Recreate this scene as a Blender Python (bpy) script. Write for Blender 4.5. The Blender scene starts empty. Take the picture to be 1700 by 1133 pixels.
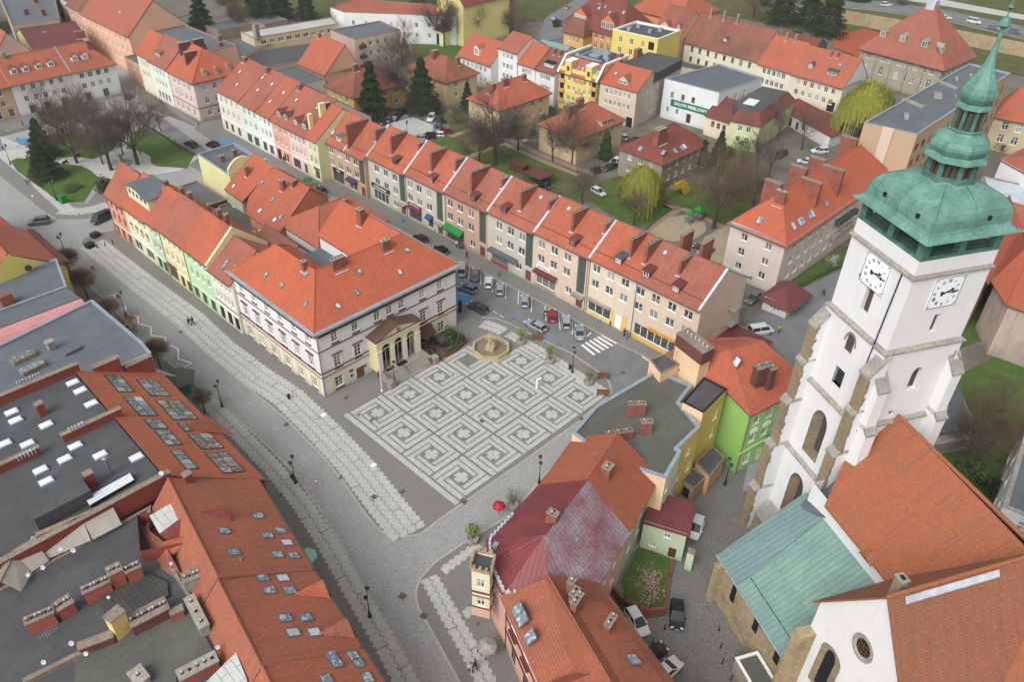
import bpy,math,random
from mathutils import Vector,Matrix,noise
from math import sin,cos,pi,radians,hypot
random.seed(7)
SC=bpy.context.scene
COL=SC.collection
# ---------------------------------------------------------------- camera
CF,CP,CR,CY=1322.586,0.637172984,0.0264646949,-5.47330234  # focal (px at 1700 wide), pitch, roll, yaw
CAM=Vector((-49.776,-82.14,83.361))
_f=Vector((sin(CY)*cos(CP),cos(CY)*cos(CP),-sin(CP)))
_r=Vector((cos(CY),-sin(CY),0));_u=_r.cross(_f)
_R=_r*cos(CR)+_u*sin(CR);_U=-_r*sin(CR)+_u*cos(CR)
cd=bpy.data.cameras.new('camera');cam=bpy.data.objects.new('camera',cd);COL.objects.link(cam)
cd.sensor_width=36;cd.lens=CF/1700*36;cd.clip_start=0.5;cd.clip_end=3000
cam.matrix_world=Matrix(((_R.x,_U.x,-_f.x,CAM.x),(_R.y,_U.y,-_f.y,CAM.y),(_R.z,_U.z,-_f.z,CAM.z),(0,0,0,1)))
SC.camera=cam
# ---------------------------------------------------------------- light: bright overcast
SUN_EL,SUN_AZ=radians(44),radians(262)  # azimuth measured clockwise from +Y
w=bpy.data.worlds.new('World');SC.world=w;w.use_nodes=True
nt=w.node_tree;bg=nt.nodes['Background']
sky=nt.nodes.new('ShaderNodeTexSky');sky.sky_type='NISHITA';sky.sun_disc=False
sky.sun_elevation=SUN_EL;sky.sun_rotation=SUN_AZ;sky.dust_density=6;sky.air_density=1.2
hs=nt.nodes.new('ShaderNodeHueSaturation');hs.inputs['Saturation'].default_value=0.05
nt.links.new(sky.outputs[0],hs.inputs['Color']);nt.links.new(hs.outputs[0],bg.inputs['Color'])
bg.inputs['Strength'].default_value=0.142
ld=bpy.data.lights.new('sun','SUN');ld.energy=1.0;ld.angle=radians(35);ld.color=(1,.995,.985)
sun=bpy.data.objects.new('sun',ld);COL.objects.link(sun)
_d=Vector((sin(SUN_AZ)*cos(SUN_EL),cos(SUN_AZ)*cos(SUN_EL),sin(SUN_EL)))
sun.rotation_euler=_d.to_track_quat('Z','Y').to_euler()
SC.view_settings.view_transform='Standard';SC.view_settings.look='None';SC.view_settings.gamma=1
SC.view_settings.exposure=0.34
SC.render.engine='CYCLES'
# ---------------------------------------------------------------- measuring helpers (photo pixel of the survey -> metres)
def ray(px,py):return _f+_R*((px-850)/CF)+_U*((566.5-py)/CF)
def at(px,py,z=0):
    d=ray(px,py);return CAM+d*((z-CAM.z)/d.z)
def P(px,py,z=0):v=at(px,py,z);return(v.x,v.y)
def PP(*pts,z=0):return[P(a,b,z)for a,b in pts]
# ---------------------------------------------------------------- mesh builder
class MB:
    def __init__(s):s.v=[];s.f=[];s.m=[];s.mi=0
    def face(s,*p):
        i=len(s.v);s.v+=[tuple(x)for x in p];s.f.append(tuple(range(i,i+len(p))));s.m.append(s.mi);return s
    def box(s,x0,y0,z0,x1,y1,z1):
        p=[(x0,y0,z0),(x1,y0,z0),(x1,y1,z0),(x0,y1,z0),(x0,y0,z1),(x1,y0,z1),(x1,y1,z1),(x0,y1,z1)]
        for q in((0,3,2,1),(4,5,6,7),(0,1,5,4),(1,2,6,5),(2,3,7,6),(3,0,4,7)):s.face(*[p[k]for k in q])
        return s
    def obox(s,c,sx,sy,sz,rot=0,z0=None):  # box centred on c in plan, z from c.z
        ca,sa=cos(rot),sin(rot);q=[]
        for dz in(0,sz):
            for a,b in((-1,-1),(1,-1),(1,1),(-1,1)):
                x,y=a*sx/2,b*sy/2;q.append((c[0]+x*ca-y*sa,c[1]+x*sa+y*ca,c[2]+dz))
        for k in((0,3,2,1),(4,5,6,7),(0,1,5,4),(1,2,6,5),(2,3,7,6),(3,0,4,7)):s.face(*[q[j]for j in k])
        return s
    def prism(s,pts,z0,z1,bottom=False,top=True):
        if area(pts)<0:pts=pts[::-1]
        n=len(pts)
        for i in range(n):
            a,b=pts[i],pts[(i+1)%n];s.face((*a,z0),(*b,z0),(*b,z1),(*a,z1))
        if top:s.face(*[(*p,z1)for p in pts])
        if bottom:s.face(*[(*p,z0)for p in pts[::-1]])
        return s
    def tube(s,p,q,r0,r1=None,n=6,cap=True):
        p,q=Vector(p),Vector(q);r1=r0 if r1 is None else r1
        d=(q-p)
        if d.length<1e-6:return s
        d.normalize();a=d.orthogonal().normalized();b=d.cross(a)
        A=[p+(a*cos(t)+b*sin(t))*r0 for t in[2*pi*k/n for k in range(n)]]
        B=[q+(a*cos(t)+b*sin(t))*r1 for t in[2*pi*k/n for k in range(n)]]
        for k in range(n):s.face(A[k],A[(k+1)%n],B[(k+1)%n],B[k])
        if cap:s.face(*A[::-1]);s.face(*B)
        return s
    def lathe(s,prof,c=(0,0,0),n=12,rot=0,sx=1,sy=1):
        rings=[]
        for r,z in prof:rings.append([(c[0]+sx*r*cos(rot+2*pi*k/n),c[1]+sy*r*sin(rot+2*pi*k/n),c[2]+z)for k in range(n)])
        for a,b in zip(rings,rings[1:]):
            for k in range(n):s.face(a[k],a[(k+1)%n],b[(k+1)%n],b[k])
        if prof[0][0]>1e-3:s.face(*rings[0][::-1])
        if prof[-1][0]>1e-3:s.face(*rings[-1])
        return s
    def slab(s,faces,t,side=None):
        edges={}
        k=lambda p:(round(p[0],3),round(p[1],3),round(p[2],3))
        for f in faces:
            s.face(*f);s.face(*[(p[0],p[1],p[2]-t)for p in f[::-1]])
            for i in range(len(f)):
                a,b=f[i],f[(i+1)%len(f)];edges.setdefault(frozenset((k(a),k(b))),[]).append((a,b))
        m=s.mi
        if side is not None:s.mi=side
        for e in edges.values():
            if len(e)==1:
                a,b=e[0];s.face(a,(a[0],a[1],a[2]-t),(b[0],b[1],b[2]-t),b)
        s.mi=m
        return s
    def build(s,name,mats,parent=None,smooth=False,loc=None,merge=False):
        if not isinstance(mats,(list,tuple)):mats=[mats]
        o=Vector(loc)if loc is not None else(Vector(parent['_o'])if parent is not None and '_o' in parent else Vector((0,0,0)))
        me=bpy.data.meshes.new(name)
        me.from_pydata([(x-o.x,y-o.y,z-o.z)for x,y,z in s.v],[],s.f)
        for m in mats:me.materials.append(m)
        me.polygons.foreach_set('material_index',s.m)
        if smooth or merge:
            import bmesh
            bm=bmesh.new();bm.from_mesh(me);bmesh.ops.remove_doubles(bm,verts=bm.verts,dist=.0005);bm.to_mesh(me);bm.free()
        if smooth:me.polygons.foreach_set('use_smooth',[True]*len(me.polygons))
        autouv(me)
        ob=bpy.data.objects.new(name,me);COL.objects.link(ob)
        if parent is not None:ob.parent=parent
        elif loc is not None:ob.location=o
        ob_o=tuple(o);ob['_o']=ob_o
        if parent is None and loc is not None:pass
        return ob
def area(p):return sum(p[i][0]*p[(i+1)%len(p)][1]-p[(i+1)%len(p)][0]*p[i][1]for i in range(len(p)))/2
def autouv(me):
    uv=me.uv_layers.new(name='UVMap').data;Z=Vector((0,0,1));V=me.vertices
    arr=[0.0]*(2*len(me.loops))
    for p in me.polygons:
        n=p.normal;t=Z.cross(n)
        if t.length<.05:t=Vector((1,0,0));b=Vector((0,1,0))
        else:t.normalize();b=n.cross(t)
        for li in p.loop_indices:
            c=V[me.loops[li].vertex_index].co;arr[2*li]=c.dot(t);arr[2*li+1]=c.dot(b)
    uv.foreach_set('uv',arr)
def props(o,label=None,cat=None,group=None,kind=None):
    if label:o['label']=label
    if cat:o['category']=cat
    if group:o['group']=group
    if kind:o['kind']=kind
    return o
def thing(name,label,cat,loc=(0,0,0),group=None,rot=0):
    o=bpy.data.objects.new(name,None);COL.objects.link(o);o.empty_display_size=.2
    o.location=loc;o.rotation_euler=(0,0,rot);o['_o']=tuple(loc)
    return props(o,label,cat,group)
def dup(src,loc=None,rot=None,label=None,group=None,recol=None):
    r=src.copy();COL.objects.link(r)
    if loc is not None:r.location=loc
    if rot is not None:r.rotation_euler=(0,0,rot)
    if label:r['label']=label
    if group:r['group']=group
    for ch in KIDS.get(src.name,None)or list(src.children):
        c=ch.copy();COL.objects.link(c);c.parent=r;c.matrix_parent_inverse=ch.matrix_parent_inverse
        if recol and ch.name.split('.')[0]in recol:
            c.material_slots[0].link='OBJECT';c.material_slots[0].material=recol[ch.name.split('.')[0]]
        for g in list(ch.children):
            d=g.copy();COL.objects.link(d);d.parent=c;d.matrix_parent_inverse=g.matrix_parent_inverse
    return r
KIDS={}
# ---------------------------------------------------------------- materials
def C(h,k=1.0):
    v=[int(h[i:i+2],16)/255 for i in(0,2,4)]
    return tuple(min(1,k*(x/12.92 if x<=.04045 else((x+.055)/1.055)**2.4))for x in v)+(1,)
MC={}
class N:
    def __init__(s,name):
        s.m=bpy.data.materials.new(name);s.m.use_nodes=True;s.t=s.m.node_tree
        s.b=s.t.nodes['Principled BSDF']
    def n(s,ty,**kw):
        x=s.t.nodes.new('ShaderNode'+ty)
        for k,v in kw.items():
            if k in x.inputs:x.inputs[k].default_value=v
            else:setattr(x,k,v)
        return x
    def l(s,a,b):s.t.links.new(a,b)
    def mix(s,fac,a,b,mode='MIX'):
        x=s.t.nodes.new('ShaderNodeMix');x.data_type='RGBA';x.blend_type=mode
        for i,v in((0,fac),(6,a),(7,b)):
            if hasattr(v,'is_linked')or hasattr(v,'links'):s.l(v,x.inputs[i])
            else:x.inputs[i].default_value=v
        return x.outputs[2]
    def noise(s,vec,scale,detail=4,rough=.6,lo=.35,hi=.65):
        x=s.n('TexNoise',Scale=scale,Detail=detail,Roughness=rough);s.l(vec,x.inputs['Vector'])
        r=s.n('MapRange');s.l(x.outputs['Fac'],r.inputs[0]);r.inputs[1].default_value=lo;r.inputs[2].default_value=hi
        return r.outputs[0]
    def geo(s):return s.n('NewGeometry').outputs['Position']
    def bump(s,h,strength=.3,dist=.02):
        x=s.n('Bump',Strength=strength,Distance=dist);s.l(h,x.inputs['Height']);s.l(x.outputs[0],s.b.inputs['Normal'])
def mul(c,k):return tuple(min(1,x*k)for x in c[:3])+(1,)
def plain(name,c,rough=.7,metal=0,vary=.12,scale=3,spec=.3,dirt=0,emit=0):
    key=('p',name,c,rough)
    if key in MC:return MC[key]
    q=N(name);g=q.geo()
    f=q.noise(g,scale,5,.65);col=q.mix(f,mul(c,1-vary),mul(c,1+vary*.6))
    if dirt:
        f2=q.noise(g,.35,3,.6,.45,.75);col=q.mix(f2,col,mul(c,1-dirt))
    q.l(col,q.b.inputs['Base Color']);q.b.inputs['Roughness'].default_value=rough;q.b.inputs['Metallic'].default_value=metal
    q.b.inputs['Specular IOR Level'].default_value=spec
    MC[key]=q.m;return q.m
def plaster(h,k=1.0,grime=.3,name='plaster'):
    c=tuple(min(.66+.04*x,x*1.27)for x in C(h,k)[:3])+(1,);key=('pl',h,k,grime)
    if key in MC:return MC[key]
    q=N(name+'_'+h);g=q.geo()
    mp=q.n('Mapping');mp.inputs['Scale'].default_value=(1,1,.18);q.l(g,mp.inputs[0])
    streak=q.noise(mp.outputs[0],1.6,6,.7,.5,.8)
    big=q.noise(g,.22,4,.6,.4,.7);fine=q.noise(g,9,3,.7,.3,.7)
    col=q.mix(fine,mul(c,.94),mul(c,1.04));col=q.mix(big,col,mul(c,1-grime*.35))
    x=q.n('Math',operation='MULTIPLY');q.l(streak,x.inputs[0]);x.inputs[1].default_value=grime*1.3
    col=q.mix(x.outputs[0],col,mul((c[0]*.8,c[1]*.76,c[2]*.7),.72))
    # damp, dirty plinth zone (grime near the ground has its own uneven edge)
    sp=q.n('SeparateXYZ');q.l(g,sp.inputs[0]);r=q.n('MapRange');q.l(sp.outputs[2],r.inputs[0])
    r.inputs[1].default_value=1.3;r.inputs[2].default_value=.1;r.inputs[3].default_value=0;r.inputs[4].default_value=1
    x2=q.n('Math',operation='MULTIPLY');q.l(r.outputs[0],x2.inputs[0]);q.l(q.noise(g,1.2,5,.7,.25,.8),x2.inputs[1])
    col=q.mix(x2.outputs[0],col,mul((c[0]*.85,c[1]*.82,c[2]*.78),.6))
    q.l(col,q.b.inputs['Base Color']);q.b.inputs['Roughness'].default_value=.9;q.b.inputs['Specular IOR Level'].default_value=.15
    q.bump(fine,.15,.01)
    MC[key]=q.m;return q.m
def tiles(h,h2=None,age=.35,bw=.26,rh=.33,name='roof_tiles',moss=None,k=1.0,seam=None,lk=.42):
    key=('t',h,h2,age,bw,rh,k)
    if key in MC:return MC[key]
    c=C(h,k);c2=C(h2,k)if h2 else mul(c,.6)
    q=N(name+'_'+h);g=q.geo();uv=q.n('UVMap').outputs[0]
    br=q.n('TexBrick',Scale=1.0);br.offset=.5
    br.inputs['Brick Width'].default_value=bw;br.inputs['Row Height'].default_value=rh
    br.inputs['Mortar Size'].default_value=.022;br.inputs['Mortar Smooth'].default_value=.6;br.inputs['Bias'].default_value=0
    br.inputs['Color1'].default_value=mul(c,.88);br.inputs['Color2'].default_value=mul(c,1.12);br.inputs['Mortar'].default_value=mul(c,.45)
    q.l(uv,br.inputs['Vector'])
    # row shading painted into the colour: dark edge where one course overlaps the next
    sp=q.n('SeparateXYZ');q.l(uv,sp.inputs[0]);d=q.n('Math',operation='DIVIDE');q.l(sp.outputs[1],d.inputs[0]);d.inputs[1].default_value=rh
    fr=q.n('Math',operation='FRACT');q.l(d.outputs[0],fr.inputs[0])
    big=q.noise(g,.16,5,.62,.42,.68);mid=q.noise(g,.9,5,.7,.38,.72);fin=q.noise(g,5,4,.7,.3,.75)
    mp=q.n('Mapping');mp.inputs['Scale'].default_value=(2.2,.16,1);q.l(uv,mp.inputs[0])
    strk=q.noise(mp.outputs[0],1.1,5,.7,.48,.8)
    a=q.n('Math',operation='MULTIPLY');q.l(big,a.inputs[0]);a.inputs[1].default_value=age
    a2=q.n('Math',operation='MULTIPLY');q.l(mid,a2.inputs[0]);a2.inputs[1].default_value=age*.7
    a3=q.n('Math',operation='MULTIPLY');q.l(strk,a3.inputs[0]);a3.inputs[1].default_value=age*.9
    col=q.mix(a.outputs[0],br.outputs['Color'],c2);col=q.mix(a2.outputs[0],col,mul(c2,.8));col=q.mix(a3.outputs[0],col,mul(c2,.7))
    col=q.mix(q.noise(g,3.3,3,.6,.62,.75),col,mul(c,1.3))
    f=q.n('Math',operation='MULTIPLY');q.l(fin,f.inputs[0]);f.inputs[1].default_value=.22
    col=q.mix(f.outputs[0],col,mul(c,.55))
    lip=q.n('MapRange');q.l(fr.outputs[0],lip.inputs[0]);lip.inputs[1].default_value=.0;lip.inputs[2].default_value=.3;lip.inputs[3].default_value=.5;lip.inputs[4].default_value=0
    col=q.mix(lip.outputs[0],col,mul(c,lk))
    st=q.n('Mapping');st.inputs['Scale'].default_value=(1.6,.1,1);q.l(uv,st.inputs[0]);z_=q.n('Math',operation='MULTIPLY');q.l(q.noise(st.outputs[0],.8,4,.75,.52,.72),z_.inputs[0]);z_.inputs[1].default_value=age;col=q.mix(z_.outputs[0],col,(.09,.075,.065,1))
    hv=q.n('HueSaturation');q.l(col,hv.inputs['Color']);ri=q.n('ObjectInfo').outputs['Random']
    for s_,a_,b_ in(('Value',.78,1.03),('Saturation',.9,1.02)):
        m=q.n('MapRange');q.l(ri,m.inputs[0]);m.inputs[3].default_value=a_;m.inputs[4].default_value=b_;q.l(m.outputs[0],hv.inputs[s_])
    col=hv.outputs[0]
    q.l(col,q.b.inputs['Base Color']);q.b.inputs['Roughness'].default_value=.82;q.b.inputs['Specular IOR Level'].default_value=.2
    h1=q.n('Math',operation='SUBTRACT');q.l(fr.outputs[0],h1.inputs[1]);h1.inputs[0].default_value=1.0
    h2n=q.n('Math',operation='ADD');q.l(h1.outputs[0],h2n.inputs[0]);q.l(br.outputs['Fac'],h2n.inputs[1]);
    q.bump(h1.outputs[0],.8,.06)
    MC[key]=q.m;return q.m
def seamed(h,h2,w=.6,name='sheet_metal',patch=.5,rough=.5,seamk=.45,hor=.0):
    key=('s',h,h2,w)
    if key in MC:return MC[key]
    c,c2=C(h),C(h2);q=N(name+'_'+h);g=q.geo();uv=q.n('UVMap').outputs[0]
    br=q.n('TexBrick',Scale=1.0);br.offset=.37;br.inputs['Brick Width'].default_value=hor or 2.4;br.inputs['Row Height'].default_value=w
    br.inputs['Mortar Size'].default_value=.03;br.inputs['Color1'].default_value=c;br.inputs['Color2'].default_value=mul(c,.86);br.inputs['Mortar'].default_value=mul(c,seamk)
    rt=q.n('Mapping');rt.inputs['Rotation'].default_value=(0,0,pi/2);q.l(uv,rt.inputs[0]);q.l(rt.outputs[0],br.inputs['Vector'])
    f=q.noise(g,.3,5,.65,.5-patch*.25,.5+patch*.25)
    col=q.mix(f,br.outputs['Color'],c2);col=q.mix(br.outputs['Fac'],col,mul(c,seamk))
    mp=q.n('Mapping');mp.inputs['Scale'].default_value=(3,.3,1);q.l(uv,mp.inputs[0])
    x=q.n('Math',operation='MULTIPLY');q.l(q.noise(mp.outputs[0],1.3,5,.7,.45,.8),x.inputs[0]);x.inputs[1].default_value=.5
    col=q.mix(x.outputs[0],col,mul(c2,.7))
    q.l(col,q.b.inputs['Base Color']);q.b.inputs['Roughness'].default_value=rough;q.b.inputs['Specular IOR Level'].default_value=.35
    q.bump(br.outputs['Fac'],.5,.04)
    MC[key]=q.m;return q.m
def paving(name,c,bs=.12,joint=.6,vary=.25,big=.25,rough=.85,uvw=None,c2=None):
    q=N(name);g=q.geo()
    v=q.n('TexVoronoi',Scale=1/bs);q.l(g,v.inputs['Vector'])
    ve=q.n('TexVoronoi',Scale=1/bs,feature='DISTANCE_TO_EDGE');q.l(g,ve.inputs['Vector'])
    ed=q.n('MapRange');q.l(ve.outputs['Distance'],ed.inputs[0]);ed.inputs[1].default_value=0;ed.inputs[2].default_value=.09
    sp=q.n('SeparateXYZ');q.l(v.outputs['Color'],sp.inputs[0])
    col=q.mix(sp.outputs[0],mul(c,1-vary),mul(c,1+vary));col=q.mix(ed.outputs[0],mul(c,joint),col)
    if c2:col=q.mix(q.noise(g,.5,4,.6,.45,.6),col,c2)
    x=q.n('Math',operation='MULTIPLY');q.l(q.noise(g,.13,6,.65,.35,.7),x.inputs[0]);x.inputs[1].default_value=big
    col=q.mix(x.outputs[0],col,mul(c,.6))
    y=q.n('Math',operation='MULTIPLY');q.l(q.noise(g,1.1,5,.7,.5,.8),y.inputs[0]);y.inputs[1].default_value=big*1.2
    col=q.mix(y.outputs[0],col,mul(c,.68))
    q.l(col,q.b.inputs['Base Color']);q.b.inputs['Roughness'].default_value=rough;q.b.inputs['Specular IOR Level'].default_value=.25
    q.bump(ed.outputs[0],.3,.01);return q.m
def soil(name,c,c2,s1=.4,s2=6,rough=.95,lo=.4,hi=.65):
    q=N(name);g=q.geo()
    col=q.mix(q.noise(g,s1,6,.7,lo,hi),c,c2);x=q.n('Math',operation='MULTIPLY');q.l(q.noise(g,s2,4,.8,.3,.7),x.inputs[0]);x.inputs[1].default_value=.5
    col=q.mix(x.outputs[0],col,mul(c,.55));q.l(col,q.b.inputs['Base Color']);q.b.inputs['Roughness'].default_value=rough;q.b.inputs['Specular IOR Level'].default_value=.1
    q.bump(q.noise(g,s2*2,3,.7),.4,.03);return q.m
def roofing(name,c,seams=1.0):
    q=N(name);g=q.geo();uv=q.n('UVMap').outputs[0]
    br=q.n('TexBrick',Scale=1.0);br.inputs['Brick Width'].default_value=7;br.inputs['Row Height'].default_value=seams
    br.inputs['Mortar Size'].default_value=.02;br.inputs['Color1'].default_value=c;br.inputs['Color2'].default_value=mul(c,.86);br.inputs['Mortar'].default_value=mul(c,.6)
    q.l(uv,br.inputs['Vector'])
    col=br.outputs['Color']
    for sc,lo,hi,a,cc in((.18,.45,.7,.55,mul(c,1.5)),(.6,.5,.75,.5,mul(c,.55)),(4,.3,.8,.25,mul(c,1.5)),(1.5,.6,.72,.3,mul(c,1.9))):
        x=q.n('Math',operation='MULTIPLY');q.l(q.noise(g,sc,6,.7,lo,hi),x.inputs[0]);x.inputs[1].default_value=a;col=q.mix(x.outputs[0],col,cc)
    q.l(col,q.b.inputs['Base Color']);q.b.inputs['Roughness'].default_value=.75;q.b.inputs['Specular IOR Level'].default_value=.3;return q.m
def bricks(name,c,c2):
    q=N(name);g=q.geo();uv=q.n('UVMap').outputs[0]
    br=q.n('TexBrick',Scale=1.0);br.inputs['Brick Width'].default_value=.26;br.inputs['Row Height'].default_value=.085
    br.inputs['Mortar Size'].default_value=.012;br.inputs['Color1'].default_value=c;br.inputs['Color2'].default_value=mul(c,.75);br.inputs['Mortar'].default_value=c2
    q.l(uv,br.inputs['Vector']);col=q.mix(q.noise(g,.8,5,.7,.45,.7),br.outputs['Color'],mul(c,.55))
    q.l(col,q.b.inputs['Base Color']);q.b.inputs['Roughness'].default_value=.9;return q.m
def glassmat(name,c,c2,lo=.55,hi=.6):
    q=N(name);r=q.n('ObjectInfo').outputs['Random'];m=q.n('MapRange');q.l(r,m.inputs[0]);m.inputs[1].default_value=lo;m.inputs[2].default_value=hi
    col=q.mix(m.outputs[0],c,c2);g=q.geo();col=q.mix(q.noise(g,2.2,2,.5,.5,.62),col,mul(c2,.8))
    q.l(col,q.b.inputs['Base Color']);q.b.inputs['Roughness'].default_value=.08;q.b.inputs['Specular IOR Level'].default_value=.6;return q.m
def copper(name,c,c2,c3,uvs=True):
    q=N(name);g=q.geo();uv=q.n('UVMap').outputs[0]
    br=q.n('TexBrick',Scale=1.0);br.inputs['Brick Width'].default_value=.55;br.inputs['Row Height'].default_value=.32
    br.inputs['Mortar Size'].default_value=.012;br.inputs['Color1'].default_value=c;br.inputs['Color2'].default_value=mul(c,.85);br.inputs['Mortar'].default_value=mul(c,.45)
    q.l(uv,br.inputs['Vector'])
    col=q.mix(q.noise(g,.7,6,.7,.42,.7),br.outputs['Color'],c2)
    mp=q.n('Mapping');mp.inputs['Scale'].default_value=(1,1,.2);q.l(g,mp.inputs[0])
    col=q.mix(q.noise(mp.outputs[0],2.4,6,.75,.52,.75),col,c3)
    col=q.mix(q.noise(g,6,3,.7,.6,.85),col,mul(c,1.4))
    q.l(col,q.b.inputs['Base Color']);q.b.inputs['Roughness'].default_value=.6;q.b.inputs['Specular IOR Level'].default_value=.35
    q.bump(br.outputs['Fac'],.2,.01);return q.m
M={}
M['tileA']=tiles('b8674f','80503f',.42)  # common orange clay
M['tileB']=tiles('ba644a','8a523e',.3)  # town hall, brighter
M['tileC']=tiles('b16449','80543f',.4,bw=.2,rh=.3,lk=.6)  # foreground
M['tileD']=tiles('a2624f','63463d',.7)  # weathered
M['tileE']=tiles('8f4a40','5a3a38',.6)  # brown-red
M['tileF']=tiles('a96344','85603f',.4,bw=.2,rh=.27,lk=.68)  # church
M['redmetal']=seamed('7d393c','6c3034',.55,'red_sheet',.35,hor=9)
M['redmetal2']=seamed('713a3b','623134',.6,'dark_red_sheet',.6)
M['bluegrey']=seamed('5f666e','535a62',1.1,'grey_sheet',.6)
M['copper']=copper('patina_copper',C('5c8679'),C('6f988a'),C('425d54'))
M['copperD']=copper('patina_copper_dark',C('466b61'),C('5a8276'),C('2e4842'))
M['copperroof']=seamed('7b9b8d','6c8884',.62,'copper_sheets',.45,hor=9)
M['felt']=roofing('roofing_felt',C('4a4b4d'));M['felt2']=roofing('roofing_felt_grey',C('5b6066'));M['felt3']=roofing('roofing_felt_moss',C('575750'))
M['brick']=bricks('red_brick',C('94503f'),C('7d5f54'));M['brickdark']=bricks('dark_brick',C('6e3a32'),C('5e453f'))
M['zinc']=plain('zinc',C('939ea6'),.45,.2,.15,1.2,.4,.2);M['flash']=plain('flashing',C('b9bcc6'),.5,0,.2,2,.3,.3)
M['gutter']=plain('gutter',C('5d4a45'),.6);M['pipe']=plain('downpipe',C('6b5a50'),.6)
M['white']=plain('white_paint',C('e4e3de'),.5,0,.06,4,.3);M['brown']=plain('brown_paint',C('553a2c'),.6);M['darkred']=plain('dark_red_paint',C('70453e'),.6)
M['stone']=plain('pale_stone',C('96928a'),.85,0,.3,2.2,.2,.3);M['sand']=None
M['concrete']=plain('concrete',C('9a948a'),.9,0,.3,2.5,.2,.35);M['coping']=plain('coping',C('8a7b70'),.9,0,.3,2.5,.2,.3)
M['iron']=plain('black_iron',C('2a2d2e'),.5,.3);M['metal']=plain('grey_metal',C('8d9094'),.4,.6);M['rust']=plain('rusty',C('7a4a35'),.8)
M['darkpanel']=plain('dark_panel',C('4c5450'),.7,0,.25,2,.3,.2);M['black']=plain('black',C('1c1d20'),.6)
M['wood']=plain('wood',C('7a4b33'),.7,0,.35,5);M['sill']=plain('sill',C('8b8278'),.7)
M['glass']=glassmat('window_glass',C('2b3036'),C('a3a29c'),.5,.95);M['shopglass']=glassmat('shop_glass',C('3a3d40'),C('77746f'),.8,.95)
M['skyglass']=glassmat('roof_window_glass',C('6d7680'),C('c3c9ce'),.55,.95);M['dome']=plain('skylight_dome',C('d4d9dd'),.35,0,.04,2,.5)
M['greenglass']=glassmat('greenhouse_glass',C('5d6763'),C('9aa5a3'),.6,.9)
def stonemat(name,c,c2,s=1.4):
    q=N(name);g=q.geo();uv=q.n('UVMap').outputs[0]
    br=q.n('TexBrick',Scale=1.0);br.inputs['Brick Width'].default_value=.75;br.inputs['Row Height'].default_value=.38;br.inputs['Mortar Size'].default_value=.02
    br.inputs['Color1'].default_value=c;br.inputs['Color2'].default_value=mul(c,.78);br.inputs['Mortar'].default_value=mul(c,.55);q.l(uv,br.inputs['Vector'])
    col=q.mix(q.noise(g,s,6,.7,.4,.7),br.outputs['Color'],c2);col=q.mix(q.noise(g,.4,4,.6,.5,.75),col,mul(c2,.75))
    q.l(col,q.b.inputs['Base Color']);q.b.inputs['Roughness'].default_value=.92;q.b.inputs['Specular IOR Level'].default_value=.15;q.bump(br.outputs['Fac'],-.4,.02);return q.m
M['sand']=stonemat('sandstone',C('9c876c'),C('7d7468'));M['sandlight']=stonemat('pale_sandstone',C('b3a07c'),C('8f7e66'))
M['fountain']=plain('fountain_stone',C('b3a383'),.85,0,.25,2.5,.2,.25)
M['cobble']=paving('cobbles',C('9a9a99'),.14,.62,.22,.3);M['cobbled']=paving('old_cobbles',C('767471'),.16,.55,.25,.35)
M['pave']=paving('pavement_setts',C('7d7b77'),.1,.7,.15,.22);M['slab']=paving('granite_slabs',C('b3b3af'),.45,.8,.1,.3)
M['asphalt']=soil('asphalt',C('747476'),C('848486'),.3,8);M['yard']=soil('yard_ground',C('77736b'),C('5f5b51'),.15,5)
M['grass']=soil('lawn',C('48602e'),C('5f7038'),.5,7);M['grassdull']=soil('dull_grass',C('4c552f'),C('6a6448'),.25,6)
M['sandpit']=soil('play_sand',C('a89c82'),C('968c76'),.6,6);M['pink']=paving('pink_pavers',C('94796c'),.2,.8,.12,.2)
M['kerb']=plain('kerb_stone',C('a3a19b'),.85,0,.15,2);M['mark']=plain('road_paint',C('dcdcd8'),.7,0,.12,6);M['blue']=plain('blue_bay_paint',C('4a82b0'),.7,0,.15,3)
M['dark']=plain('dark_slab',C('747472'),.85,0,.28,1.4);M['manh']=plain('manhole_iron',C('5b524b'),.8)
M['basinshade']=plain('fountain_basin',C('7f725f'),.5)  # floor of the empty basin, darkened in colour for shade in the recess
M['bark']=plain('bark',C('4a4038'),.95,0,.3,4,.1);M['twig']=plain('twigs',C('5e554d'),.95,0,.25,3,.1);M['twigb']=plain('brown_twigs',C('665848'),.95,0,.3,3,.1)
M['twigp']=plain('pale_twigs',C('83705f'),.95,0,.3,3,.1)
def leaf(name,c,c2):
    q=N(name);g=q.geo();col=q.mix(q.noise(g,1.3,4,.7,.35,.65),c,c2);q.l(col,q.b.inputs['Base Color']);q.b.inputs['Roughness'].default_value=.8;q.b.inputs['Specular IOR Level'].default_value=.15;return q.m
M['needle']=leaf('needles',C('26331f'),C('3c4a2c'));M['willow']=leaf('willow_leaves',C('9b9540'),C('818937'));M['bud']=leaf('spring_leaves',C('7a8540'),C('5f7034'))
M['shrub']=leaf('shrub_leaves',C('34472a'),C('4d5f34'));M['forsythia']=leaf('forsythia_flowers',C('b59622'),C('9b8a2a'));M['magnolia']=leaf('magnolia_flowers',C('c4a39f'),C('a88886'))
M['copperleaf']=leaf('bronze_leaves',C('7d6330'),C('5c4a28'));M['whiteleaf']=leaf('blossom',C('c3c3b2'),C('9d9f8e'))
M['skin']=plain('skin',C('b98d74'),.6);
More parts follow.
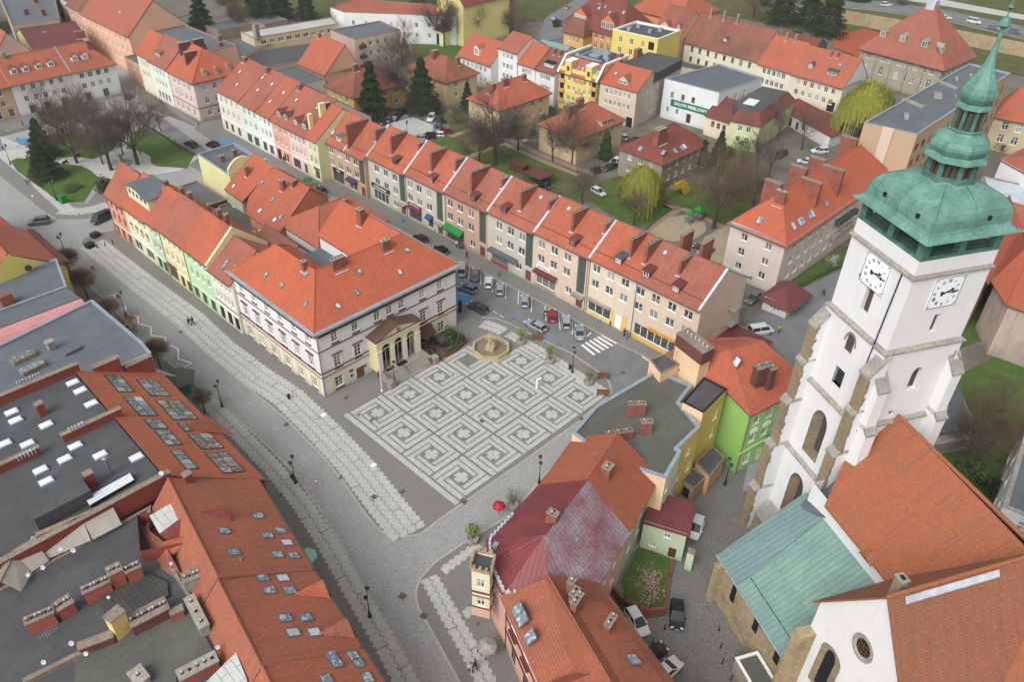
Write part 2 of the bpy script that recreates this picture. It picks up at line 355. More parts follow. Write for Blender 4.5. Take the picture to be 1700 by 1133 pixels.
# ================================================================ building kit
WCACHE={}
def window_mesh(w,h,kind,mats):
    """frame (white/brown), glazing; x right, -y outward, centre at the middle of the opening"""
    key=(round(w,2),round(h,2),kind,mats)
    if key in WCACHE:return WCACHE[key]
    f=MB();t=.09 if kind!='shop' else .1;a,b=w/2,h/2
    def bar(x0,z0,x1,z1,y0=-.05,y1=.05):f.box(x0,y0,z0,x1,y1,z1)
    bar(-a,-b,-a+t,b);bar(a-t,-b,a,b);bar(-a+t,b-t,a-t,b);bar(-a+t,-b,a-t,-b+t)
    if kind in('cas','old','town'):bar(-.045,-b+t,.045,b-t,-.06,.04)
    if kind in('old','town'):bar(-a+t,b*.33-.035,-.045,b*.33+.035);bar(.045,b*.33-.035,a-t,b*.33+.035)
    if kind=='town':bar(-a+t,-b*.33-.025,-.045,-b*.33+.025);bar(.045,-b*.33-.025,a-t,-b*.33+.025)
    if kind=='shop':
        n=max(1,round(w/1.5))
        for i in range(1,n):x=-a+w*i/n;bar(x-.05,-b+t,x+.05,b-t)
    if kind in('cas','old','town','one'):f.box(-a-.08,-.26,-b-.07,a+.08,-.06,-b-.002)  # sill
    me=f.build('tmp',[M[mats]]);g=MB();g.box(-a+t*.5,.0,-b+t*.5,a-t*.5,.03,b-t*.5)
    gl=g.build('tmp',[M['shopglass' if kind=='shop' else 'glass']])
    r=(me.data,gl.data);bpy.data.objects.remove(me);bpy.data.objects.remove(gl)
    r[0].name='window';r[1].name='pane';WCACHE[key]=r;return r
def door_mesh(w,h,mat):
    key=('door',round(w,2),round(h,2),mat)
    if key in WCACHE:return WCACHE[key]
    f=MB();a,b=w/2,h/2;f.box(-a,-.03,-b,a,.03,b)
    n=2 if w>1.2 else 1
    for i in range(n):
        x0=-a+w*i/n;x1=-a+w*(i+1)/n
        for z0,z1 in((-b+.15,-b*.1),(b*.05,b-.15)):f.box(x0+.12,-.06,z0,x1-.12,-.031,z1)
    o=f.build('tmp',[M[mat]]);r=o.data;bpy.data.objects.remove(o);g=MB();g.box(a*.1 if n>1 else a-.2,-.13,-.1,a*.1+.06 if n>1 else a-.14,-.032,.12)
    o=g.build('tmp',[M['metal']]);r2=o.data;bpy.data.objects.remove(o);r.name='door';r2.name='handle';WCACHE[key]=(r,r2);return WCACHE[key]
def put(name,data,parent,loc,rot):
    o=bpy.data.objects.new(name,data);COL.objects.link(o);o.parent=parent;o.location=loc;o.rotation_euler=(0,0,rot);return o
class Bld:
    def __init__(s,name,label,cat,pts,h,wall,z0=0,group=None,side_walls=None):
        if area(pts)<0:raise Exception('cw '+label)
        s.pts=[Vector((p[0],p[1],0))for p in pts];s.h=h;s.z0=z0
        s.root=thing(name,label,cat,(pts[0][0],pts[0][1],z0),group)
        s.wall=wall;s.side_walls=side_walls or{};s.op={};s.rf=[];s.rmats=[];s.gables=[];s.parts=0
        s.split={};s.n=len(pts)
    def edge(s,i):
        a,b=s.pts[i],s.pts[(i+1)%s.n];d=b-a;L=d.length;d.normalize();return a,d,Vector((d.y,-d.x,0)),L
    def openings(s,e,xs,zs,w,h,kind='cas',mat='white',deep=.16):
        for z in(zs if isinstance(zs,(list,tuple))else[zs]):
            for x in(xs if isinstance(xs,(list,tuple))else[xs]):s.op.setdefault(e,[]).append((x,z,w,h,kind,mat,deep))
        return s
    def even(s,e,n,zs,w,h,kind='cas',mat='white',m=1.6,x0=None,x1=None):
        L=s.edge(e)[3];a=m if x0 is None else x0;b=L-m if x1 is None else x1
        xs=[a+(b-a)*(i+.5)/n for i in range(n)]if n>0 else[]
        return s.openings(e,xs,zs,w,h,kind,mat)
    def on_edge(s,e,px,py):  # survey pixel -> (along, z) on the facade plane
        a,d,nrm,L=s.edge(e);r=ray(px,py);t=(a-CAM).dot(nrm)/r.dot(nrm);p=CAM+r*t;return(p-a).dot(d),p.z
    def walls(s,name='wall'):
        mats=[s.wall];f=MB()
        for i in range(s.n):
            a,d,nrm,L=s.edge(i);wm=s.side_walls.get(i);sp=s.split.get(i)
            if sp:
                if sp[1]not in mats:mats.append(sp[1])
                s.split[i]=(sp[0],sp[1],mats.index(sp[1]))
            if wm is not None:
                if wm not in mats:mats.append(wm)
                f.mi=mats.index(wm)
            else:f.mi=0
            H=s.h if not isinstance(s.h,dict)else s.h[i]
            m0=f.mi
            ops=[(max(.05,x-w/2),min(L-.05,x+w/2),max(s.z0+.02,z-h/2),min(H-.05,z+h/2),x,z,w,h,k,m,dp)for x,z,w,h,k,m,dp in s.op.get(i,[])if .1<x<L-.1]
            xs=sorted({0,L}|{o[0]for o in ops}|{o[1]for o in ops});sp=s.split.get(i);zs=sorted(({sp[0]}if sp else set())|{s.z0-.0,H}|{o[2]for o in ops}|{o[3]for o in ops})
            T=lambda x,z,y=0:tuple(a+d*x-nrm*y+Vector((0,0,z)))
            for x0,x1 in zip(xs,xs[1:]):
                run=None
                for z0,z1 in zip(zs,zs[1:]):
                    if sp and z0>=sp[0]-1e-6 and f.mi!=sp[2]:
                        if run is not None and run<z0:f.face(T(x0,run),T(x1,run),T(x1,z0),T(x0,z0));run=None
                        f.mi=sp[2]
                    hole=any(o[0]-1e-6<=x0 and x1<=o[1]+1e-6 and o[2]-1e-6<=z0 and z1<=o[3]+1e-6 for o in ops)
                    if hole:
                        if run is not None:f.face(T(x0,run),T(x1,run),T(x1,z0),T(x0,z0));run=None
                    elif run is None:run=z0
                if run is not None:f.face(T(x0,run),T(x1,run),T(x1,zs[-1]),T(x0,zs[-1]))
                if sp:f.mi=m0
            for x0,x1,z0,z1,x,z,w,h,k,m,dp in ops:
                r=dp+.02
                for q in((x0,z0,x0,z1),(x1,z1,x1,z0),(x0,z1,x1,z1),(x1,z0,x0,z0)):f.face(T(q[0],q[1]),T(q[0],q[1],r),T(q[2],q[3],r),T(q[2],q[3]))
                loc=a+d*((x0+x1)/2)-nrm*dp+Vector((0,0,(z0+z1)/2))-s.root.location;rot=math.atan2(d.y,d.x)
                W,Hh=x1-x0,z1-z0
                if k=='door':
                    dm=door_mesh(W,Hh,m);o=put('door',dm[0],s.root,loc,rot);put('handle',dm[1],o,(0,0,0),0)
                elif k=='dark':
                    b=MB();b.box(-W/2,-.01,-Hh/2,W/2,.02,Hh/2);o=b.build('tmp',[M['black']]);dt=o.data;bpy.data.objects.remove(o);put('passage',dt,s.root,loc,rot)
                elif k=='panel':
                    b=MB();b.box(-W/2,-.03,-Hh/2,W/2,.02,Hh/2)
                    for j in range(int(Hh/.9)):b.box(-W/2,-.045,-Hh/2+j*.9+.85,W/2,-.031,-Hh/2+j*.9+.89)
                    o=b.build('tmp',[M[m]]);dt=o.data;bpy.data.objects.remove(o);put('stair_panel',dt,s.root,loc,rot)
                else:
                    fm,gm=window_mesh(W,Hh,k,m);o=put('shop_window' if k=='shop' else 'window',fm,s.root,loc,rot);put('pane',gm,o,(0,0,0),0)
        f.mi=0
        for g in s.gables:
            f.mi=g[1];f.face(*g[0])
        f.build(name,mats,s.root);return s
    # ---- roofs
    def gable(s,hr,mat,i0=0,i1=0,r=.5,oh=.5,go=.12,axis=0,h=None,gm=0,name='roof',t=.2):
        if isinstance(mat,str):mat=M[mat]
        h=s.h if h is None else h;q=s.pts[axis:]+s.pts[:axis]
        O=q[0];U=(q[1]-q[0]);w=U.length;U.normalize();V=Vector((-U.y,U.x,0));d=(q[3]-q[0]).dot(V);rd=r*d
        T=lambda u,v,z:tuple(O+U*u+V*v+Vector((0,0,z)))
        zf=h-oh*(hr-h)/rd;zb=h-oh*(hr-h)/(d-rd)if i0==0 and i1==0 else zf
        zf+=.1;zb+=.1;hr+=.1
        u0=-oh if i0>0 else-go;u1=w+oh if i1>0 else w+go;a=i0 if i0>0 else-go;b=w-i1 if i1>0 else w+go
        F=[[T(u0,-oh,zf),T(u1,-oh,zf),T(b,rd,hr),T(a,rd,hr)],[T(u1,d+oh,zb),T(u0,d+oh,zb),T(a,rd,hr),T(b,rd,hr)]]
        if i0>0:F.append([T(u0,d+oh,zb),T(u0,-oh,zf),T(a,rd,hr)])
        else:s.gables.append(((T(0,d,h),T(0,0,h),T(0,rd,hr-.15)),gm))
        if i1>0:F.append([T(u1,-oh,zf),T(u1,d+oh,zb),T(b,rd,hr)])
        else:s.gables.append(((T(w,0,h),T(w,d,h),T(w,rd,hr-.15)),gm))
        f=MB();f.slab(F,t,1);s.rf+=F
        s.roof=f.build(name,[mat,M['gutter']],s.root)
        if s.gables:
            for q_ in s.gables:gb=MB();gb.face(*q_[0]);gb.build('gable',[s.side_walls.get(1)or s.wall],s.root)
            s.gables=[]
        # ridge and hip caps
        c=MB();c.tube(T(a,rd,hr),T(b,rd,hr),.13,n=6)
        if i0>0:c.tube(T(u0,-oh,zf),T(a,rd,hr),.11,n=5);c.tube(T(u0,d+oh,zb),T(a,rd,hr),.11,n=5)
        if i1>0:c.tube(T(u1,-oh,zf),T(b,rd,hr),.11,n=5);c.tube(T(u1,d+oh,zb),T(b,rd,hr),.11,n=5)
        c.build('ridge_cap',[mat],s.roof)
        g=MB();g.tube(T(u0,-oh-.09,zf-.1),T(u1,-oh-.09,zf-.1),.1,n=6);g.tube(T(u0,d+oh+.09,zb-.1),T(u1,d+oh+.09,zb-.1),.1,n=6)
        g.build('gutter',[M['zinc']if s.parts else M['gutter']],s.roof);s.T=T;s.W=w;s.D=d;s.rd=rd;s.hr=hr;return s
    def polyroof(s,F,mat,t=.2,name='roof',caps=()):
        if isinstance(mat,str):mat=M[mat]
        f=MB();f.slab(F,t,1);s.rf+=F;s.roof=f.build(name,[mat,M['gutter']],s.root)
        if caps:
            c=MB()
            for a,b in caps:c.tube(a,b,.12,n=5)
            c.build('ridge_cap',[mat],s.roof)
        return s
    def flat(s,mat,par=.5,pw=.3,cop='coping',z=None,name='roof'):
        if isinstance(mat,str):mat=M[mat]
        z=s.h if z is None else z;pts=[(p.x,p.y)for p in s.pts];inn=inset(pts,pw)
        f=MB();F=[[(*p,z-par)for p in inset(pts,pw*.9)]];f.face(*F[0]);s.rf+=F;s.roof=f.build(name,[mat],s.root)
        g=MB();n=len(pts);out=inset(pts,-.06)
        for i in range(n):
            j=(i+1)%n
            a,b,c,d=out[i],out[j],inn[j],inn[i]
            g.face((*a,z+.08),(*b,z+.08),(*c,z+.08),(*d,z+.08));g.face((*a,z-.06),(*b,z-.06),(*b,z+.08),(*a,z+.08))
            g.face((*c,z-par-.1),(*d,z-par-.1),(*d,z+.08),(*c,z+.08));g.face((*a,z-.06),(*d,z-.06),(*c,z-.06),(*b,z-.06))
        g.build('parapet',[M[cop]],s.root);return s
    def zroof(s,x,y):
        best=None
        for F in s.rf:
            if inside(F,x,y):
                n=normal(F);p=F[0]
                if abs(n[2])>1e-4:
                    z=p[2]-(n[0]*(x-p[0])+n[1]*(y-p[1]))/n[2]
                    if best is None or z>best[0]:best=(z,n)
        return best
    def hit(s,px,py):  # survey pixel -> point on this roof
        d=ray(px,py);best=None
        for F in s.rf:
            n=Vector(normal(F));dn=d.dot(n)
            if abs(dn)<1e-5:continue
            t=(Vector(F[0])-CAM).dot(n)/dn;p=CAM+d*t
            if t>0 and inside(F,p.x,p.y,.35)and(best is None or t<best[0]):best=(t,p,n if n.z>0 else-n)
        return None if best is None else(best[1],best[2])
    def at_uv(s,u,v):
        O=Vector(s.T(u,v,0));r=s.zroof(O.x,O.y);return Vector((O.x,O.y,r[0])),Vector(r[1])
    def spot(s,p):
        if p[0]=='uv':return s.at_uv(p[1],p[2])
        r=s.hit(*p)
        if r is None:print('MISS',s.root['label'],p)
        return r
    def rotu(s):return math.atan2((s.pts[1]-s.pts[0]).y,(s.pts[1]-s.pts[0]).x)
    def chimney(s,p,sx=.9,sy=.6,h=1.4,rot=None,mat='brick',pots=0,cap='concrete',z=None,dishes=0):
        r=s.spot(p)
        if r is None:return s
        c,n=r;rot=s.rotu()if rot is None else rot
        zt=(c.z+h)if z is None else z
        f=MB();f.obox((c.x,c.y,c.z-1.2),sx,sy,zt-c.z+1.2,rot);f.mi=1;f.obox((c.x,c.y,zt),sx+.14,sy+.14,.12,rot)
        n_=pots or max(1,int(sx/.55));f.mi=2
        for k in range(n_):
            u=(k+.5)/n_*sx-sx/2;x,y=c.x+u*cos(rot),c.y+u*sin(rot);f.obox((x,y,zt+.12),.3,min(.3,sy*.6),.04,rot)
        f.mi=3
        if pots:
            for k in range(n_):
                u=(k+.5)/n_*sx-sx/2;x,y=c.x+u*cos(rot),c.y+u*sin(rot);f.tube((x,y,zt+.16),(x,y,zt+.5),.1,.09,n=6)
        f.mi=4;m_=n.copy();m_.z=0
        if n.z<.98:
            m_.normalize();b=c+m_*((sx+sy)/4+.12);z_=c.z-(b-c).dot(n)/n.z;f.obox((b.x,b.y,z_-.05),sx+.3 if abs(m_.dot(Vector((cos(rot),sin(rot),0))))<.7 else .3,.3 if abs(m_.dot(Vector((cos(rot),sin(rot),0))))<.7 else sy+.3,.1,rot)
        f.build('chimney',[M[mat],M[cap],M['black'],M['metal'],M['flash']],s.roof)
        return s
    def skylight(s,p,w=.8,l=1.2,mat='skyglass',name='roof_window'):
        r=s.spot(p)
        if r is None:return s
        c,n=r;h=Vector((0,0,1)).cross(n)
        if h.length<.05:h=s.pts[1]-s.pts[0]
        h.normalize();u=n.cross(h);T=lambda a,b,e:tuple(c+h*a+u*b+n*e);a,b=w/2,l/2;f=MB()
        def bx(a0,b0,a1,b1,e0,e1):
            q=[T(a0,b0,e0),T(a1,b0,e0),T(a1,b1,e0),T(a0,b1,e0),T(a0,b0,e1),T(a1,b0,e1),T(a1,b1,e1),T(a0,b1,e1)]
            for k in((0,3,2,1),(4,5,6,7),(0,1,5,4),(1,2,6,5),(2,3,7,6),(3,0,4,7)):f.face(*[q[j]for j in k])
        bx(-a-.12,-b-.12,a+.12,b+.12,-.05,.07);fr=f.build(name,[M['bluegrey']],s.roof)
        f=MB();bx(-a,-b,a,b,.071,.1);f.build('pane',[M[mat]],fr);return s
    def dormer(s,p,w=1.5,h=1.3,rm=None,wm='darkred',kind='mono',fm='white',nwin=1,slope=.12):
        r=s.spot(p)  # p: centre of the dormer's foot on the roof slope
        if r is None:return s
        c,n=r;o=Vector((n.x,n.y,0));o.normalize();x=Vector((-o.y,o.x,0));tan=Vector((n.x,n.y,0)).length/n.z
        T=lambda a,b,e:tuple(c+x*a+o*b+Vector((0,0,e)))  # b outward
        dep=h/tan;a=w/2;f=MB();f.mi=0
        if kind=='mono':
            dp=h/max(.05,(tan-slope));B=-dp
            f.face(T(-a,0,-.1),T(-a,0,h),T(a,0,h),T(a,0,-.1))
            f.face(T(-a,0,-.1),T(-a,B,dp*tan),T(-a,0,h));f.face(T(a,0,-.1),T(a,0,h),T(a,B,dp*tan))
            f.mi=1;R=[[T(-a-.15,.2,h-.02),T(a+.15,.2,h-.02),T(a+.15,B,h+slope*dp),T(-a-.15,B,h+slope*dp)]];f.slab(R,.1)
        else:
            e=w*.42;B=-h/tan;B2=-(h+e)/tan
            f.face(T(-a,0,-.1),T(-a,0,h),T(0,0,h+e),T(a,0,h),T(a,0,-.1))
            f.face(T(-a,0,-.1),T(-a,B,h),T(-a,0,h));f.face(T(a,0,-.1),T(a,0,h),T(a,B,h))
            f.mi=1;R=[[T(-a-.15,.15,h-.1),T(0,.15,h+e+.05),T(0,B2,h+e+.05),T(-a-.15,B,h-.1)],[T(0,.15,h+e+.05),T(a+.15,.15,h-.1),T(a+.15,B,h-.1),T(0,B2,h+e+.05)]];f.slab(R,.08)
        # window in the front
        ww=(w-.3)/nwin
        for k in range(nwin):
            cx=-a+.15+ww*(k+.5);hw=ww/2-.06
            f.mi=2
            def bx(a0,z0,a1,z1,y0,y1):
                q=[T(a0,y0,z0),T(a1,y0,z0),T(a1,y0,z1),T(a0,y0,z1),T(a0,y1,z0),T(a1,y1,z0),T(a1,y1,z1),T(a0,y1,z1)]
                for j in((0,3,2,1),(4,5,6,7),(0,1,5,4),(1,2,6,5),(2,3,7,6),(3,0,4,7)):f.face(*[q[i]for i in j])
            z0,z1=.15,h-.12
            bx(cx-hw,z0,cx-hw+.07,z1,.01,.07);bx(cx+hw-.07,z0,cx+hw,z1,.01,.07);bx(cx-hw+.07,z1-.07,cx+hw-.07,z1,.01,.07);bx(cx-hw+.07,z0,cx+hw-.07,z0+.07,.01,.07);bx(cx-.035,z0+.07,cx+.035,z1-.07,.01,.06)
            f.mi=3;bx(cx-hw+.07,z0+.07,cx+hw-.07,z1-.07,.005,.03)
        f.build('dormer',[M[wm]if isinstance(wm,str)else wm,rm or M['felt'],M[fm],M['glass']],s.roof);return s
    def band(s,e,z,h,out=.08,mat='darkred',name='cornice',x0=0,x1=None):
        a,d,nrm,L=s.edge(e);x1=L if x1 is None else x1;c=a+d*((x0+x1)/2)+nrm*(out/2+.002)
        f=MB();f.obox((c.x,c.y,z),x1-x0,out,h,math.atan2(d.y,d.x));f.build(name,[M[mat]if isinstance(mat,str)else mat],s.root);return s
    def box_on(s,e,x,z,w,h,out,mat,name,off=0):
        a,d,nrm,L=s.edge(e);c=a+d*x+nrm*(out/2+.003+off);f=MB();f.obox((c.x,c.y,z),w,out,h,math.atan2(d.y,d.x));return f.build(name,[M[mat]if isinstance(mat,str)else mat],s.root)
    def pipe(s,e,x,top=None,mat='pipe'):
        a,d,nrm,L=s.edge(e);c=a+d*x+nrm*.12;f=MB();f.tube((c.x,c.y,s.z0),(c.x,c.y,top or s.h),.06,n=6);f.build('downpipe',[M[mat]],s.root);return s
    def strip_roof(s,u,mat='flash',w=.45,e=.16,name='flashing'):  # raised party-wall strip up both slopes of a gable roof
        f=MB();T=s.T
        for v0,v1 in((-.45,s.rd),(s.D+.45,s.rd)):
            A,B=s.zr(u,v0),s.zr(u,v1)
            p=[T(u-w/2,v0,A),T(u+w/2,v0,A),T(u+w/2,v1,B),T(u-w/2,v1,B)];F=[[(x,y,z+e)for x,y,z in p]];f.slab(F,e+.1)
        f.build(name,[M[mat]],s.roof);return s
    def zr(s,u,v):
        k=(s.hr-s.h-.1)
        return s.hr-k*(abs(s.rd-v)/(s.rd if v<s.rd else s.D-s.rd))
    def sign(s,e,x,z,text,size,mat,out=.2,board=None,bw=0,bh=0,name='sign',squash=1,bold=0):
        a,d,nrm,L=s.edge(e);rot=math.atan2(d.y,d.x);c=a+d*x+nrm*out+Vector((0,0,z))
        par=s.root
        if board:par=s.box_on(e,x,z-bh/2,bw,bh,out-.02,board,name)
        lettering(text,size,c-s.root.location,rot,mat,par if board else s.root,squash,bold);return s
def lettering(text,size,loc,rot,mat,parent,squash=1,bold=0,name='lettering'):
    cu=bpy.data.curves.new('t','FONT');cu.body=text;cu.size=size;cu.align_x='CENTER';cu.align_y='CENTER';cu.extrude=.025;cu.offset=bold;cu.resolution_u=2
    o=bpy.data.objects.new('t',cu);COL.objects.link(o);dg=bpy.context.evaluated_depsgraph_get()
    me=bpy.data.meshes.new_from_object(o.evaluated_get(dg));bpy.data.objects.remove(o)
    me.materials.clear();me.materials.append(M[mat]if isinstance(mat,str)else mat)
    me.transform(Matrix.Diagonal((squash,1,1,1)));me.transform(Matrix.Rotation(pi/2,4,'X'))
    ob=bpy.data.objects.new(name,me);COL.objects.link(ob);ob.parent=parent;ob.location=loc;ob.rotation_euler=(0,0,rot);return ob
def inset(pts,d):
    n=len(pts);out=[]
    for i in range(n):
        p0,p1,p2=Vector(pts[i-1]),Vector(pts[i]),Vector(pts[(i+1)%n]);a=(p1-p0).normalized();b=(p2-p1).normalized()
        na=Vector((-a.y,a.x));nb=Vector((-b.y,b.x));m=na+nb
        if m.length<.1:out.append(tuple(p1+na*d));continue
        m.normalize();out.append(tuple(p1+m*(d/max(.3,m.dot(na)))))
    return out
def inside(F,x,y,tol=.02):
    n=len(F);A=sum(F[i][0]*F[(i+1)%n][1]-F[(i+1)%n][0]*F[i][1]for i in range(n));sg=1 if A>0 else-1
    for i in range(n):
        a,b=F[i],F[(i+1)%n];L=hypot(b[0]-a[0],b[1]-a[1])
        if L>1e-6 and sg*((b[0]-a[0])*(y-a[1])-(b[1]-a[1])*(x-a[0]))/L<-tol:return False
    return True
def normal(F):
    n=Vector((0,0,0))
    for i in range(len(F)):
        a,b=F[i],F[(i+1)%len(F)];n+=Vector(a).cross(Vector(b))
    n=Vector((0,0,0));p0=Vector(F[0])
    for i in range(1,len(F)-1):n+=(Vector(F[i])-p0).cross(Vector(F[i+1])-p0)
    n.normalize();return tuple(n if n.z>0 else-n)
def rect(x,y,rot,w,d):  # CCW, first edge runs from (x,y) along rot (degrees)
    r=radians(rot);U=Vector((cos(r),sin(r)));V=Vector((-sin(r),cos(r)));o=Vector((x,y))
    return[tuple(o),tuple(o+U*w),tuple(o+U*w+V*d),tuple(o+V*d)]
def faceW(y_hi,y_lo,x,d):return[(x,y_hi),(x,y_lo),(x+d,y_lo),(x+d,y_hi)]  # front (edge 0) faces west; s runs north->south
# ================================================================ ground
LV=[0.0]
def sheet(name,pts,mat,z=None,kind='structure',thick=0):
    if z is None:LV[0]+=.006;z=LV[0]
    if area(pts)<0:pts=pts[::-1]
    f=MB()
    if thick:f.prism(pts,z-thick,z)
    else:f.face(*[(*p,z)for p in pts])
    o=f.build(name,[M[mat]if isinstance(mat,str)else mat]);
    import bmesh
    bm=bmesh.new();bm.from_mesh(o.data);bmesh.ops.triangulate(bm,faces=[q for q in bm.faces if len(q.verts)>4]);bm.to_mesh(o.data);bm.free()
    return props(o,kind=kind)
def offset_line(pts,d):
    out=[]
    for i,p in enumerate(pts):
        a=Vector(pts[max(0,i-1)]);b=Vector(pts[min(len(pts)-1,i+1)]);t=(b-a).normalized();out.append((p[0]-t.y*d,p[1]+t.x*d))
    return out
def resample(pts,step):
    out=[tuple(pts[0])];acc=0
    for a,b in zip(pts,pts[1:]):
        a,b=Vector(a),Vector(b);L=(b-a).length;t=step-acc
        while t<L:out.append(tuple(a+(b-a)*(t/L)));t+=step
        acc=L-(t-step)
    out.append(tuple(pts[-1]));return out
def ribbon(name,pts,w,mat,z=None,side=0,kind='structure',parent=None):
    if z is None:LV[0]+=.006;z=LV[0]
    a,b=offset_line(pts,side+w/2),offset_line(pts,side-w/2);f=MB()
    for i in range(len(pts)-1):f.face((*b[i],z),(*b[i+1],z),(*a[i+1],z),(*a[i],z))
    return props(f.build(name,[M[mat]if isinstance(mat,str)else mat],parent),kind=kind)
g=MB();g.face((-600,-500,0),(1500,-500,0),(1500,1400,0),(-600,1400,0));props(g.build('ground',[M['yard']]),kind='structure')
sheet('road',[(-15,-60),(44.6,-60),(44.6,62),(40,120),(36,150),(46,171),(85,290),(68,290),(40,190),(28,152),(-2,150),(-16,150),(-30,60),(-30,-60)],'cobble')
sheet('road_square',[(30,-27),(44.7,-27),(44.5,3),(43.7,23),(42.6,50),(38,66),(34,105),(36.5,140),(30,150),(26,104),(29,60),(29,-5)],'asphalt')
sheet('road_market',[(44,-60),(120,-60),(120,-30.8),(44.6,-30.8)],'asphalt')
sheet('lane',[(-8,-80),(22,-95),(45,-90),(40,-75),(30,-52),(44,-46),(60,-52),(60,-60),(64,-40),(44,-30),(20,-46),(10,-48),(2,-53),(-10,-60)],'cobbled')
KR=PP((189,383),(154,388),(138,397),(134,405),(150,421),(218,479),(249,503),(340,580),(425,654),(476,696),(540,762),(569,798),(610,857),(632,882),(662,894),(697,887),(747,850),(870,765),(960,700),(1015,652),(1010,634),(995,620),(947,587),(901,566),(852,541),(825,530),(799,528))
KZ=.07
sheet('pavement_square',KR+[(30.5,6.4),(28.6,20),(28.6,44),(28,60),(10,78),(-1,82)],'pave',KZ,thick=.1)
ribbon('kerb_square',KR,.3,'kerb',KZ+.006,side=-.1)
KL=PP((67,408),(110,440),(160,485),(195,520),(230,560),(290,610),(345,655),(370,675),(432,729),(488,786),(533,849),(575,920),(615,1005),(650,1067),(690,1150))
sheet('pavement_street',[(-20,86)]+KL+[(-34,-50),(-30,0),(-26,60),(-24,86)],'pave',KZ,thick=.1)
ribbon('kerb_street',KL,.3,'kerb',KZ+.006)
KF=PP((960,738),(905,788),(850,855),(770,902),(722,935),(697,962),(690,985),(694,1010),(707,1032),(762,1133),(775,1170))
sheet('pavement_corner',KF[::-1]+[(14,-36),(10,-48),(-6,-60),(-16,-62)][::1],'pave',KZ,thick=.1)
ribbon('kerb_corner',KF,.3,'kerb',KZ+.006)
KD=[(45.4,-31),(44.7,-19),(44.6,-4),(44.1,12.6),(43.7,23),(42.9,45),(42,62),(40,76),(38.6,90),(37.6,112),(38.2,122),(41,125)]
sheet('pavement_shops',KD+[(47,124),(49,60),(49.5,-31)],'pave',KZ,thick=.1)
ribbon('kerb_shops',KD,.25,'kerb',KZ+.006)
sheet('pavement_far',PP((332,207),(322,208),(285,185),(262,160),(215,115))+[(48,171),(44,150)],'pave',KZ,thick=.1)
sheet('pavement_north',[(2,152),(37,160),(38,164),(0,164)],'pave',KZ,thick=.1)
# toothed granite runners in the pavements with wavy dark joints
def runner(pts,w,lanes,z,name='granite_runner',tooth=.2):
    q=resample(pts,.5);n=len(q);f=MB();lw=w/lanes
    def side(d,i,ph):t=tooth/2 if(i+ph)%2 else-tooth/2;return d+t
    offs=[offset_line(q,d)for d in[w/2-lw*k for k in range(lanes+1)]]
    tang=[]
    for i in range(n):a=Vector(q[max(0,i-1)]);b=Vector(q[min(n-1,i+1)]);t=(b-a).normalized();tang.append(Vector((-t.y,t.x)))
    for k in range(lanes):
        for i in range(n-1):
            gp=(i+7*k)%23==22
            t=tooth/2 if i%2 else-tooth/2
            jw=.06
            A=[Vector(offs[k][j])+tang[j]*(t-(jw if k else 0))for j in(i,i+1)];B=[Vector(offs[k+1][j])+tang[j]*(t+(jw if k<lanes-1 else 0))for j in(i,i+1)]
            if gp:B[1]=B[0]*.3+B[1]*.7;A[1]=A[0]*.3+A[1]*.7
            f.face((*B[0],z),(*B[1],z),(*A[1],z),(*A[0],z))
    props(f.build(name,[M['slab']]),kind='structure')
def jointline(pts,w,lanes,z):
    ribbon('runner_joints',pts,w*(lanes-2)/lanes+w/lanes*.8,'dark',z)
mainr=PP((147,413),(235,470),(315,530),(365,578),(425,625),(478,660),(532,712),(585,768),(640,838),(680,888))
mainr[0]=(-6.6,79)
jointline(mainr,5.0,4,KZ+.006);runner(mainr,5.0,4,KZ+.012)
leftr=PP((345,668),(395,718),(450,775),(500,835),(545,905),(590,985),(635,1060),(680,1145));jointline(leftr,2.6,2,KZ+.006);runner(leftr,2.6,2,KZ+.012)
cr=PP((712,960),(745,1020),(785,1090),(810,1140));jointline(cr,2.2,2,KZ+.006);runner(cr,2.2,2,KZ+.012)
runner(PP((735,950),(775,920),(795,905)),1.2,1,KZ+.012);runner(PP((770,1022),(792,1010),(800,1003)),1.2,1,KZ+.012)
er=PP((838,560),(885,585),(925,610),(965,637),(1000,660));er=[(x+1.0,y+.2)for x,y in er];jointline(er,2.0,2,KZ+.018);runner(er,2.0,2,KZ+.024)
er2=PP((800,538),(822,545),(836,552));runner(er2,2.6,2,KZ+.03)
tr=PP((0,252),(45,288),(85,325),(115,352));sheet('pavement_park_edge',PP((0,225),(30,262),(30,285),(80,322),(100,337),(145,338),(175,300),(192,320),(188,352),(160,363),(95,363),(75,352),(0,292)),'pave',KZ,thick=.1)
jointline(tr,2.8,2,KZ+.006);runner(tr,2.8,2,KZ+.012);tr2=PP((100,350),(130,352),(160,347),(180,340));runner(tr2,3.2,3,KZ+.013)
# the square: 4 x 5 panels of a pinwheel meander in pale granite on grey
T=6.4
def panel(f,a0,b0,z,centre=True,dark=None):
    def R(u0,u1,v0,v1):f.face(*[(((b0+u)*T),-((a0+v)*T),z)for u,v in((u0,v0),(u0,v1),(u1,v1),(u1,v0))])
    def arm(k):
        segs=[(.03,.815,.03,.15),(.715,.815,.15,.675)]
        for u0,u1,v0,v1 in segs:
            q=[(u0,v0),(u1,v1)]
            for _ in range(k):q=[(1-v,u)for u,v in q]
            us=sorted((q[0][0],q[1][0]));vs=sorted((q[0][1],q[1][1]));R(us[0],us[1],vs[0],vs[1])
    for k in range(4):arm(k)
    if centre:R(.42,.58,.34,.66);R(.34,.42,.42,.58);R(.58,.66,.42,.58)
f=MB();f.face(*[(x,y,KZ+.006)for x,y in((-.1,.1),(-.1,-4*T-.1),(5*T+.1,-4*T-.1),(5*T+.1,.1))])
props(f.build('square_paving',[M['dark']]),kind='structure')
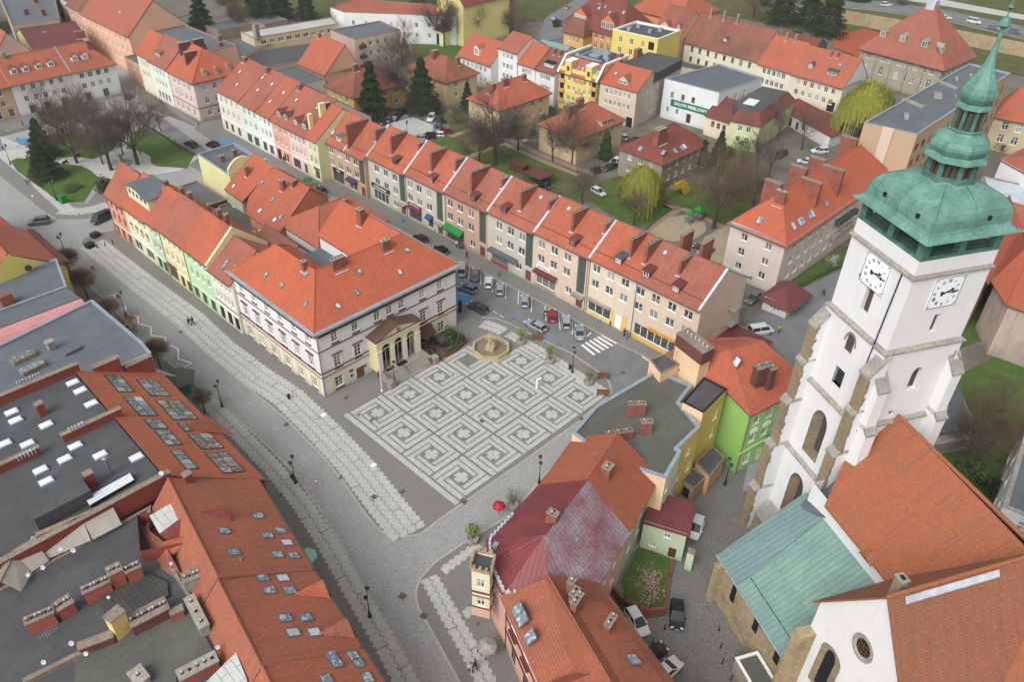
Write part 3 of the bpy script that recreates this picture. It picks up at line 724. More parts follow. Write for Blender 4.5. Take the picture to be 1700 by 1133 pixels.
sheet('square_edge_strip',[(-.95,0),(-.95,-4*T-.1),(-.12,-4*T-.1),(-.12,0)],'slab',KZ+.006)
f=MB()
for a in range(4):
    for b in range(5):
        if(a,b)==(0,4):continue
        panel(f,a,b,KZ+.012,(a,b)!=(0,3))
props(f.build('square_meander_inlay',[M['slab']]),kind='structure')
sheet('pavement_fountain',[(4*T+.1,.2),(4*T+.1,-T+.1),(5*T+.2,-T+.1),(5*T+.2,.2)],'pave',KZ+.012)
# road paint
def paint(name,pts,w=.26,z=None,mat='mark'):return ribbon(name,pts,w,mat,z)
zz=PP((178,492),(190,489),(190,497));paint('zigzag_marking',zz)
zz=PP((208,508),(209,521),(229,526),(230,538),(251,543),(251,557),(274,561),(276,570),(296,580),(296,596),(319,604),(306,609));paint('zigzag_marking',zz)
zz=PP((1002,558),(1030,566),(1040,577),(1060,583),(1068,594),(1079,601),(1088,607));paint('zigzag_marking',zz)
paint('zigzag_marking',PP((973,560),(981,553)))
zl=LV[0]+.006
for(x0,y0),(x1,y1)in(((966,573),(987,590)),((972,569),(996,586)),((979,566),(1003,582)),((986,563),(1010,579)),((992,560),(1017,575)),((999,557),(1024,571))):
    ribbon('zebra_stripe',PP((x0,y0),(x1,y1)),.5,'mark',zl)
for(x0,y0),(x1,y1)in(((779,440),(778,463)),((798,450),(798,473)),((819,460),(817,486)),((840,471),(839,497)),((861,483),(860,505)),((883,495),(882,519)),((905,508),(906,533)),((927,520),(930,548)),((950,533),(950,556)),((971,545),(972,567))):ribbon('bay_line',PP((x0,y0),(x1,y1)),.14,'mark',zl)
sheet('blue_parking_bay',PP((757,486),(780,492),(780,502),(772,508),(757,503)),'blue');paint('bay_line',PP((757,486),(780,492)),.12);paint('lane_dash',PP((819,517),(826,522)),.14);paint('lane_dash',PP((829,523),(836,528)),.14);paint('lane_dash',PP((812,513),(816,515)),.14)
sheet('blue_parking_bay',PP((0,238),(24,233),(31,241),(13,246),(3,245)),'blue');sheet('blue_parking_bay',PP((26,232),(50,229),(57,237),(33,241)),'blue');sheet('blue_parking_bay',PP((361,233),(381,230),(386,236),(372,240)),'blue')
for px,py,w,h in((800,700,.7,.7),(466,823,.6,.4),(475,706,.7,.6),(566,794,.7,.4),(621,826,.7,.7),(668,991,.8,.8),(704,1024,.7,.9),(618,698,.9,.5),(668,818,.9,.6),(770,834,.8,.8),(1034,619,.7,.7),(300,552,.7,.4),(794,1037,.6,.3),(596,690,.7,.4),(575,661,.8,.6),(965,696,.7,.5),(850,1065,.6,.6)):
    c=P(px,py);f=MB();f.obox((c[0],c[1],KZ-.02),w,h,.045,.3);props(f.build('manhole_cover',[M['manh']]),kind='structure')
for k,(x,y)in enumerate([(-4.2,-11.8),(-3.1,2.2)]):
    f=MB();f.obox((x,y,KZ),.8,.7,.03,.1);props(f.build('white_slab',[M['white']]),kind='structure')
# park at the top left
sheet('park_path',PP((0,226),(60,250),(120,268),(190,225),(238,203),(262,215),(330,262),(300,285),(190,300),(160,300),(120,290),(15,272)),'slab')
GZ=LV[0]+.05
def lawn(pts,mat='grass',name='lawn'):
    LV[0]+=.003;o=sheet(name,PP(*pts),mat,LV[0]+.02);return o
lawn([(18,268),(28,263),(60,265),(100,272),(135,276),(150,283),(165,296),(157,307),(139,336),(99,337),(79,321),(28,284)])
lawn([(40,253),(61,249),(64,225),(109,222),(150,222),(195,225),(193,240),(188,250),(172,258),(155,265),(121,260),(99,262),(59,257)])
lawn([(237,210),(322,260),(310,280),(262,277),(251,272),(250,260),(235,252),(209,247),(217,225)])
# courtyard behind the long row
sheet('courtyard_ground',[(62,-28),(175,-28),(190,130),(64,120)],'yard')
lawn([(600,195),(640,190),(690,150),(740,190),(800,205),(860,250),(1000,300),(1040,290),(1140,325),(1260,350),(1240,380),(1100,350),(960,335),(760,265),(700,240),(745,225),(735,200),(650,180),(640,200)],'grassdull','courtyard_lawn')
lawn([(710,236),(742,228),(800,255),(790,262),(750,252),(735,262)]);lawn([(812,250),(862,275),(850,292),(790,262)]);lawn([(834,243),(960,285),(950,293),(850,262)])
lawn([(980,335),(1010,300),(1080,315),(1118,350),(1080,375),(1040,378)]);lawn([(1130,300),(1230,320),(1262,335),(1205,372),(1150,345),(1110,335)])
sheet('parking_lot',PP((600,215),(640,188),(690,175),(745,200),(748,225),(700,243),(660,240)),'asphalt');sheet('parking_lot_slabs',PP((648,206),(684,195),(719,208),(719,218),(676,233)),'slab')
sheet('yard_drive',PP((858,220),(905,238),(1010,262),(1060,240),(1110,205),(1130,215),(1020,275),(985,290),(900,262),(850,235)),'yard');sheet('yard_drive',PP((1185,280),(1240,245),(1330,205),(1365,235),(1300,265),(1245,300),(1190,310)),'yard')
ribbon('brick_path',PP((748,228),(800,208),(820,195)),1.6,'pink');ribbon('brick_path',PP((770,266),(812,247),(838,240),(900,268),(960,292)),1.6,'pink');ribbon('brick_path',PP((850,233),(892,255),(960,282),(1000,292)),2.0,'pink');ribbon('brick_path',PP((1075,392),(1095,370),(1125,350),(1100,342),(1140,350),(1200,378)),1.8,'pink')
sheet('playground_sand',PP((1080,385),(1110,362),(1140,358),(1170,370),(1172,385),(1150,400),(1115,402),(1090,398)),'sandpit')
sheet('gravel_yard',PP((1170,395),(1215,370),(1200,440),(1150,430)),'sandpit')
# top right: embankment road above the old wall
# churchyard on the right
sheet('churchyard_lawn',[(46,-90),(100,-90),(108,-56),(66,-58),(50,-66)],'grass');sheet('churchyard_path',PP((1540,600),(1650,560),(1660,590),(1560,640)),'yard')
lawn([(1310,465),(1420,400),(1415,420),(1400,445),(1330,480)]);lawn([(1385,445),(1425,400),(1425,440)])
sheet('garden',PP((1030,970),(1062,905),(1112,930),(1108,1000),(1090,1030),(1045,1005)),'grass');
lawn([(1200,320),(1250,300),(1290,300),(1240,330)])
# slopes at the top: river meadow, road
sheet('meadow',[(120,170),(250,100),(262,-30),(300,-60),(700,-100),(700,400),(150,400)],'grassdull')
lawn([(530,22),(560,20),(700,42),(640,48),(600,60),(560,45)]);lawn([(680,70),(720,50),(830,20),(800,90),(740,120),(690,100)]);lawn([(1400,25),(1440,45),(1410,55)])
sheet('river_road',PP((895,60),(905,30),(955,0),(985,-25),(1010,-25),(985,5),(960,30),(955,60),(900,70)),'asphalt');
EB=[(268,75),(276,52),(281.5,14),(283,-12),(286,-40)]
f=MB();EZ=5.0
for a,b in zip(EB,EB[1:]):
    f.mi=0;f.face((*a,0),(*b,0),(*b,EZ),(*a,EZ))
back=[(p[0]+110,p[1])for p in EB];f.mi=1;f.face(*[(*p,EZ)for p in EB],*[(*p,EZ)for p in back[::-1]])
props(f.build('embankment',[M['sandlight'],M['grassdull']]),kind='structure')
def z5(*p):return[P(a,b,EZ)for a,b in p]
LV2=EZ+.01
sheet('embankment_road',z5((1400,2),(1445,0),(1560,14),(1720,48),(1720,66),(1560,30),(1440,14),(1400,10)),'asphalt',LV2)
ribbon('embankment_kerb',z5((1400,12),(1445,16),(1560,32),(1720,69)),.8,'kerb',LV2+.02)
sheet('embankment_path',z5((1500,0),(1530,-8),(1720,28),(1720,36),(1560,8)),'slab',LV2)
sheet('tennis_court',PP((1380,55),(1412,42),(1470,58),(1440,102),(1385,80)),soil('clay_court',C('a8583a'),C('9a5338')));
# ================================================================ town hall
def q4(x0,y0,s,*p):return[(x0+a/s,y0+b/s)for a,b in p]
M['hall']=plaster('dfd9c6',1.0,.22,'hall_plaster');M['hallw']=plaster('e6e6e4',1.0,.12,'hall_upper_plaster');M['hally']=plaster('cdbd96',.95,.2,'hall_ochre')
M['hallpink']=plaster('d3bfb6',1,.2,'hall_band')
hx0,hx1,hy0,hy1=-.5,27.8,5.6,29.5
H=Bld('town_hall','large cream and white town hall with arched portico and stairs facing the patterned square','town hall',
        [(hx0,hy0),(hx1,hy0),(hx1,hy1),(hx1-11,hy1),(hx1-11,20),(11,20),(11,hy1),(hx0,hy1)],13,M['hall'])
fx=[3.2,7.1,11.4,13.9,16.4,20.8,24.7]
H.openings(0,fx,10.4,1.15,1.75,'town');H.openings(0,[fx[0],fx[1],fx[5],fx[6]],5.75,1.3,2.2,'town');H.openings(0,[3.0,24.7],1.7,1.5,2.0,'town')
H.openings(0,[7.2],1.15,1.6,2.3,'door','wood');H.openings(0,[20.7],1.4,1.3,2.4,'dark');H.openings(0,[11.4,13.9,16.4],3.1,1.5,3.4,'dark')
ly=[2.2,6.0,9.9,13.8,17.7,21.5]
H.openings(7,ly,10.6,1.15,1.75,'town');H.openings(7,ly,6.2,1.3,2.2,'town');H.openings(7,ly,1.8,1.4,1.9,'town')
H.openings(1,[3,7,11,15,19],[10.4,5.8,1.9],1.2,1.8,'town')
for k in(0,1,7):H.split[k]=(8.86,M['hallw'])
H.walls()
ov=.5;e=12.95;R1=(5.2,12.8,18);R2=(22.4,12.8,18);L2=(5.2,hy1-5.5,18);Q2=(22.4,hy1-1,18)
x0,x1,y0,y1=hx0-ov,hx1+ov,hy0-ov,hy1+ov
F=[[(x0,y0,e),(x1,y0,e),R2,R1],[(x0,y1,e),(x0,y0,e),R1,L2],[(x0,y1,e),L2,(11.2,y1,e)],[(11.2,y1,e),L2,R1,(11.2,20.2,e)],
     [(11.2,20.2,e),R1,R2,(16.6,20.2,e)],[(x1,y0,e),(x1,y1,e),(22.4,y1,18),R2],[(16.6,20.2,e),R2,(22.4,y1,18),(16.6,y1,e)]]
H.polyroof(F,'tileB',.22,caps=[((x0,y0,e),R1),((x1,y0,e),R2),(R1,R2),(R1,L2),(L2,(x0,y1,e)),(R2,(22.4,y1,18)),(L2,(11.2,y1,e))])
f=MB()
for(a,b)in(((x0,y0),(x1,y0)),((x1,y0),(x1,y1)),((x0,y1),(x0,y0))):
    a,b=Vector(a),Vector(b);d=(b-a).normalized();n=Vector((d.y,-d.x));p=[a-d*.35,b+d*.35,b+d*.35+n*.75,a-d*.35+n*.75]
    p=[a+n*.42-d*.42,b+n*.42+d*.42,b-n*.2+d*-.2,a-n*.2+d*.2]
    f.slab([[(*p[0],e-.02),(*p[1],e-.02),(*p[2],e+.1),(*p[3],e+.1)]],.14)
f.build('zinc_gutter',[M['zinc']],H.roof)
for ed,L in((0,28.3),(7,23.9),(1,23.9)):
    H.band(ed,11.62,.8,.36,'sandlight','frieze',.36 if ed else 0,L);H.band(ed,12.44,.3,.7,'hallw','cornice')
    a,d,nrm,LL=H.edge(ed);f=MB()
    for k in range(int(LL/.62)):
        c=a+d*(.4+k*.62)+nrm*.42;f.obox((c.x,c.y,11.7),.3,.24,.62,math.atan2(d.y,d.x))
    c=a+d*(L/2)+nrm*.39;f.obox((c.x,c.y,11.66),L-.8,.07,.5,math.atan2(d.y,d.x));f.build('brackets',[M['brown']],H.root)
    H.band(ed,8.75,.14,.12,'darkred');H.band(ed,4.0,.55,.14,'hallpink','string_course',.14 if ed==7 else 0);H.band(ed,4.58,.12,.24,'darkred');H.band(ed,3.85,.12,.2,'darkred')
def hall_trim(ed,xs,z,w,h,hood=True,white=False):
    for x in xs:
        H.box_on(ed,x,z-h/2-.42,w+.3,.3,.16,'darkred','window_sill')
        if hood:H.box_on(ed,x,z+h/2+.35,w+.7,.13,.3,'darkred','window_hood')
        f=MB();a,d,nrm,L=H.edge(ed);r=math.atan2(d.y,d.x)
        for dx,ww,zz,hh in(((-w/2-.12,.2,z-h/2,h),(w/2+.12,.2,z-h/2,h),(0,w+.44,z+h/2,.2))if z>3 else((-w/2-.42,.8,z-h/2-.5,h+1.0),(w/2+.42,.8,z-h/2-.5,h+1.0),(0,w+1.64,z+h/2+.5,.3))):
            c=a+d*(x+dx)+nrm*.035;f.obox((c.x,c.y,zz),ww,.06,hh,r)
        f.build('architrave',[M['hallw' if z>3 else 'hally']],H.root)
hall_trim(0,fx,10.4,1.15,1.75);hall_trim(0,[fx[0],fx[1],fx[5],fx[6]],5.75,1.3,2.2);hall_trim(7,ly,10.6,1.15,1.75);hall_trim(7,ly,6.2,1.3,2.2);hall_trim(7,ly,1.8,1.4,1.9,False);hall_trim(0,[3.0,24.7],1.7,1.5,2.0,False)
H.pipe(0,.12,12.7);H.pipe(1,23,12.7)
# portico: pediment on piers with three arches
def arch_wall(f,x0,x1,y0,y1,z0,ztop,arches,zs):
    xs=[x0]
    for cx,r in arches:xs+=[cx-r,cx+r]
    xs.append(x1)
    for a,b in zip(xs[::2],xs[1::2]):f.box(a,y0,z0,b,y1,zs)
    n=10
    for cx,r in arches:
        pts=[(cx-r*cos(pi*k/n),zs+r*sin(pi*k/n))for k in range(n+1)]
        for(ax,az),(bx,bz)in zip(pts,pts[1:]):
            for y in(y0,y1):f.face((ax,y,az),(bx,y,bz),(bx,y,ztop),(ax,y,ztop))
            f.face((ax,y0,az),(bx,y0,bz),(bx,y1,bz),(ax,y1,az))
    xs2=[x0]+[v for cx,r in arches for v in(cx-r,cx+r)]+[x1]
    for a,b in zip(xs2[::2],xs2[1::2]):f.box(a,y0,zs,b,y1,ztop)
pz=1.15;px0,px1,py=8.6,17.5,3.3
f=MB();arch_wall(f,px0,px1,py,py+.6,pz,7.0,[(10.5,.95),(13.05,.95),(15.6,.95)],5.2)
f.box(px0,py+.6,pz,px0+.6,5.6,7.0);f.box(px1-.6,py+.6,pz,px1,5.6,7.0)
po=f.build('portico',[M['hally']],H.root)
for x0_,x1_ in((px0,9.55),(11.45,12.1),(14.0,14.65),(16.55,px1)):
    f=MB();f.box(x0_-.02,py-.12,pz,x1_+.02,py-.005,5.1);f.box(x0_-.08,py-.2,5.1,x1_+.08,py-.006,5.32);f.build('pier',[M['hallpink']],po)
f=MB();f.box(px0-.2,py-.25,7.0,px1+.2,5.58,7.4);f.build('entablature',[M['hallw']],po)
f=MB();f.box(px0-.3,py-.35,7.402,px1+.3,5.57,7.52);xm=(px0+px1)/2
f.slab([[(px0-.4,py-.4,7.52),(xm,py-.4,8.95),(xm,5.58,8.95),(px0-.4,5.58,7.52)],[(xm,py-.4,8.95),(px1+.4,py-.4,7.52),(px1+.4,5.58,7.52),(xm,5.58,8.95)]],.12)
f.build('portico_roof',[seamed('6a4a40','5b433c',.6,'brown_sheet',.5)],po)
f=MB();f.face((px0,py-.2,7.5),(px1,py-.2,7.5),(xm,py-.2,8.75));f.mi=1;f.box(xm-.4,py-.3,7.6,xm+.4,py-.205,8.3);f.build('pediment',[M['hally'],M['sand']],po)
f=MB()
for x in(10.5,13.05,15.6):
    f.box(x-.95,py+.3,5.0,x+.95,py+.38,5.1);f.box(x-.03,py+.3,1.2,x+.03,py+.36,5.0)
f.build('transom_bar',[M['white']],po)
f=MB();f.box(px0+.65,5.3,pz,px1-.75,5.55,6.9);f.build('vestibule_dark',[M['black']],po)  # black sheet standing for the shade inside the entrance, behind the arches
# stairs: broad flight with landing, cheek walls and iron rails
f=MB();ys=0.0
for k in range(7):
    z=pz*(k+1)/7;f.box(9.2,ys+k*.32,0.05,17.3,ys+k*.32+.4 if k<6 else py+2.2,z)
st=f.build('stairs',[M['concrete']],H.root)
for q_ in((8.7,.75,9.18,3.2,1.35),(17.35,.75,17.75,3.2,1.35),(17.35,-.4,18.4,.7,1.5),(8.1,-.4,9.18,.7,1.3)):f=MB();f.box(q_[0],q_[1],.05,q_[2],q_[3],q_[4]);f.build('stair_cheek',[M['stone']],st)
f=MB();f.box(12.1,2.3,pz+.01,14.0,3.25,pz+.03);f.box(9.8,2.6,pz+.01,11,3.2,pz+.03);f.build('door_mat',[M['black']],st)
for x in(8.95,12.6,17.55):
    f=MB()
    for k in range(5):f.tube((x,.45+k*.5,.3+k*.22),(x,.45+k*.5,1.1+k*.24),.035,n=5)
    f.tube((x,.45,1.1),(x,2.5,2.07),.045,n=5);f.build('handrail',[M['iron']],st)
H.box_on(0,5.4,2.2,.8,.5,.05,'darkred','plaque');H.box_on(0,5.4,1.2,.5,.5,.05,'iron','plaque');H.box_on(0,8.2,1.6,.5,.8,.05,'metal','plaque')
f=MB()
for k in range(8):f.face((19.0,5.55-k*.17,3.7-k*.19),(21.9,5.55-k*.17,3.7-k*.19),(21.9,5.38-k*.17,3.51-k*.19),(19.0,5.38-k*.17,3.51-k*.19))
f.build('awning',[M['brown']],H.root)
a_,d_,n_,l_=H.edge(0);H.box_on(0,11.1,8.9,.8,.6,.35,'metal','air_conditioner')
for p in q4(425,283,4,(70,690),(330,690),(170,765),(330,885),(545,900),(672,810),(690,675),(955,675),(1005,530)):H.skylight(p,.55,.75)
H.chimney(q4(425,283,4,(545,640))[0],2.3,.9,1.6,0,pots=0);H.chimney(q4(425,283,4,(862,520))[0],1.6,.8,1.6,0);H.chimney(q4(425,283,4,(700,345))[0],1.0,1.2,2.6,0);H.chimney(q4(425,283,4,(323,655))[0],.7,.7,1.4,0)
f=MB();f.face((11,20,10.5),(16.8,20,10.5),(16.8,hy1,10.5),(11,hy1,10.5));f.build('courtyard_roof',[M['bluegrey']],H.root)
# annexe behind the hall: tiled roofs to the shopping street
A=Bld('tiled_annexe','long low tiled annexe behind the town hall reaching the shopping street','building',rect(17,30.5,0,15.5,13),10.2,M['hall']);A.even(1,3,[6.8],1.2,1.6).walls();A.gable(14.2,'tileB',5,4,oh=.4);A.chimney(('uv',10,5),.6,.6,1.2)
A=Bld('tiled_annexe','cream annexe with brown eaves between the town hall wing and the salmon gable','building',rect(9,30.6,0,7.9,11),8,M['hall']);A.even(3,3,[5.5],.9,1.3).walls();A.gable(12,'tileD',0,0,axis=1)
# ================================================================ row west of the hall (faces the granite street)
def rowhouse(y1,y0,h,wall,label,cols,rows,ww=1.15,wh=1.6,x=-1,d=11,hr=None,roof='tileA',kind='cas',fm='white',base=None,name='terraced_house',skip_roof=False,rr=.5,group=None,go=.02):
    B=Bld(name,label,'house',faceW(y1,y0,x,d),h,wall,group=group)
    L=y1-y0;B.even(0,cols,rows,ww,wh,kind,fm,m=.6)
    if base is not None:B.openings(0,*base)if isinstance(base,tuple)else[B.openings(0,*b)for b in base]
    B.walls()
    if not skip_roof:B.gable(hr or h+4.8,roof,0,0,r=rr,go=go,oh=.55)
    return B
GC='terraced houses along the granite street'
c1=rowhouse(79.8,71.3,9.6,plaster('bf8a76',1,.3),'salmon pink terraced house at the corner by the parked van',3,[7.9,5.3],.9,1.5,fm='brown',hr=14.6,d=9.5,base=([1.5,4.2,7.0],1.6,1.3,2.0,'old','brown'),group=GC)
c1.band(0,3.0,.12,.1,'white');c1.pipe(0,.2)
c2=rowhouse(71.28,61.0,10.2,plaster('c9c4a4',1,.35),'pale yellow terraced house with red window hoods and grey curved roof dormer',4,[8.4,5.4],1.0,1.7,hr=15,d=11,base=([2.4,7.5],1.7,3.2,2.2,'shop','white'),group=GC)
c2.band(0,3.3,.3,.14,'white')
for z in(8.4,5.4):
    for x in(1.73,4.0,6.27,8.55):
        a,d,nrm,L=c2.edge(0);f=MB();o=a+d*x+nrm*.02;T_=lambda u,v,zz:(o.x+d.x*u+nrm.x*v,o.y+d.y*u+nrm.y*v,zz)
        f.face(T_(-.8,0,z+.95),T_(.8,0,z+.95),T_(0,0,z+1.4));f.face(T_(-.8,.25,z+.95),T_(0,.25,z+1.4),T_(0,0,z+1.4),T_(-.8,0,z+.95));f.face(T_(.8,.25,z+.95),T_(0,.25,z+1.4),T_(0,0,z+1.4),T_(.8,0,z+.95));f.build('window_hood',[M['darkred']],c2.root)
# big grey dormer
f=MB();bx0,bx1,by0,by1=.4,4.6,61.6,70.6
f.mi=1;f.prism([(bx0,by0),(bx1,by0),(bx1,by1),(bx0,by1)],11,13.9);f.mi=0
for k in range(6):
    ya,yb=by0-.4+(by1-by0+.8)*k/6,by0-.4+(by1-by0+.8)*(k+1)/6;za,zb=13.9+1.3*sin(pi*k/6),13.9+1.3*sin(pi*(k+1)/6)
    f.slab([[(bx0-.6,ya,za),(bx1+.5,ya,za+.3),(bx1+.5,yb,zb+.3),(bx0-.6,yb,zb)][::-1]],.12)
f.mi=2
for k in range(5):f.box(bx0-.03,by0+.8+k*1.65,12.6,bx0-.005,by0+1.7+k*1.65,13.5)
f.build('large_dormer',[M['felt2'],plaster('c9c0a0',1,.3),M['glass']],c2.roof)
c3=rowhouse(60.98,56.0,10.8,plaster('a9b89b',1,.35),'sage green terraced house with a narrow two-window front',2,[8.9,5.9],1.1,1.7,hr=15.6,base=([1.5,3.7],1.7,1.6,2.3,'shop','brown'),group=GC)
c4=rowhouse(55.98,46.6,11.2,plaster('cdbf95',1,.3),'butter yellow terraced house with a burgundy shop front',4,[9.4,6.2],1.0,1.8,hr=16,kind='old',base=[([2.0],1.6,3.4,2.2,'shop','darkred'),([5.6,8.0],1.5,1.4,2.4,'door','brown')],group=GC)
c4.box_on(0,2.0,2.9,3.8,.8,.15,'darkred','sign_board');c4.pipe(0,.15);c4.pipe(0,9.3)
c5=rowhouse(46.58,37.2,11.2,plaster('a7c09c',1,.35),'mint green terraced house with three rows of small windows',4,[9.5,6.4],1.1,1.7,hr=16,base=([1.5,4.5,7.6],1.6,1.7,2.3,'shop','brown'),group=GC)
for B in(c3,c4,c5):B.band(0,3.2,.12,.1,'white')
c6=rowhouse(37.18,29.6,10.6,plaster('d8cfb4',1,.25),'cream arcaded house with ochre arches next to the town hall',5,[8.7,5.8],.8,1.7,hr=14.6,kind='old',base=([1.4,4.0,6.4],1.7,1.6,2.8,'dark','brown'),group=GC)
c6.band(0,3.3,.2,.14,'white');c6.band(0,4.1,.12,.1,'darkred')
c6.skylight(('uv',3.2,1.6),.5,1.9);c6.skylight(('uv',5.6,1.6),.5,1.9)
T5=c5.T;f=MB();
for v0,v1 in((-.5,c5.rd),(c5.D+.5,c5.rd)):
    A_,B_=c5.zr(0,v0)+.25,c5.zr(0,v1)+.25;u=9.38;f.slab([[T5(u-.25,v0,A_),T5(u+.25,v0,A_),T5(u+.25,v1,B_),T5(u-.25,v1,B_)]],1.5)
f.build('gable_parapet',[M['hally']],c5.roof)
for p,B in((('uv',7.8,7.1),c1),(('uv',7,6.8),c2),(('uv',2.5,7),c3),(('uv',1.8,6.6),c4)):B.chimney(p,.8,.6,1.3)
c5.chimney(('uv',3.2,6.6),.6,.7,1.8);c5.chimney(('uv',5.2,6.9),.6,.7,1.8);c4.chimney(('uv',7,7.5),.6,.5,1.2)
# courtyard buildings between the two streets
sal=plaster('b78069',1,.4);yel=plaster('cfc08f',1,.35)
B=Bld('courtyard_building','dark low outbuildings with felt roofs and satellite dishes behind the salmon corner house','outbuilding',rect(9.6,66,0,8.2,12.5),6.5,M['brickdark']);B.even(0,3,3.5,.9,1.2);B.walls();B.flat('felt2',.2)
B=Bld('yellow_building','tall yellow building with a curved parapet, grey felt roof and two red chimneys','house',[(18.5,64),(27.5,64),(27.8,78),(19,78)],12.5,yel);B.even(1,5,[9.5,6.5,3.5],1.1,1.6);B.walls();B.flat('felt2',.6,cop='zinc')
B.T=lambda u,v,z:(18.5+u,64+v,z);B.chimney(('uv',3.0,8),.9,.7,1.4,0);B.chimney(('uv',6.5,9),.9,.7,1.4,0)
f=MB();n=10
top=[(18.5+9*k/n,13+2.6*sin(pi*min(1,k/n*1.25+.05))**.7 if k/n<.76 else 13.4)for k in range(n+1)]
for(xa,za),(xb,zb)in zip(top,top[1:]):
    for y in(63.95,64.4):f.face((xa,y,11),(xb,y,11),(xb,y,zb),(xa,y,za))
    f.face((xa,63.95,za),(xb,63.95,zb),(xb,64.4,zb),(xa,64.4,za))
f.face((18.5,63.95,11),(18.5,64.4,11),(18.5,64.4,top[0][1]),(18.5,63.95,top[0][1]));f.build('curved_parapet',[yel],B.root)
B=Bld('tiled_lean_to','steep tiled wing with dark verge against the curved yellow wall','house',[(17.0,57.5),(24.4,56.8),(24.4,63.8),(17.0,63.8)],9.4,plaster('9fa18c',1,.5));B.openings(0,[2],6,1,1.3);B.walls()
B.polyroof([[(16.8,57.0,9.6),(24.6,56.4,15.0),(24.6,63.9,15.6),(16.8,63.9,10)]],'tileB',.3);B.chimney((411,290),.8,.8,1.8);B.skylight((388,309),.6,.8)
B=Bld('salmon_house','salmon gabled house with roof windows between the courtyard and the town hall','house',[(15.4,41.2),(29.5,45.4),(29.5,61.4),(15.4,52.0)],9.5,sal)
B.openings(3,[3.0,7.5],[7.6,4.5],.9,1.5,'old');B.openings(0,[3.0],[6],.9,1.4);B.walls()
R1=(24.6,44,14.8);R2=(24.6,61.5,14.8)
B.polyroof([[(14.9,52.2,9.3),(14.9,40.9,9.3),(24.6,43.6,14.8),(24.6,58.2,14.8)],[(30.0,45.2,10.6),(30,61.4,10.6),(24.6,58.2,14.8),(24.6,43.6,14.8)],[(14.9,52.2,9.3),(24.6,58.2,14.8),(22.5,62,11.5),(20,60,10)]],'tileB',.22,caps=[((24.6,43.6,14.8),(24.6,58.2,14.8))])
f=MB();f.face((15.4,41.2,9.4),(29.5,45.4,9.4),(29.5,45.4,10.6),(24.6,43.95,14.6));f.build('gable',[sal],B.root)
for p in q4(300,230,5.664,(760,415),(865,575),(745,680),(885,765),(940,740)):B.skylight(p,.7,.9)
B.chimney(q4(300,230,5.664,(965,480))[0],.8,.9,2.0);B.chimney(q4(300,230,5.664,(1070,440))[0],1.4,.6,1.0)
B=Bld('courtyard_building','flat dark-roofed courtyard block with one white skylight','outbuilding',[(10.2,52.6),(15.2,50),(23,57),(23,63.5),(15,63.4),(10.2,60)],7,yel);B.openings(0,[1.5,3.5],5,.9,1.3,'old');B.walls();B.flat('felt3',.2);B.skylight(q4(300,230,5.664,(530,637))[0],1.7,.9,'dome');B.chimney(q4(300,230,5.664,(610,650))[0],.6,.6,1.4,0)
# ================================================================ long row of shops (faces west over the parking)
GD='terraced shops with party-wall flashings'
def shoprow(y1,y0,h,wall,label,cols,ztop,panel,wx=1.72,wh=1.58,ridge=16.3,extra=(),side=None,x=48,rows=2):
    B=Bld('terraced_building',label,'building',faceW(y1,y0,x,14),h,wall,group=GD,side_walls=side)
    B.openings(0,cols,[ztop-3.1*k for k in range(rows)],wx,wh,'cas')
    if panel:B.openings(0,[panel],h/2+1.5,1.9,h-3.6,'panel','darkpanel',deep=.25);B.openings(0,[panel],1.35,1.5,2.3,'door','darkred')
    for ex in extra:B.openings(0,*ex)
    L=y1-y0;B.openings(2,[L*(k+.5)/4 for k in range(4)],[ztop,ztop-3.1,ztop-6.2],1.4,1.4,'cas');B.walls();B.gable(ridge,'tileA',0,0,r=.46,oh=.55,go=.0)
    B.band(0,h-.62,.42,.3,'zinc','eaves_board');return B
def wallchim(B,px,py,w_=.58,up=.45,up_to=None,mat='brick'):
    r=B.hit(px,py)
    if r is None:print('MISSCH',px,py);return
    c,n=r;O=B.pts[0];U=(B.pts[1]-O).normalized();V=Vector((-U.y,U.x,0));u=(c-O).dot(U);v=(c-O).dot(V)
    v1=B.rd-.1 if up_to is None else up_to;T=B.T;zt=B.hr+up;f=MB();a,b=(v,v1)if v<v1 else(v1,v)
    c2_=Vector(T(u,(a+b)/2,0));rot=math.atan2(U.y,U.x);f.obox((c2_.x,c2_.y,B.zr(u,v)-.6),w_,b-a,zt-B.zr(u,v)+.6,rot)
    f.mi=1;f.obox((c2_.x,c2_.y,zt),w_+.16,b-a+.16,.12,rot);f.mi=2
    k=max(2,int((b-a)/.8))
    for i in range(k):
        p=T(u,a+(b-a)*(i+.5)/k,0);f.mi=2;f.obox((p[0],p[1],zt+.12),.26,.3,.05,rot)
        if(i+int(px))%3==0:f.mi=3;f.tube((p[0],p[1],zt+.15),(p[0],p[1],zt+.55),.09,n=6)
    f.mi=4;p=T(u,v-.2 if v<v1 else v+.2,0);f.obox((p[0],p[1],B.zr(u,v-.2 if v<v1 else v+.2)-.05),w_+.3,.5,.12,rot)
    f.build('chimney',[M[mat],M['coping'],M['black'],M['metal'],M['flash']],B.roof)
tan=plaster('a8917b',1,.35);grw=plaster('aba79c',1,.35);crm=plaster('b9ad9c',1,.35);bei=plaster('b7a594',1,.35);pnk=plaster('a98d7c',1,.35)
dA=shoprow(71.0,57.0,9.9,tan,'brown rendered terraced block with a cafe and purple awning, at the row\'s far end',[1.2,4.4,7.6,10.6],8.0,12.8,extra=[([3.2],1.7,4.2,2.4,'shop','iron'),([8.8],1.6,3.0,2.2,'shop','white')],ridge=15.2,x=47)
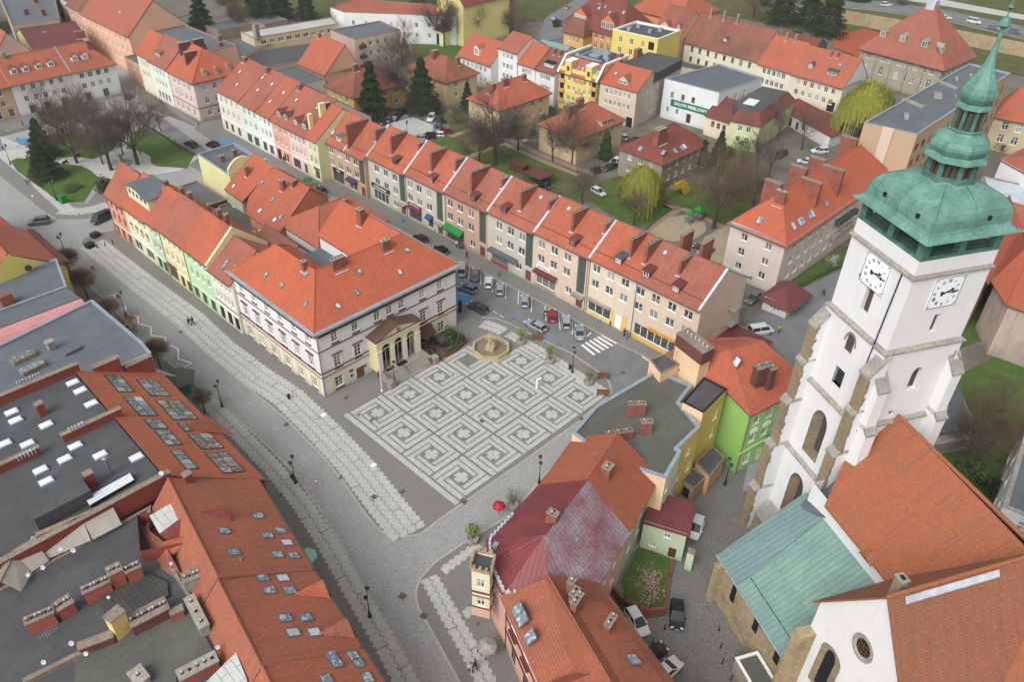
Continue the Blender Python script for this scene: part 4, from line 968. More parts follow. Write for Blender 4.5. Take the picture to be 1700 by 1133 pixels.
dB=shoprow(57.0,43.8,10.5,grw,'grey rendered terraced block with a black shop sign in light letters',[3.0,6.2,9.4],8.2,11.9,extra=[([4.0],1.7,5.4,2.4,'shop','white'),([9.2],1.8,1.5,1.4,'cas')],ridge=15.6)
dC=shoprow(43.8,31.1,10.9,grw,'grey terraced block with a wine red shop and a small blue awning',[1.3,4.4,7.6],8.4,11.0,extra=[([2.8],1.7,4.2,2.4,'shop','darkred'),([7.8],1.7,1.8,2.4,'shop','white')],ridge=16)
dD=shoprow(31.1,18.3,11.2,pnk,'pinkish brown terraced block with a green canopy over its shop',[1.5,4.6,7.8],8.7,11.2,extra=[([3.0],1.7,5.0,2.6,'shop','iron'),([8.2],2.0,1.5,1.4,'cas')],ridge=16.2)
dE=shoprow(18.3,5.8,11.5,grw,'light grey terraced block with a blue-grey canopy above a brick-based shop window',[3.0,6.2,9.2],9.1,11.2,extra=[([3.4],1.9,4.4,1.9,'shop','metal'),([8.6],2.4,1.5,1.4,'cas')],ridge=16.4)
dF=shoprow(5.8,-7.6,11.9,bei,'beige terraced block with the pharmacy under a maroon canopy',[1.8,5.0,8.2],9.6,11.7,extra=[([3.2],2.0,5.0,2.3,'shop','white'),([9.0],2.8,1.5,1.4,'cas')],ridge=16.6)
dG=shoprow(-7.6,-18.0,12.1,crm,'cream terraced block with a yellow framed white shop door',[1.6,4.8,8.0],10.1,None,extra=[([3.0],2.1,5.2,2.3,'shop','white'),([7.4],1.6,1.4,2.8,'door','white')],ridge=16.7)
dH=shoprow(-18.0,-30.8,12.1,bei,'beige terraced block with the bookshop and two red dormers at the row\'s near end',[.9,4.1,7.4,10.6],9.9,None,extra=[([5.6],2.2,10.2,2.4,'shop','white')],ridge=16.7,side={1:bei})
for px,py in((578,247),(650,256),(716,284),(782,321),(863.7,349),(949,384),(1045,427),(1070,437)):
    for B in(dA,dB,dC,dD,dE,dF,dG,dH):
        if B.hit(px,py)is not None:wallchim(B,px,py);break
for B,px,py in((dA,624,234),(dB,695,252),(dC,756,284),(dD,833,312),(dE,910,353),(dF,1004,387),(dH,1126,456)):
    for X in(B,dA,dB,dC,dD,dE,dF,dG,dH):
        r=X.hit(px,py)
        if r is not None:wallchim(X,px,py,.55,.1,up_to=None if py>400 and px>1100 else None);break
for u in(2.5,6.5):
    f=MB();p=dH.T(u,9.5,0);f.obox((p[0],p[1],12),.65,3.2,6.3,-pi/2);f.mi=1;f.obox((p[0],p[1],18.3),.8,3.35,.12,-pi/2);f.build('chimney',[M['brick'],M['coping']],dH.roof)
for B,u in((dA,7.0),(dB,.1),(dC,.1),(dD,.1),(dE,.1),(dF,.1),(dG,.1)):B.strip_roof(u)
dH.strip_roof(12.6)
for px,py,B,rm,wm,kd,fm in((1026,438,dG,'felt','redmetal2','mono','white'),(1072,460,dH,'redmetal2','redmetal2','mono','white'),(1121,485,dH,'redmetal2','redmetal2','mono','white'),(950,408,dF,'tileE','brown','mono','brown'),(785,334,dD,'tileE','brown','mono','brown'),(715,303,dC,'tileE','brown','mono','white'),(836,353,dE,'tileE','brown','mono','brown'),(655,272,dB,'tileE','brown','mono','brown'),(562,234,dA,'felt2','white','mono','white')):
    for X in(B,dA,dB,dC,dD,dE,dF,dG,dH):
        if X.hit(px,py)is not None:X.dormer((px,py),1.5,1.25,M[rm],wm,kd,fm);break
dA.skylight((548,219),.6,1.1);dA.skylight((553,220),.6,1.1);dF.skylight(('uv',3.5,5.2),.5,.6,'dome');dE.skylight(('uv',9,5.2),.5,.6,'dome');dH.skylight(('uv',1.5,5),.5,.6,'dome')
for B in(dA,dB,dC,dD,dE,dF,dG,dH):  # snow guard above each eave
    f=MB();L=B.W;f.tube(B.T(.3,.9,B.zr(0,.9)+.2),B.T(L-.3,.9,B.zr(0,.9)+.2),.03,n=4)
    for k in range(int(L/1.2)):p=B.T(.3+k*1.2,.9,B.zr(0,.9)-.02);f.tube(p,(p[0],p[1],p[2]+.22),.02,n=4)
    f.build('snow_guard',[M['iron']],B.roof)
dH.pipe(0,.1);dG.pipe(0,.15);dF.pipe(0,13.1);dC.pipe(0,.1);dD.pipe(0,.1)
def awning(B,x,z,w_,out,drop,mat,name='awning'):
    a,d,nrm,L=B.edge(0);o=a+d*x;T_=lambda u,v,zz:(o.x+d.x*u+nrm.x*v,o.y+d.y*u+nrm.y*v,zz);f=MB()
    f.slab([[T_(-w_/2,out,z-drop),T_(w_/2,out,z-drop),T_(w_/2,.01,z),T_(-w_/2,.01,z)]],.06);f.face(T_(-w_/2,out,z-drop),T_(w_/2,out,z-drop),T_(w_/2,out,z-drop-.3),T_(-w_/2,out,z-drop-.3))
    return f.build(name,[mat],B.root)
M['awngreen']=plain('green_canvas',C('1f7a34'),.7);M['awnblue']=plain('blue_canvas',C('38457a'),.7);M['awnwine']=plain('wine_canvas',C('6d2a3c'),.7);M['purple']=plain('purple_board',C('46355f'),.7)
M['yellowpaint']=plain('yellow_letters',C('d69a1e'),.6,0,.05);M['letter']=plain('white_letters',C('e6e4dc'),.6,0,.03);M['bluel']=plain('blue_letters',C('5a61a8'),.6)
awning(dD,3.0,3.9,5.4,1.3,.9,M['awngreen']);awning(dC,7.8,3.6,2.0,.9,.6,M['awnblue']);awning(dC,2.8,3.6,4.4,.5,.5,M['awnwine']);awning(dE,4.6,3.7,7.6,1.2,.3,M['bluegrey'],'canopy');awning(dF,3.4,4.2,5.6,1.0,.4,M['redmetal2'],'canopy');awning(dF,11.6,3.2,2.6,1.0,.2,M['concrete'],'canopy');awning(dC,11.2,3.0,2.4,1.0,.1,M['concrete'],'canopy');awning(dB,11.9,3.0,2.4,1.0,.1,M['concrete'],'canopy');awning(dA,9.0,3.5,3.6,1.1,.5,M['purple']);awning(dG,3.0,3.8,5.4,.6,.15,M['concrete'],'canopy')
dB.sign(0,4.2,3.9,'LODZIARNIA',.8,'letter',.3,'iron',6.4,.9);dF.sign(0,2.6,4.75,'APTEKA',.75,'bluel',.25,'white',3.4,.75);dH.sign(0,6.4,3.72,'KSIĘGARNIA',1.0,'yellowpaint',.3,bold=.03,squash=1.0)
dC.sign(0,2.8,3.9,'RESTAURACJA',.5,'letter',.2,'awnwine',4.4,.55);dA.sign(0,3.4,3.4,'CAFE',.6,'letter',.2,'iron',4.2,.8)
for B,x,w_,h_,m in((dH,5.8,11.2,.95,'yb'),(dG,3.0,6.2,.95,'crm'),(dE,3.4,4.8,.95,'br'),(dF,3.2,5.4,.8,'wh'),(dG,8.8,1.0,3.6,'yb'),(dG,6.1,.7,3.6,'yb')):
    mm={'yb':plaster('c2a05a',1,.35),'crm':plaster('c9ae7a',1,.3),'br':M['brick'],'wh':M['stone']}[m];B.box_on(0,x,.02,w_,h_,.06,mm,'plinth')
# balcony with plants on the blank gable end
a,d,nrm,L=dH.edge(1)
for z in(4.2,7.4):
    f=MB();c=a+d*11+nrm*.6;f.obox((c.x,c.y,z),2.6,1.2,.15,0)
    for k in range(9):f.tube((c.x-1.25+k*.31,c.y-.57,z+.15),(c.x-1.25+k*.31,c.y-.57,z+1.05),.02,n=4)
    f.tube((c.x-1.28,c.y-.57,z+1.05),(c.x+1.28,c.y-.57,z+1.05),.035,n=4);f.build('balcony',[M['concrete']],dH.root)
# ================================================================ tenements north of the row
GT='narrow old tenements along the shopping street'
TX=44.3
def tene(y1,y0,h,wall,label,cols,rows,base,hr=17,roof='tileA',fm='white',d=19,ww=1.0,wh=1.7,go=.0):
    B=Bld('tenement_house',label,'house',faceW(y1,y0,TX,d),h,wall,group=GT);B.even(0,cols,rows,ww,wh,'old',fm,m=.5)
    for b in base:B.openings(0,*b)
    L=y1-y0;B.openings(2,[L*(k+.5)/3 for k in range(3)],[8.2,5.2],1,1.5,'cas');B.walls();B.gable(hr,roof,0,0,r=.5,oh=.5,go=go);B.band(0,3.6,.16,.12,'white');B.band(0,h-.5,.35,.3,'white');return B
t1=tene(116.5,105.0,10.9,plaster('c9bdb2',1,.25),'pinkish tenement with a cream shop floor on the street corner',4,[8.9,5.8],[([2,5,8.5],1.7,1.6,2.4,'shop','white')])
t2=tene(104.98,96.9,10.7,plaster('b5beb4',1,.3),'pale green tenement with white trim and a dark shop window',3,[8.9,5.8],[([2.2,5.6],1.7,2.2,2.3,'shop','iron')])
t3=tene(96.88,90.5,10.5,plaster('c6cdc4',1,.25),'off-white tenement with thin white cornices, between the green and pink ones',3,[8.8,5.7],[([1.5,4.5],1.7,1.8,2.3,'shop','iron')])
t4=tene(90.48,83.3,10.2,plaster('c08e7e',1,.25),'coral pink tenement with a white arched doorway',3,[8.6,5.6],[([1.6],1.6,1.7,2.8,'dark'),([4.6],1.6,2.4,2.2,'shop','white')],hr=16.5)
t5=tene(83.28,75.6,10.2,plaster('cfaba6',1,.25),'pale pink tenement with two curved dormers',4,[8.5,5.5],[([2.2],1.7,3.0,2.3,'shop','iron'),([6],1.6,1.2,2.4,'door','darkred')],hr=16.5,ww=.85)
t6=tene(75.58,71.02,10.4,plaster('cfc49a',1,.25),'pale yellow tenement with red shop letters beside the brown block',2,[8.2,5.2],[([3.0],1.6,2.0,2.2,'shop','white')],hr=16,d=16,ww=.9)
t6.box_on(0,3.0,2.9,2.2,.5,.1,'redmetal2','sign_board')
for B,ps in((t1,[('uv',6,3),('uv',3,6)]),(t2,[('uv',3,4),('uv',6,6.5),('uv',1,7)]),(t3,[('uv',2,3),('uv',4,6)]),(t4,[('uv',3,6)]),(t5,[('uv',4,6.4)])):
    for p in ps:B.skylight(p,.45,.8,'dome')
for u in(2,5):t4.dormer(('uv',u,1.2),1.6,1.2,M['tileE'],'stone','gable')
for u in(2,5.6):t5.dormer(('uv',u,1.2),1.6,1.2,M['tileE'],'stone','gable')
t2.chimney(('uv',1,8.6),1.2,.8,1.2);t1.chimney(('uv',1.2,8.8),1.6,.7,1.0);t4.chimney(('uv',1,8.5),1.3,.8,1.2);t5.chimney(('uv',6.8,6.5),1,3,1.6,-pi/2,mat='brick')
a=t5.T(7.4,3,0);f=MB();f.obox((a[0]+2.5,a[1],12),1.6,.8,4.8,0);f.obox((a[0]-1,a[1],11.5),1.0,.7,3.6,0);f.build('yellow_chimney',[yel],t5.roof)
# corner block K, peach blocks and street rows going north
K=Bld('corner_house','grey-pink corner house with hipped red roof and three small round dormers','house',faceW(139.5,125.3,42.4,15),11,plaster('b9a8a2',1,.3));K.even(0,4,[8.8,5.6],1.1,1.7,'old');K.openings(0,[2,5,8,11.5],2.0,1.3,1.8,'old');K.even(1,4,[8.8,5.4,2.0],1.3,1.6,'old','white');K.walls();K.gable(16.8,'tileB',0,6.5,axis=0,oh=.6)
K.band(0,3.6,.14,.12,'darkred');K.band(1,3.6,.14,.12,'darkred');K.band(0,10.4,.4,.35,'stone');K.band(1,10.4,.4,.35,'stone')
for px,py in q4(150,0,5.667,(1085,715),(1200,690),(1310,660)):K.dormer((px,py),1.3,1.2,M['tileB'],'stone','gable')
K.chimney(q4(150,0,5.667,(950,560))[0],.9,3.2,2.2,mat='brickdark');K.chimney(('uv',1.5,5.5),.9,3.2,2.2,mat='brickdark');K.chimney(('uv',2,9.5),.9,3,2.4,mat='brickdark')
K2=Bld('tenement_house','pale green house with yellow middle bay next to the corner house','house',faceW(150.5,139.6,42.2,13),11.2,plaster('bfc5b4',1,.25));K2.even(0,4,[9,5.9],1.0,1.7,'old');K2.even(0,4,[2],1.4,2.1,'shop');K2.walls();K2.gable(16.8,'tileA',0,0)
K2.dormer(('uv',3.5,1.5),3.0,1.2,M['tileB'],'stone','mono',nwin=3)
K3=Bld('tenement_house','narrow tiled house stepping down from the blank peach gable','house',faceW(159,150.6,42.6,11),11.4,plaster('c5b9a8',1,.25));K3.even(0,3,[9,5.9],1.0,1.7,'old');K3.walls();K3.gable(16.5,'tileA',0,0)
B=Bld('peach_block','peach rear block with grey felt roof behind the corner house','building',rect(54.5,141,2,10.5,29),12.8,plaster('c29a84',1,.25));B.walls();B.flat('felt2',.3);B.T=lambda u,v,z:(54.5+u,141+v,z);B.chimney(('uv',2,4),1.6,.8,1.4,0);B.chimney(('uv',7,3),1.2,.7,1.2,0);B.chimney(('uv',9.5,8),.9,.7,1.6,0)
PG=Bld('gabled_building','tall building with a big blank peach gable and orange roof','building',faceW(206,171.5,46.5,19),12.5,plaster('c99a83',1,.22));PG.even(0,9,[10.5,7.5,4.5],1,1.6,'old');PG.walls();PG.gable(21,'tileB',0,0,oh=.5);PG.skylight(('uv',26,5),.6,.8);PG.skylight(('uv',22,4),.6,.8)
K4=Bld('low_house','low peach infill with a ragged flat roof beside the blank gable','house',faceW(171,159.1,43.5,10),7,plaster('b9937f',1,.4));K4.even(0,4,[5],1,1.6,'old');K4.walls();K4.flat('felt2',.2)
for k,(y1,y0,h,c,lab)in enumerate([(222,206.2,12,'b78c7c','muted pink terraced house beyond the peach gable'),(240,222.2,11,'bdb3a4','greige terraced house with a tall roof further up the street'),(262,240.2,12,'a99a8c','brown-grey terraced house near the top of the street')]):
    B=Bld('terraced_house',lab,'house',faceW(y1,y0,48+k*4,12),h,plaster(c,1,.3));B.even(0,5,[9.5,6.5,3],1.1,1.6,'old');B.walls();B.gable(17,['tileD','tileE','tileA'][k],0,0)
# north side of the small park
wh=plaster('d2d2cf',1,.2)
WB=Bld('white_house','white house with four pointed dormers facing the park','house',rect(8.6,161.6,0,15.6,14),8.8,wh,side_walls={});WB.even(0,5,[7.2,4.3],1.2,1.6,'cas');WB.openings(0,[3.5,7.5,12],1.3,1.6,2.2,'shop','brown');WB.walls();WB.gable(14,'tileA',0,0,go=.0)
for u in(2.6,5.6,9.0,12.2):WB.dormer(('uv',u,2.2),1.7,1.3,M['tileE'],'white','gable')
WB.chimney(('uv',2.5,6.5),.8,.8,1.5,mat='sand')
WC=Bld('white_house','white house with two dormers and a shared gable at the road corner','house',rect(24.3,161.4,0,12.4,14),8.8,wh);WC.even(0,4,[7.2,4.3],1.3,1.6,'cas');WC.openings(0,[3,8],1.3,1.6,2.2,'shop','brown');WC.even(1,3,[7,4],1.2,1.5);WC.walls();WC.gable(14,'tileA',0,5,go=0)
for u in(3.0,5.8):WC.dormer(('uv',u,2.4),1.8,1.3,M['tileE'],'white','gable')
WC.strip_roof(.1,'stone');WC.chimney(('uv',8.5,5.8),1.0,2.6,1.8,mat='brick')
WD=Bld('brown_house','tan house at the left edge, next to the white one','house',rect(-12,161.8,0,20.5,14),8.6,plaster('ab8f76',1,.3));WD.even(0,6,[7,4.2],1.2,1.6,'cas');WD.openings(0,[15.5,18.8],1.4,1.6,2.2,'shop','white');WD.walls();WD.gable(13.6,'tileA',0,0)
RM=Bld('red_roofed_house','house with a dull crimson metal roof and pale yellow wall','house',rect(24.5,190,-8,16,22),8.5,plaster('c4c08f',1,.3));RM.even(0,6,[6,3],1,1.5);RM.walls();RM.gable(11.5,'redmetal2',0,0,r=.6);RM.skylight(('uv',6,9),.7,.8);RM.chimney(('uv',14.5,3),3,.9,1.8)
RM2=Bld('tiled_house','small steep-roofed orange tiled house left of the crimson roof','house',rect(14.8,192,0,9.4,22),8.5,plaster('b59a8f',1,.3));RM2.walls();RM2.gable(14,'tileA',0,0,axis=1)
B=Bld('flat_roofed_building','long grey felt-roofed building beside the northern street','building',[(28,216),(41.5,213),(58,262),(40,266)],10,plaster('9c9388',1,.3));B.even(1,9,[7,4],1,1.6);B.walls();B.flat('felt2',.3);
for x,y in((36,226),(40,222),(44,240)):
    f=MB();f.obox((x,y,9.6),1.4,.9,1.9,.3);f.build('chimney',[M['brick']],B.root)
B=Bld('turquoise_roofed_shed','shed with a turquoise roof at the upper left corner','shed',[(0,232),(22,226),(27,240),(3,247)],5,plaster('9b968c',1,.3));B.walls();B.polyroof([[(-.4,231.6,5.1),(22.4,225.6,5.1),(27.4,240.3,6.3),(2.8,247.4,6.3)]],plain('turquoise_sheet',C('5f9a95'),.5),.15)
B=Bld('yellow_house','pale olive house in the upper left corner of the view','house',[(6,250),(30,244),(34,262),(10,270)],9,plaster('b8b07c',1,.3));B.even(0,6,[6.5,3.5],1,1.5);B.walls();B.flat('felt2',.3)
# ================================================================ foreground block at the lower left
def at_on(n,p0,px,py):
    d=ray(px,py);n=Vector(n);t=(Vector(p0)-CAM).dot(n)/d.dot(n);return CAM+d*t
fo=lambda*p:q4(0,566,3.99,*p)
a1=[(-45,-9.3),(-20.6,-12.2),(-19.9,17.9),(-45,17.9)]
M['redwall']=plaster('7c3b33',1,.3,'red_render')
B=A1=Bld('flat_roofed_shop_hall','big foreground building with black flat roof, white skylight domes and a glazed orange tiled slope','building',[(-62,-9.3),(-31,-9.3),(-20.6,-12.2),(-19.9,17.9),(-62,17.9)],8.9,M['redwall'])
B.even(2,7,[6,3],2,1.8,'cas');B.walls()
zt=14.6
sl=[(-20.3,-11.9,8.9),(-19.6,17.6,8.9),(-30.2,17.6,15),(-30.7,-9.0,15)]
B.polyroof([sl],'tileC',.3)
n_=Vector(normal(sl));hh=Vector((0,0,1)).cross(n_).normalized();uu=n_.cross(hh)
for c1_,c2_ in(((690,230),(890,340)),((905,262),(1130,368)),((818,375),(1045,497)),((1035,400),(1310,522)),((955,525),(1110,582)),((1175,548),(1270,600)),((1297,556),(1362,584)),((1025,600),(1205,690)),((1245,622),(1480,712)),((1130,732),(1310,850)),((1360,750),(1620,868))):
    a,b=at_on(n_,sl[0],*fo(c1_)[0]),at_on(n_,sl[0],*fo(c2_)[0]);c=(a+b)/2;w_=abs((b-a).dot(hh));h_=abs((b-a).dot(uu));h_=max(h_,1.0);nx,ny=max(1,round(w_/1.15)),max(1,round(h_/1.25))
    f=MB();T_=lambda u,v,e:tuple(c+hh*u+uu*v+n_*e)
    def bx(a0,b0,a1_,b1,e0,e1):
        q=[T_(a0,b0,e0),T_(a1_,b0,e0),T_(a1_,b1,e0),T_(a0,b1,e0),T_(a0,b0,e1),T_(a1_,b0,e1),T_(a1_,b1,e1),T_(a0,b1,e1)]
        for k in((0,3,2,1),(4,5,6,7),(0,1,5,4),(1,2,6,5),(2,3,7,6),(3,0,4,7)):f.face(*[q[j]for j in k])
    bx(-w_/2-.1,-h_/2-.1,w_/2+.1,h_/2+.1,-.05,.06);fr=f.build('roof_glazing',[M['iron']],B.roof)
    for i in range(nx):
        for j in range(ny):
            f=MB();x0_,y0_=-w_/2+w_*i/nx+.06,-h_/2+h_*j/ny+.06;bx(x0_,y0_,x0_+w_/nx-.12,y0_+h_/ny-.12,.061,.1)
            f.build('pane',[M['skyglass']if(i*7+j*3+int(w_*9))%11==0 else M['greenglass']],fr)
f=MB();F_=[[(-62,-9,14.6),(-30.8,-9,14.6),(-30.3,17.5,14.6),(-62,17.5,14.6)]];f.face(*F_[0]);B.flatroof=f.build('flat_roof',[M['felt']],B.root)
f=MB()
for y0_,x0_,x1_,zz in((17.5,-62,-29.6,15.9),(5.0,-36.6,-29.4,15.7),(4.9,-62,-39.3,15.7),(-9.6,-62,-30.2,15.6)):
    f.mi=0;f.box(x0_,y0_,13,x1_,y0_+.55,zz);f.mi=1;f.box(x0_-.1,y0_-.1,zz,x1_+.1,y0_+.65,zz+.1)
f.mi=0;f.box(-28,17.5,9,-24.5,18.3,14.2);f.box(-24,17.5,9,-20.3,18.3,12.2);f.mi=1;f.box(-28.1,17.4,14.2,-24.4,18.4,14.32);f.box(-24.1,17.4,12.2,-20.2,18.4,12.32)
f.build('fire_wall',[M['redwall'],M['coping']],B.root)
for p in((483,280),(533,333),(605,420),(78,475),(105,530),(307,560),(30,685),(183,687),(500,700),(665,760),(905,775),(430,787),(270,860),(308,935)):
    c=at(*fo(p)[0],14.75);f=MB();f.obox((c.x,c.y,14.55),1.6,1.15,.25,0);fr=f.build('skylight',[M['zinc']],B.flatroof)
    f=MB();f.lathe([(.92,0),(.9,.13),(.7,.2),(.01,.23)],(c.x,c.y,14.8),4,pi/4,sx=1.1,sy=.78);f.build('dome',[M['dome']],fr)
c=at(*fo((728,990))[0],14.9);f=MB();f.obox((c.x,c.y,14.55),5.2,1.6,.5,radians(4));f.mi=1
f.slab([[(c.x-2.6,c.y-.9,15.0),(c.x+2.6,c.y-.6,15.0),(c.x+2.6,c.y+.2,15.6),(c.x-2.6,c.y-.1,15.6)],[(c.x-2.6,c.y-.1,15.6),(c.x+2.6,c.y+.2,15.6),(c.x+2.6,c.y+.9,15.0),(c.x-2.6,c.y+.7,15.0)]],.08);f.build('skylight',[M['black'],M['dome']],B.flatroof)
c=at(*fo((385,1060))[0],15.5);f=MB();f.obox((c.x,c.y,14.5),6,4.2,2.0,0);f.build('plant_room',[M['felt']],B.flatroof)
c=at(*fo((335,1005))[0],15);f=MB();f.obox((c.x,c.y,14.6),2,.9,.5,.3);f.mi=1;f.obox((c.x,c.y,15.1),1.8,.75,.05,.3);f.build('open_hatch',[M['metal'],M['skyglass']],B.flatroof)
for p,hh_ in(((285,490),1.8),((615,960),2.0),((1255,950),1.6)):
    c=at(*fo(p)[0],14.6);f=MB();f.obox((c.x,c.y,13.2),.9,.8,hh_+1.4,0);f.mi=1;f.obox((c.x,c.y,14.6+hh_),1.05,.95,.12,0);f.build('chimney',[M['redwall'],M['coping']],B.root)
c=at(*fo((735,890))[0],14.6);f=MB();f.tube((c.x,c.y,14.5),(c.x,c.y,17.2),.22,n=8);f.lathe([(.3,0),(.4,.12),(.05,.3)],(c.x,c.y,17.2),8);f.build('steel_flue',[M['metal']],B.flatroof)
for p,n0 in(((155,275),5),((240,240),4),((500,580),5),((570,550),2),((160,765),5),((230,735),3)):
    c=at(*fo(p)[0],15.9);f=MB()
    for k in range(n0):f.tube((c.x+k*.38-.7,c.y,15.6),(c.x+k*.38-.7,c.y,16.2),.05,n=5);f.lathe([(.1,0),(.13,.05),(.02,.14)],(c.x+k*.38-.7,c.y,16.3),6)
    f.build('vent_pipes',[M['flash']],B.root)
f=MB();f.slab([[(-24.0,17.8,11.6),(-17.9,16.9,7.6),(-20,22.3,7.8),(-24.4,22.3,11.4)]],.12);f.build('glass_canopy',[seamed('a7aaa6','8f938f',.7,'corrugated_roof',.4)],B.root)
f=MB();f.box(-19.7,-3,4.2,-18.6,3.2,4.5);f.build('canopy',[M['zinc']],B.root)
dm=P(*fo((1190,420))[0],10)
f=MB();f.slab([[(-19.4,3.4,8.9),(-18.9,-1.6,8.9),(-24.2,1.8,11.2)]],.12);f.slab([[(-19.6,4.6,8.8),(-19.4,3.4,8.9),(-24.2,1.8,11.2)]],.1);f.build('dormer_roof',[M['tileC']],A1.roof)
# rotated tiled houses below it
TH=80.2
def lowhouse(x,y,w,label,h=10.6,hr=16.2,back=13.2,d=13.2,name='tiled_house'):
    B=Bld(name,label,'house',rect(x,y,TH,w,d),h,plaster('b89f8c',1,.3));B.even(0,int(w/2.6),[8.2,5.1],1.1,1.6,'old');B.walls()
    r=.68;B.gable(hr,'tileC',0,0,r=r,oh=.6,go=.0);return B
zq=lambda*p:q4(425,850,4,*p)
A2=lowhouse(-24.9,-28.6,16.4,'tiled house with eight small roof windows below the glazed slope')
A3=lowhouse(-26.95,-40.0,11.5,'tiled house with two triangular dormers and eight roof windows',10.6,16)
A4=lowhouse(-31.4,-66,26.3,'tiled house at the bottom edge with grouped roof windows',10.6,16)
for p in zq((15,28),(165,128),(78,158),(207,208),(143,288),(250,293)):A2.skylight(p,.85,1.15)
for p in q4(0,850,4,(1490,130),(1555,270)):A2.skylight(p,.85,1.15)
for p in zq((42,440),(178,443),(90,525),(226,527),(192,708),(333,706),(247,806),(388,803)):A3.skylight(p,.9,1.2)
for p in zq((503,962),(535,1005),(648,962),(680,1005),(740,1104),(470,1120)):A4.skylight(p,1.1,1.0)
for u in(2.6,8.3):
    T_=A3.T;f=MB();zr=A3.zr;f.slab([[T_(u-1.4,-.45,10.7),T_(u,-.45,12.3),T_(u,2.9,12.45)],[T_(u,-.45,12.3),T_(u+1.4,-.45,10.7),T_(u,2.9,12.45)]],.1);f.mi=1;f.face(T_(u-1.3,-.3,10.4),T_(u+1.3,-.3,10.4),T_(u,-.3,12.1));f.build('triangular_dormer',[M['tileA'],M['hally']],A3.roof)
A2.strip_roof(.1,'tileC',.5,.12,'verge');A3.strip_roof(.1,'tileC',.5,.12,'verge')
# gable skylight roofs facing the flat roofs
bk=lambda*p:q4(0,850,4,*p)
M['corr']=seamed('c9cbc9','b4b7b6',.8,'white_sheets',.4,seamk=.35)
B=Bld('penthouse','small roof structure with a white sheet metal slope and curly tiled gable wall','building',[(-37.5,-17),(-31.2,-20.5),(-29.2,-15.6),(-35.5,-12)],14.6,M['redwall'],z0=10);B.walls()
B.polyroof([[(*P(x,y,15.2),15.2)for x,y in((248,857),(304,824),(306,856),(265,887))]],'corr',.12)
f=MB();q_=[at(*bk(p)[0],z)for p,z in(((1060,150),15.2),((1240,20),15.6),((1450,-30),15.2),((1470,60),14.2))]
for a,b in zip(q_,q_[1:]):f.slab([[(a.x,a.y,a.z),(b.x,b.y,b.z),(b.x+.6,b.y-1.2,b.z-.9),(a.x+.6,a.y-1.2,a.z-.9)]],.15)
f.build('curved_verge',[M['tileE']],B.root)
B=Bld('rear_wing','rear wing with a little tiled dormer roof beside the flat dark roofs','building',[(-41,-24),(-36.6,-26),(-33,-17.5),(-37.4,-15.5)],12.6,M['redwall'],z0=9);B.walls();B.polyroof([[(*P(*bk((910,60))[0],13.5),13.5),(*P(*bk((1085,200))[0],14.4),14.4),(*P(*bk((1230,470))[0],12.8),12.8),(*P(*bk((1110,450))[0],12.6),12.6)]],'tileD',.2)
B.polyroof([[(*P(*bk((1085,200))[0],14.6),14.6),(*P(*bk((1285,145))[0],15.2),15.2),(*P(*bk((1235,240))[0],13.8),13.8),(*P(*bk((1100,310))[0],13.5),13.5)]],'tileC',.2)
# flat dark roofs with long rendered chimney stacks
B=FL=Bld('flat_roofed_building','wide dark felt roofs with long chimney stacks at the bottom left corner','building',[(-75,-45),(-52,-62),(-37.0,-37.5),(-35.3,-13.5),(-33.5,-10.2),(-75,-10.2)],13,plaster('8c5146',1,.4));B.walls();B.flat('felt',.25,.3)
f=MB();f.prism([P(*p,13.1)for p in bk((640,560),(920,380),(1110,470),(1120,560),(860,680),(720,720))],11,13.12);f.build('sheet_roof',[seamed('3f4140','4c4a45',.5,'dark_sheet',.5)],B.root)
f=MB();f.prism([P(*p,12.4)for p in bk((870,760),(1240,600),(1440,980),(1180,1110),(1180,1200),(500,1200),(520,900))],11,12.9);f.build('felt_roof',[M['felt3']],B.root)
def stack(a,b,w_,h,mat='redwall',pots=8,cap='coping',z=13,kind='white'):
    A_,B_=at(*bk(a)[0],z+h),at(*bk(b)[0],z+h);c=(A_+B_)/2;L=(B_-A_).length;rot=math.atan2((B_-A_).y,(B_-A_).x);f=MB()
    f.obox((c.x,c.y,z-1.5),L,w_,h+1.5,rot);f.mi=1;f.obox((c.x,c.y,z+h),L+.2,w_+.2,.14,rot)
    for k in range(pots):
        u=((k+.5)/pots-.5)*L;x,y=c.x+u*cos(rot),c.y+u*sin(rot);f.mi=2;f.obox((x,y,z+h+.14),.3,.3,.03,rot)
        if k%3!=1:f.mi=3;f.tube((x,y,z+h+.15),(x,y,z+h+.45),.06,n=6);f.lathe([(.1,0),(.12,.05),(.02,.12)],(x,y,z+h+.45),6)
    f.build('chimney_stack',[M[mat],M[cap],M['black'],M['flash']],FL.root);return c
M['redren']=plaster('8f4f45',1,.35,'faded_red_render')
stack((165,735),(350,655),.9,1.5,'redren',6);stack((370,640),(470,580),1.3,1.3,'redren',4);stack((545,530),(720,450),.9,1.6,'redren',7);stack((715,405),(800,365),1.2,2.2,'redren',3);stack((830,395),(925,350),.9,1.8,'redren',4)
stack((860,735),(1105,610),1.6,1.3,'brickdark',10);stack((520,900),(745,815),.8,.9,'brickdark',0);stack((1215,450),(1450,360),1.3,1.5,'stone',8);stack((1380,330),(1490,290),1.1,1.5,'stone',4);stack((1255,570),(1355,770),.9,1.2,'stone',3,'concrete')
stack((1185,1095),(1435,965),1.2,1.0,'redren',5,'concrete');stack((1535,345),(1600,335),.8,1.4,'stone',2);stack((1130,675),(1210,640),.7,.9,'redren',0);stack((890,1050),(950,1130),1.2,.7,'stone',1,'concrete');stack((1440,305),(1560,290),.5,.8,'stone',4)
a,b=at(*bk((790,715))[0],14.6),at(*bk((830,890))[0],13.4);f=MB();c=at(*bk((765,700))[0],15.5);d_=at(*bk((830,880))[0],13)
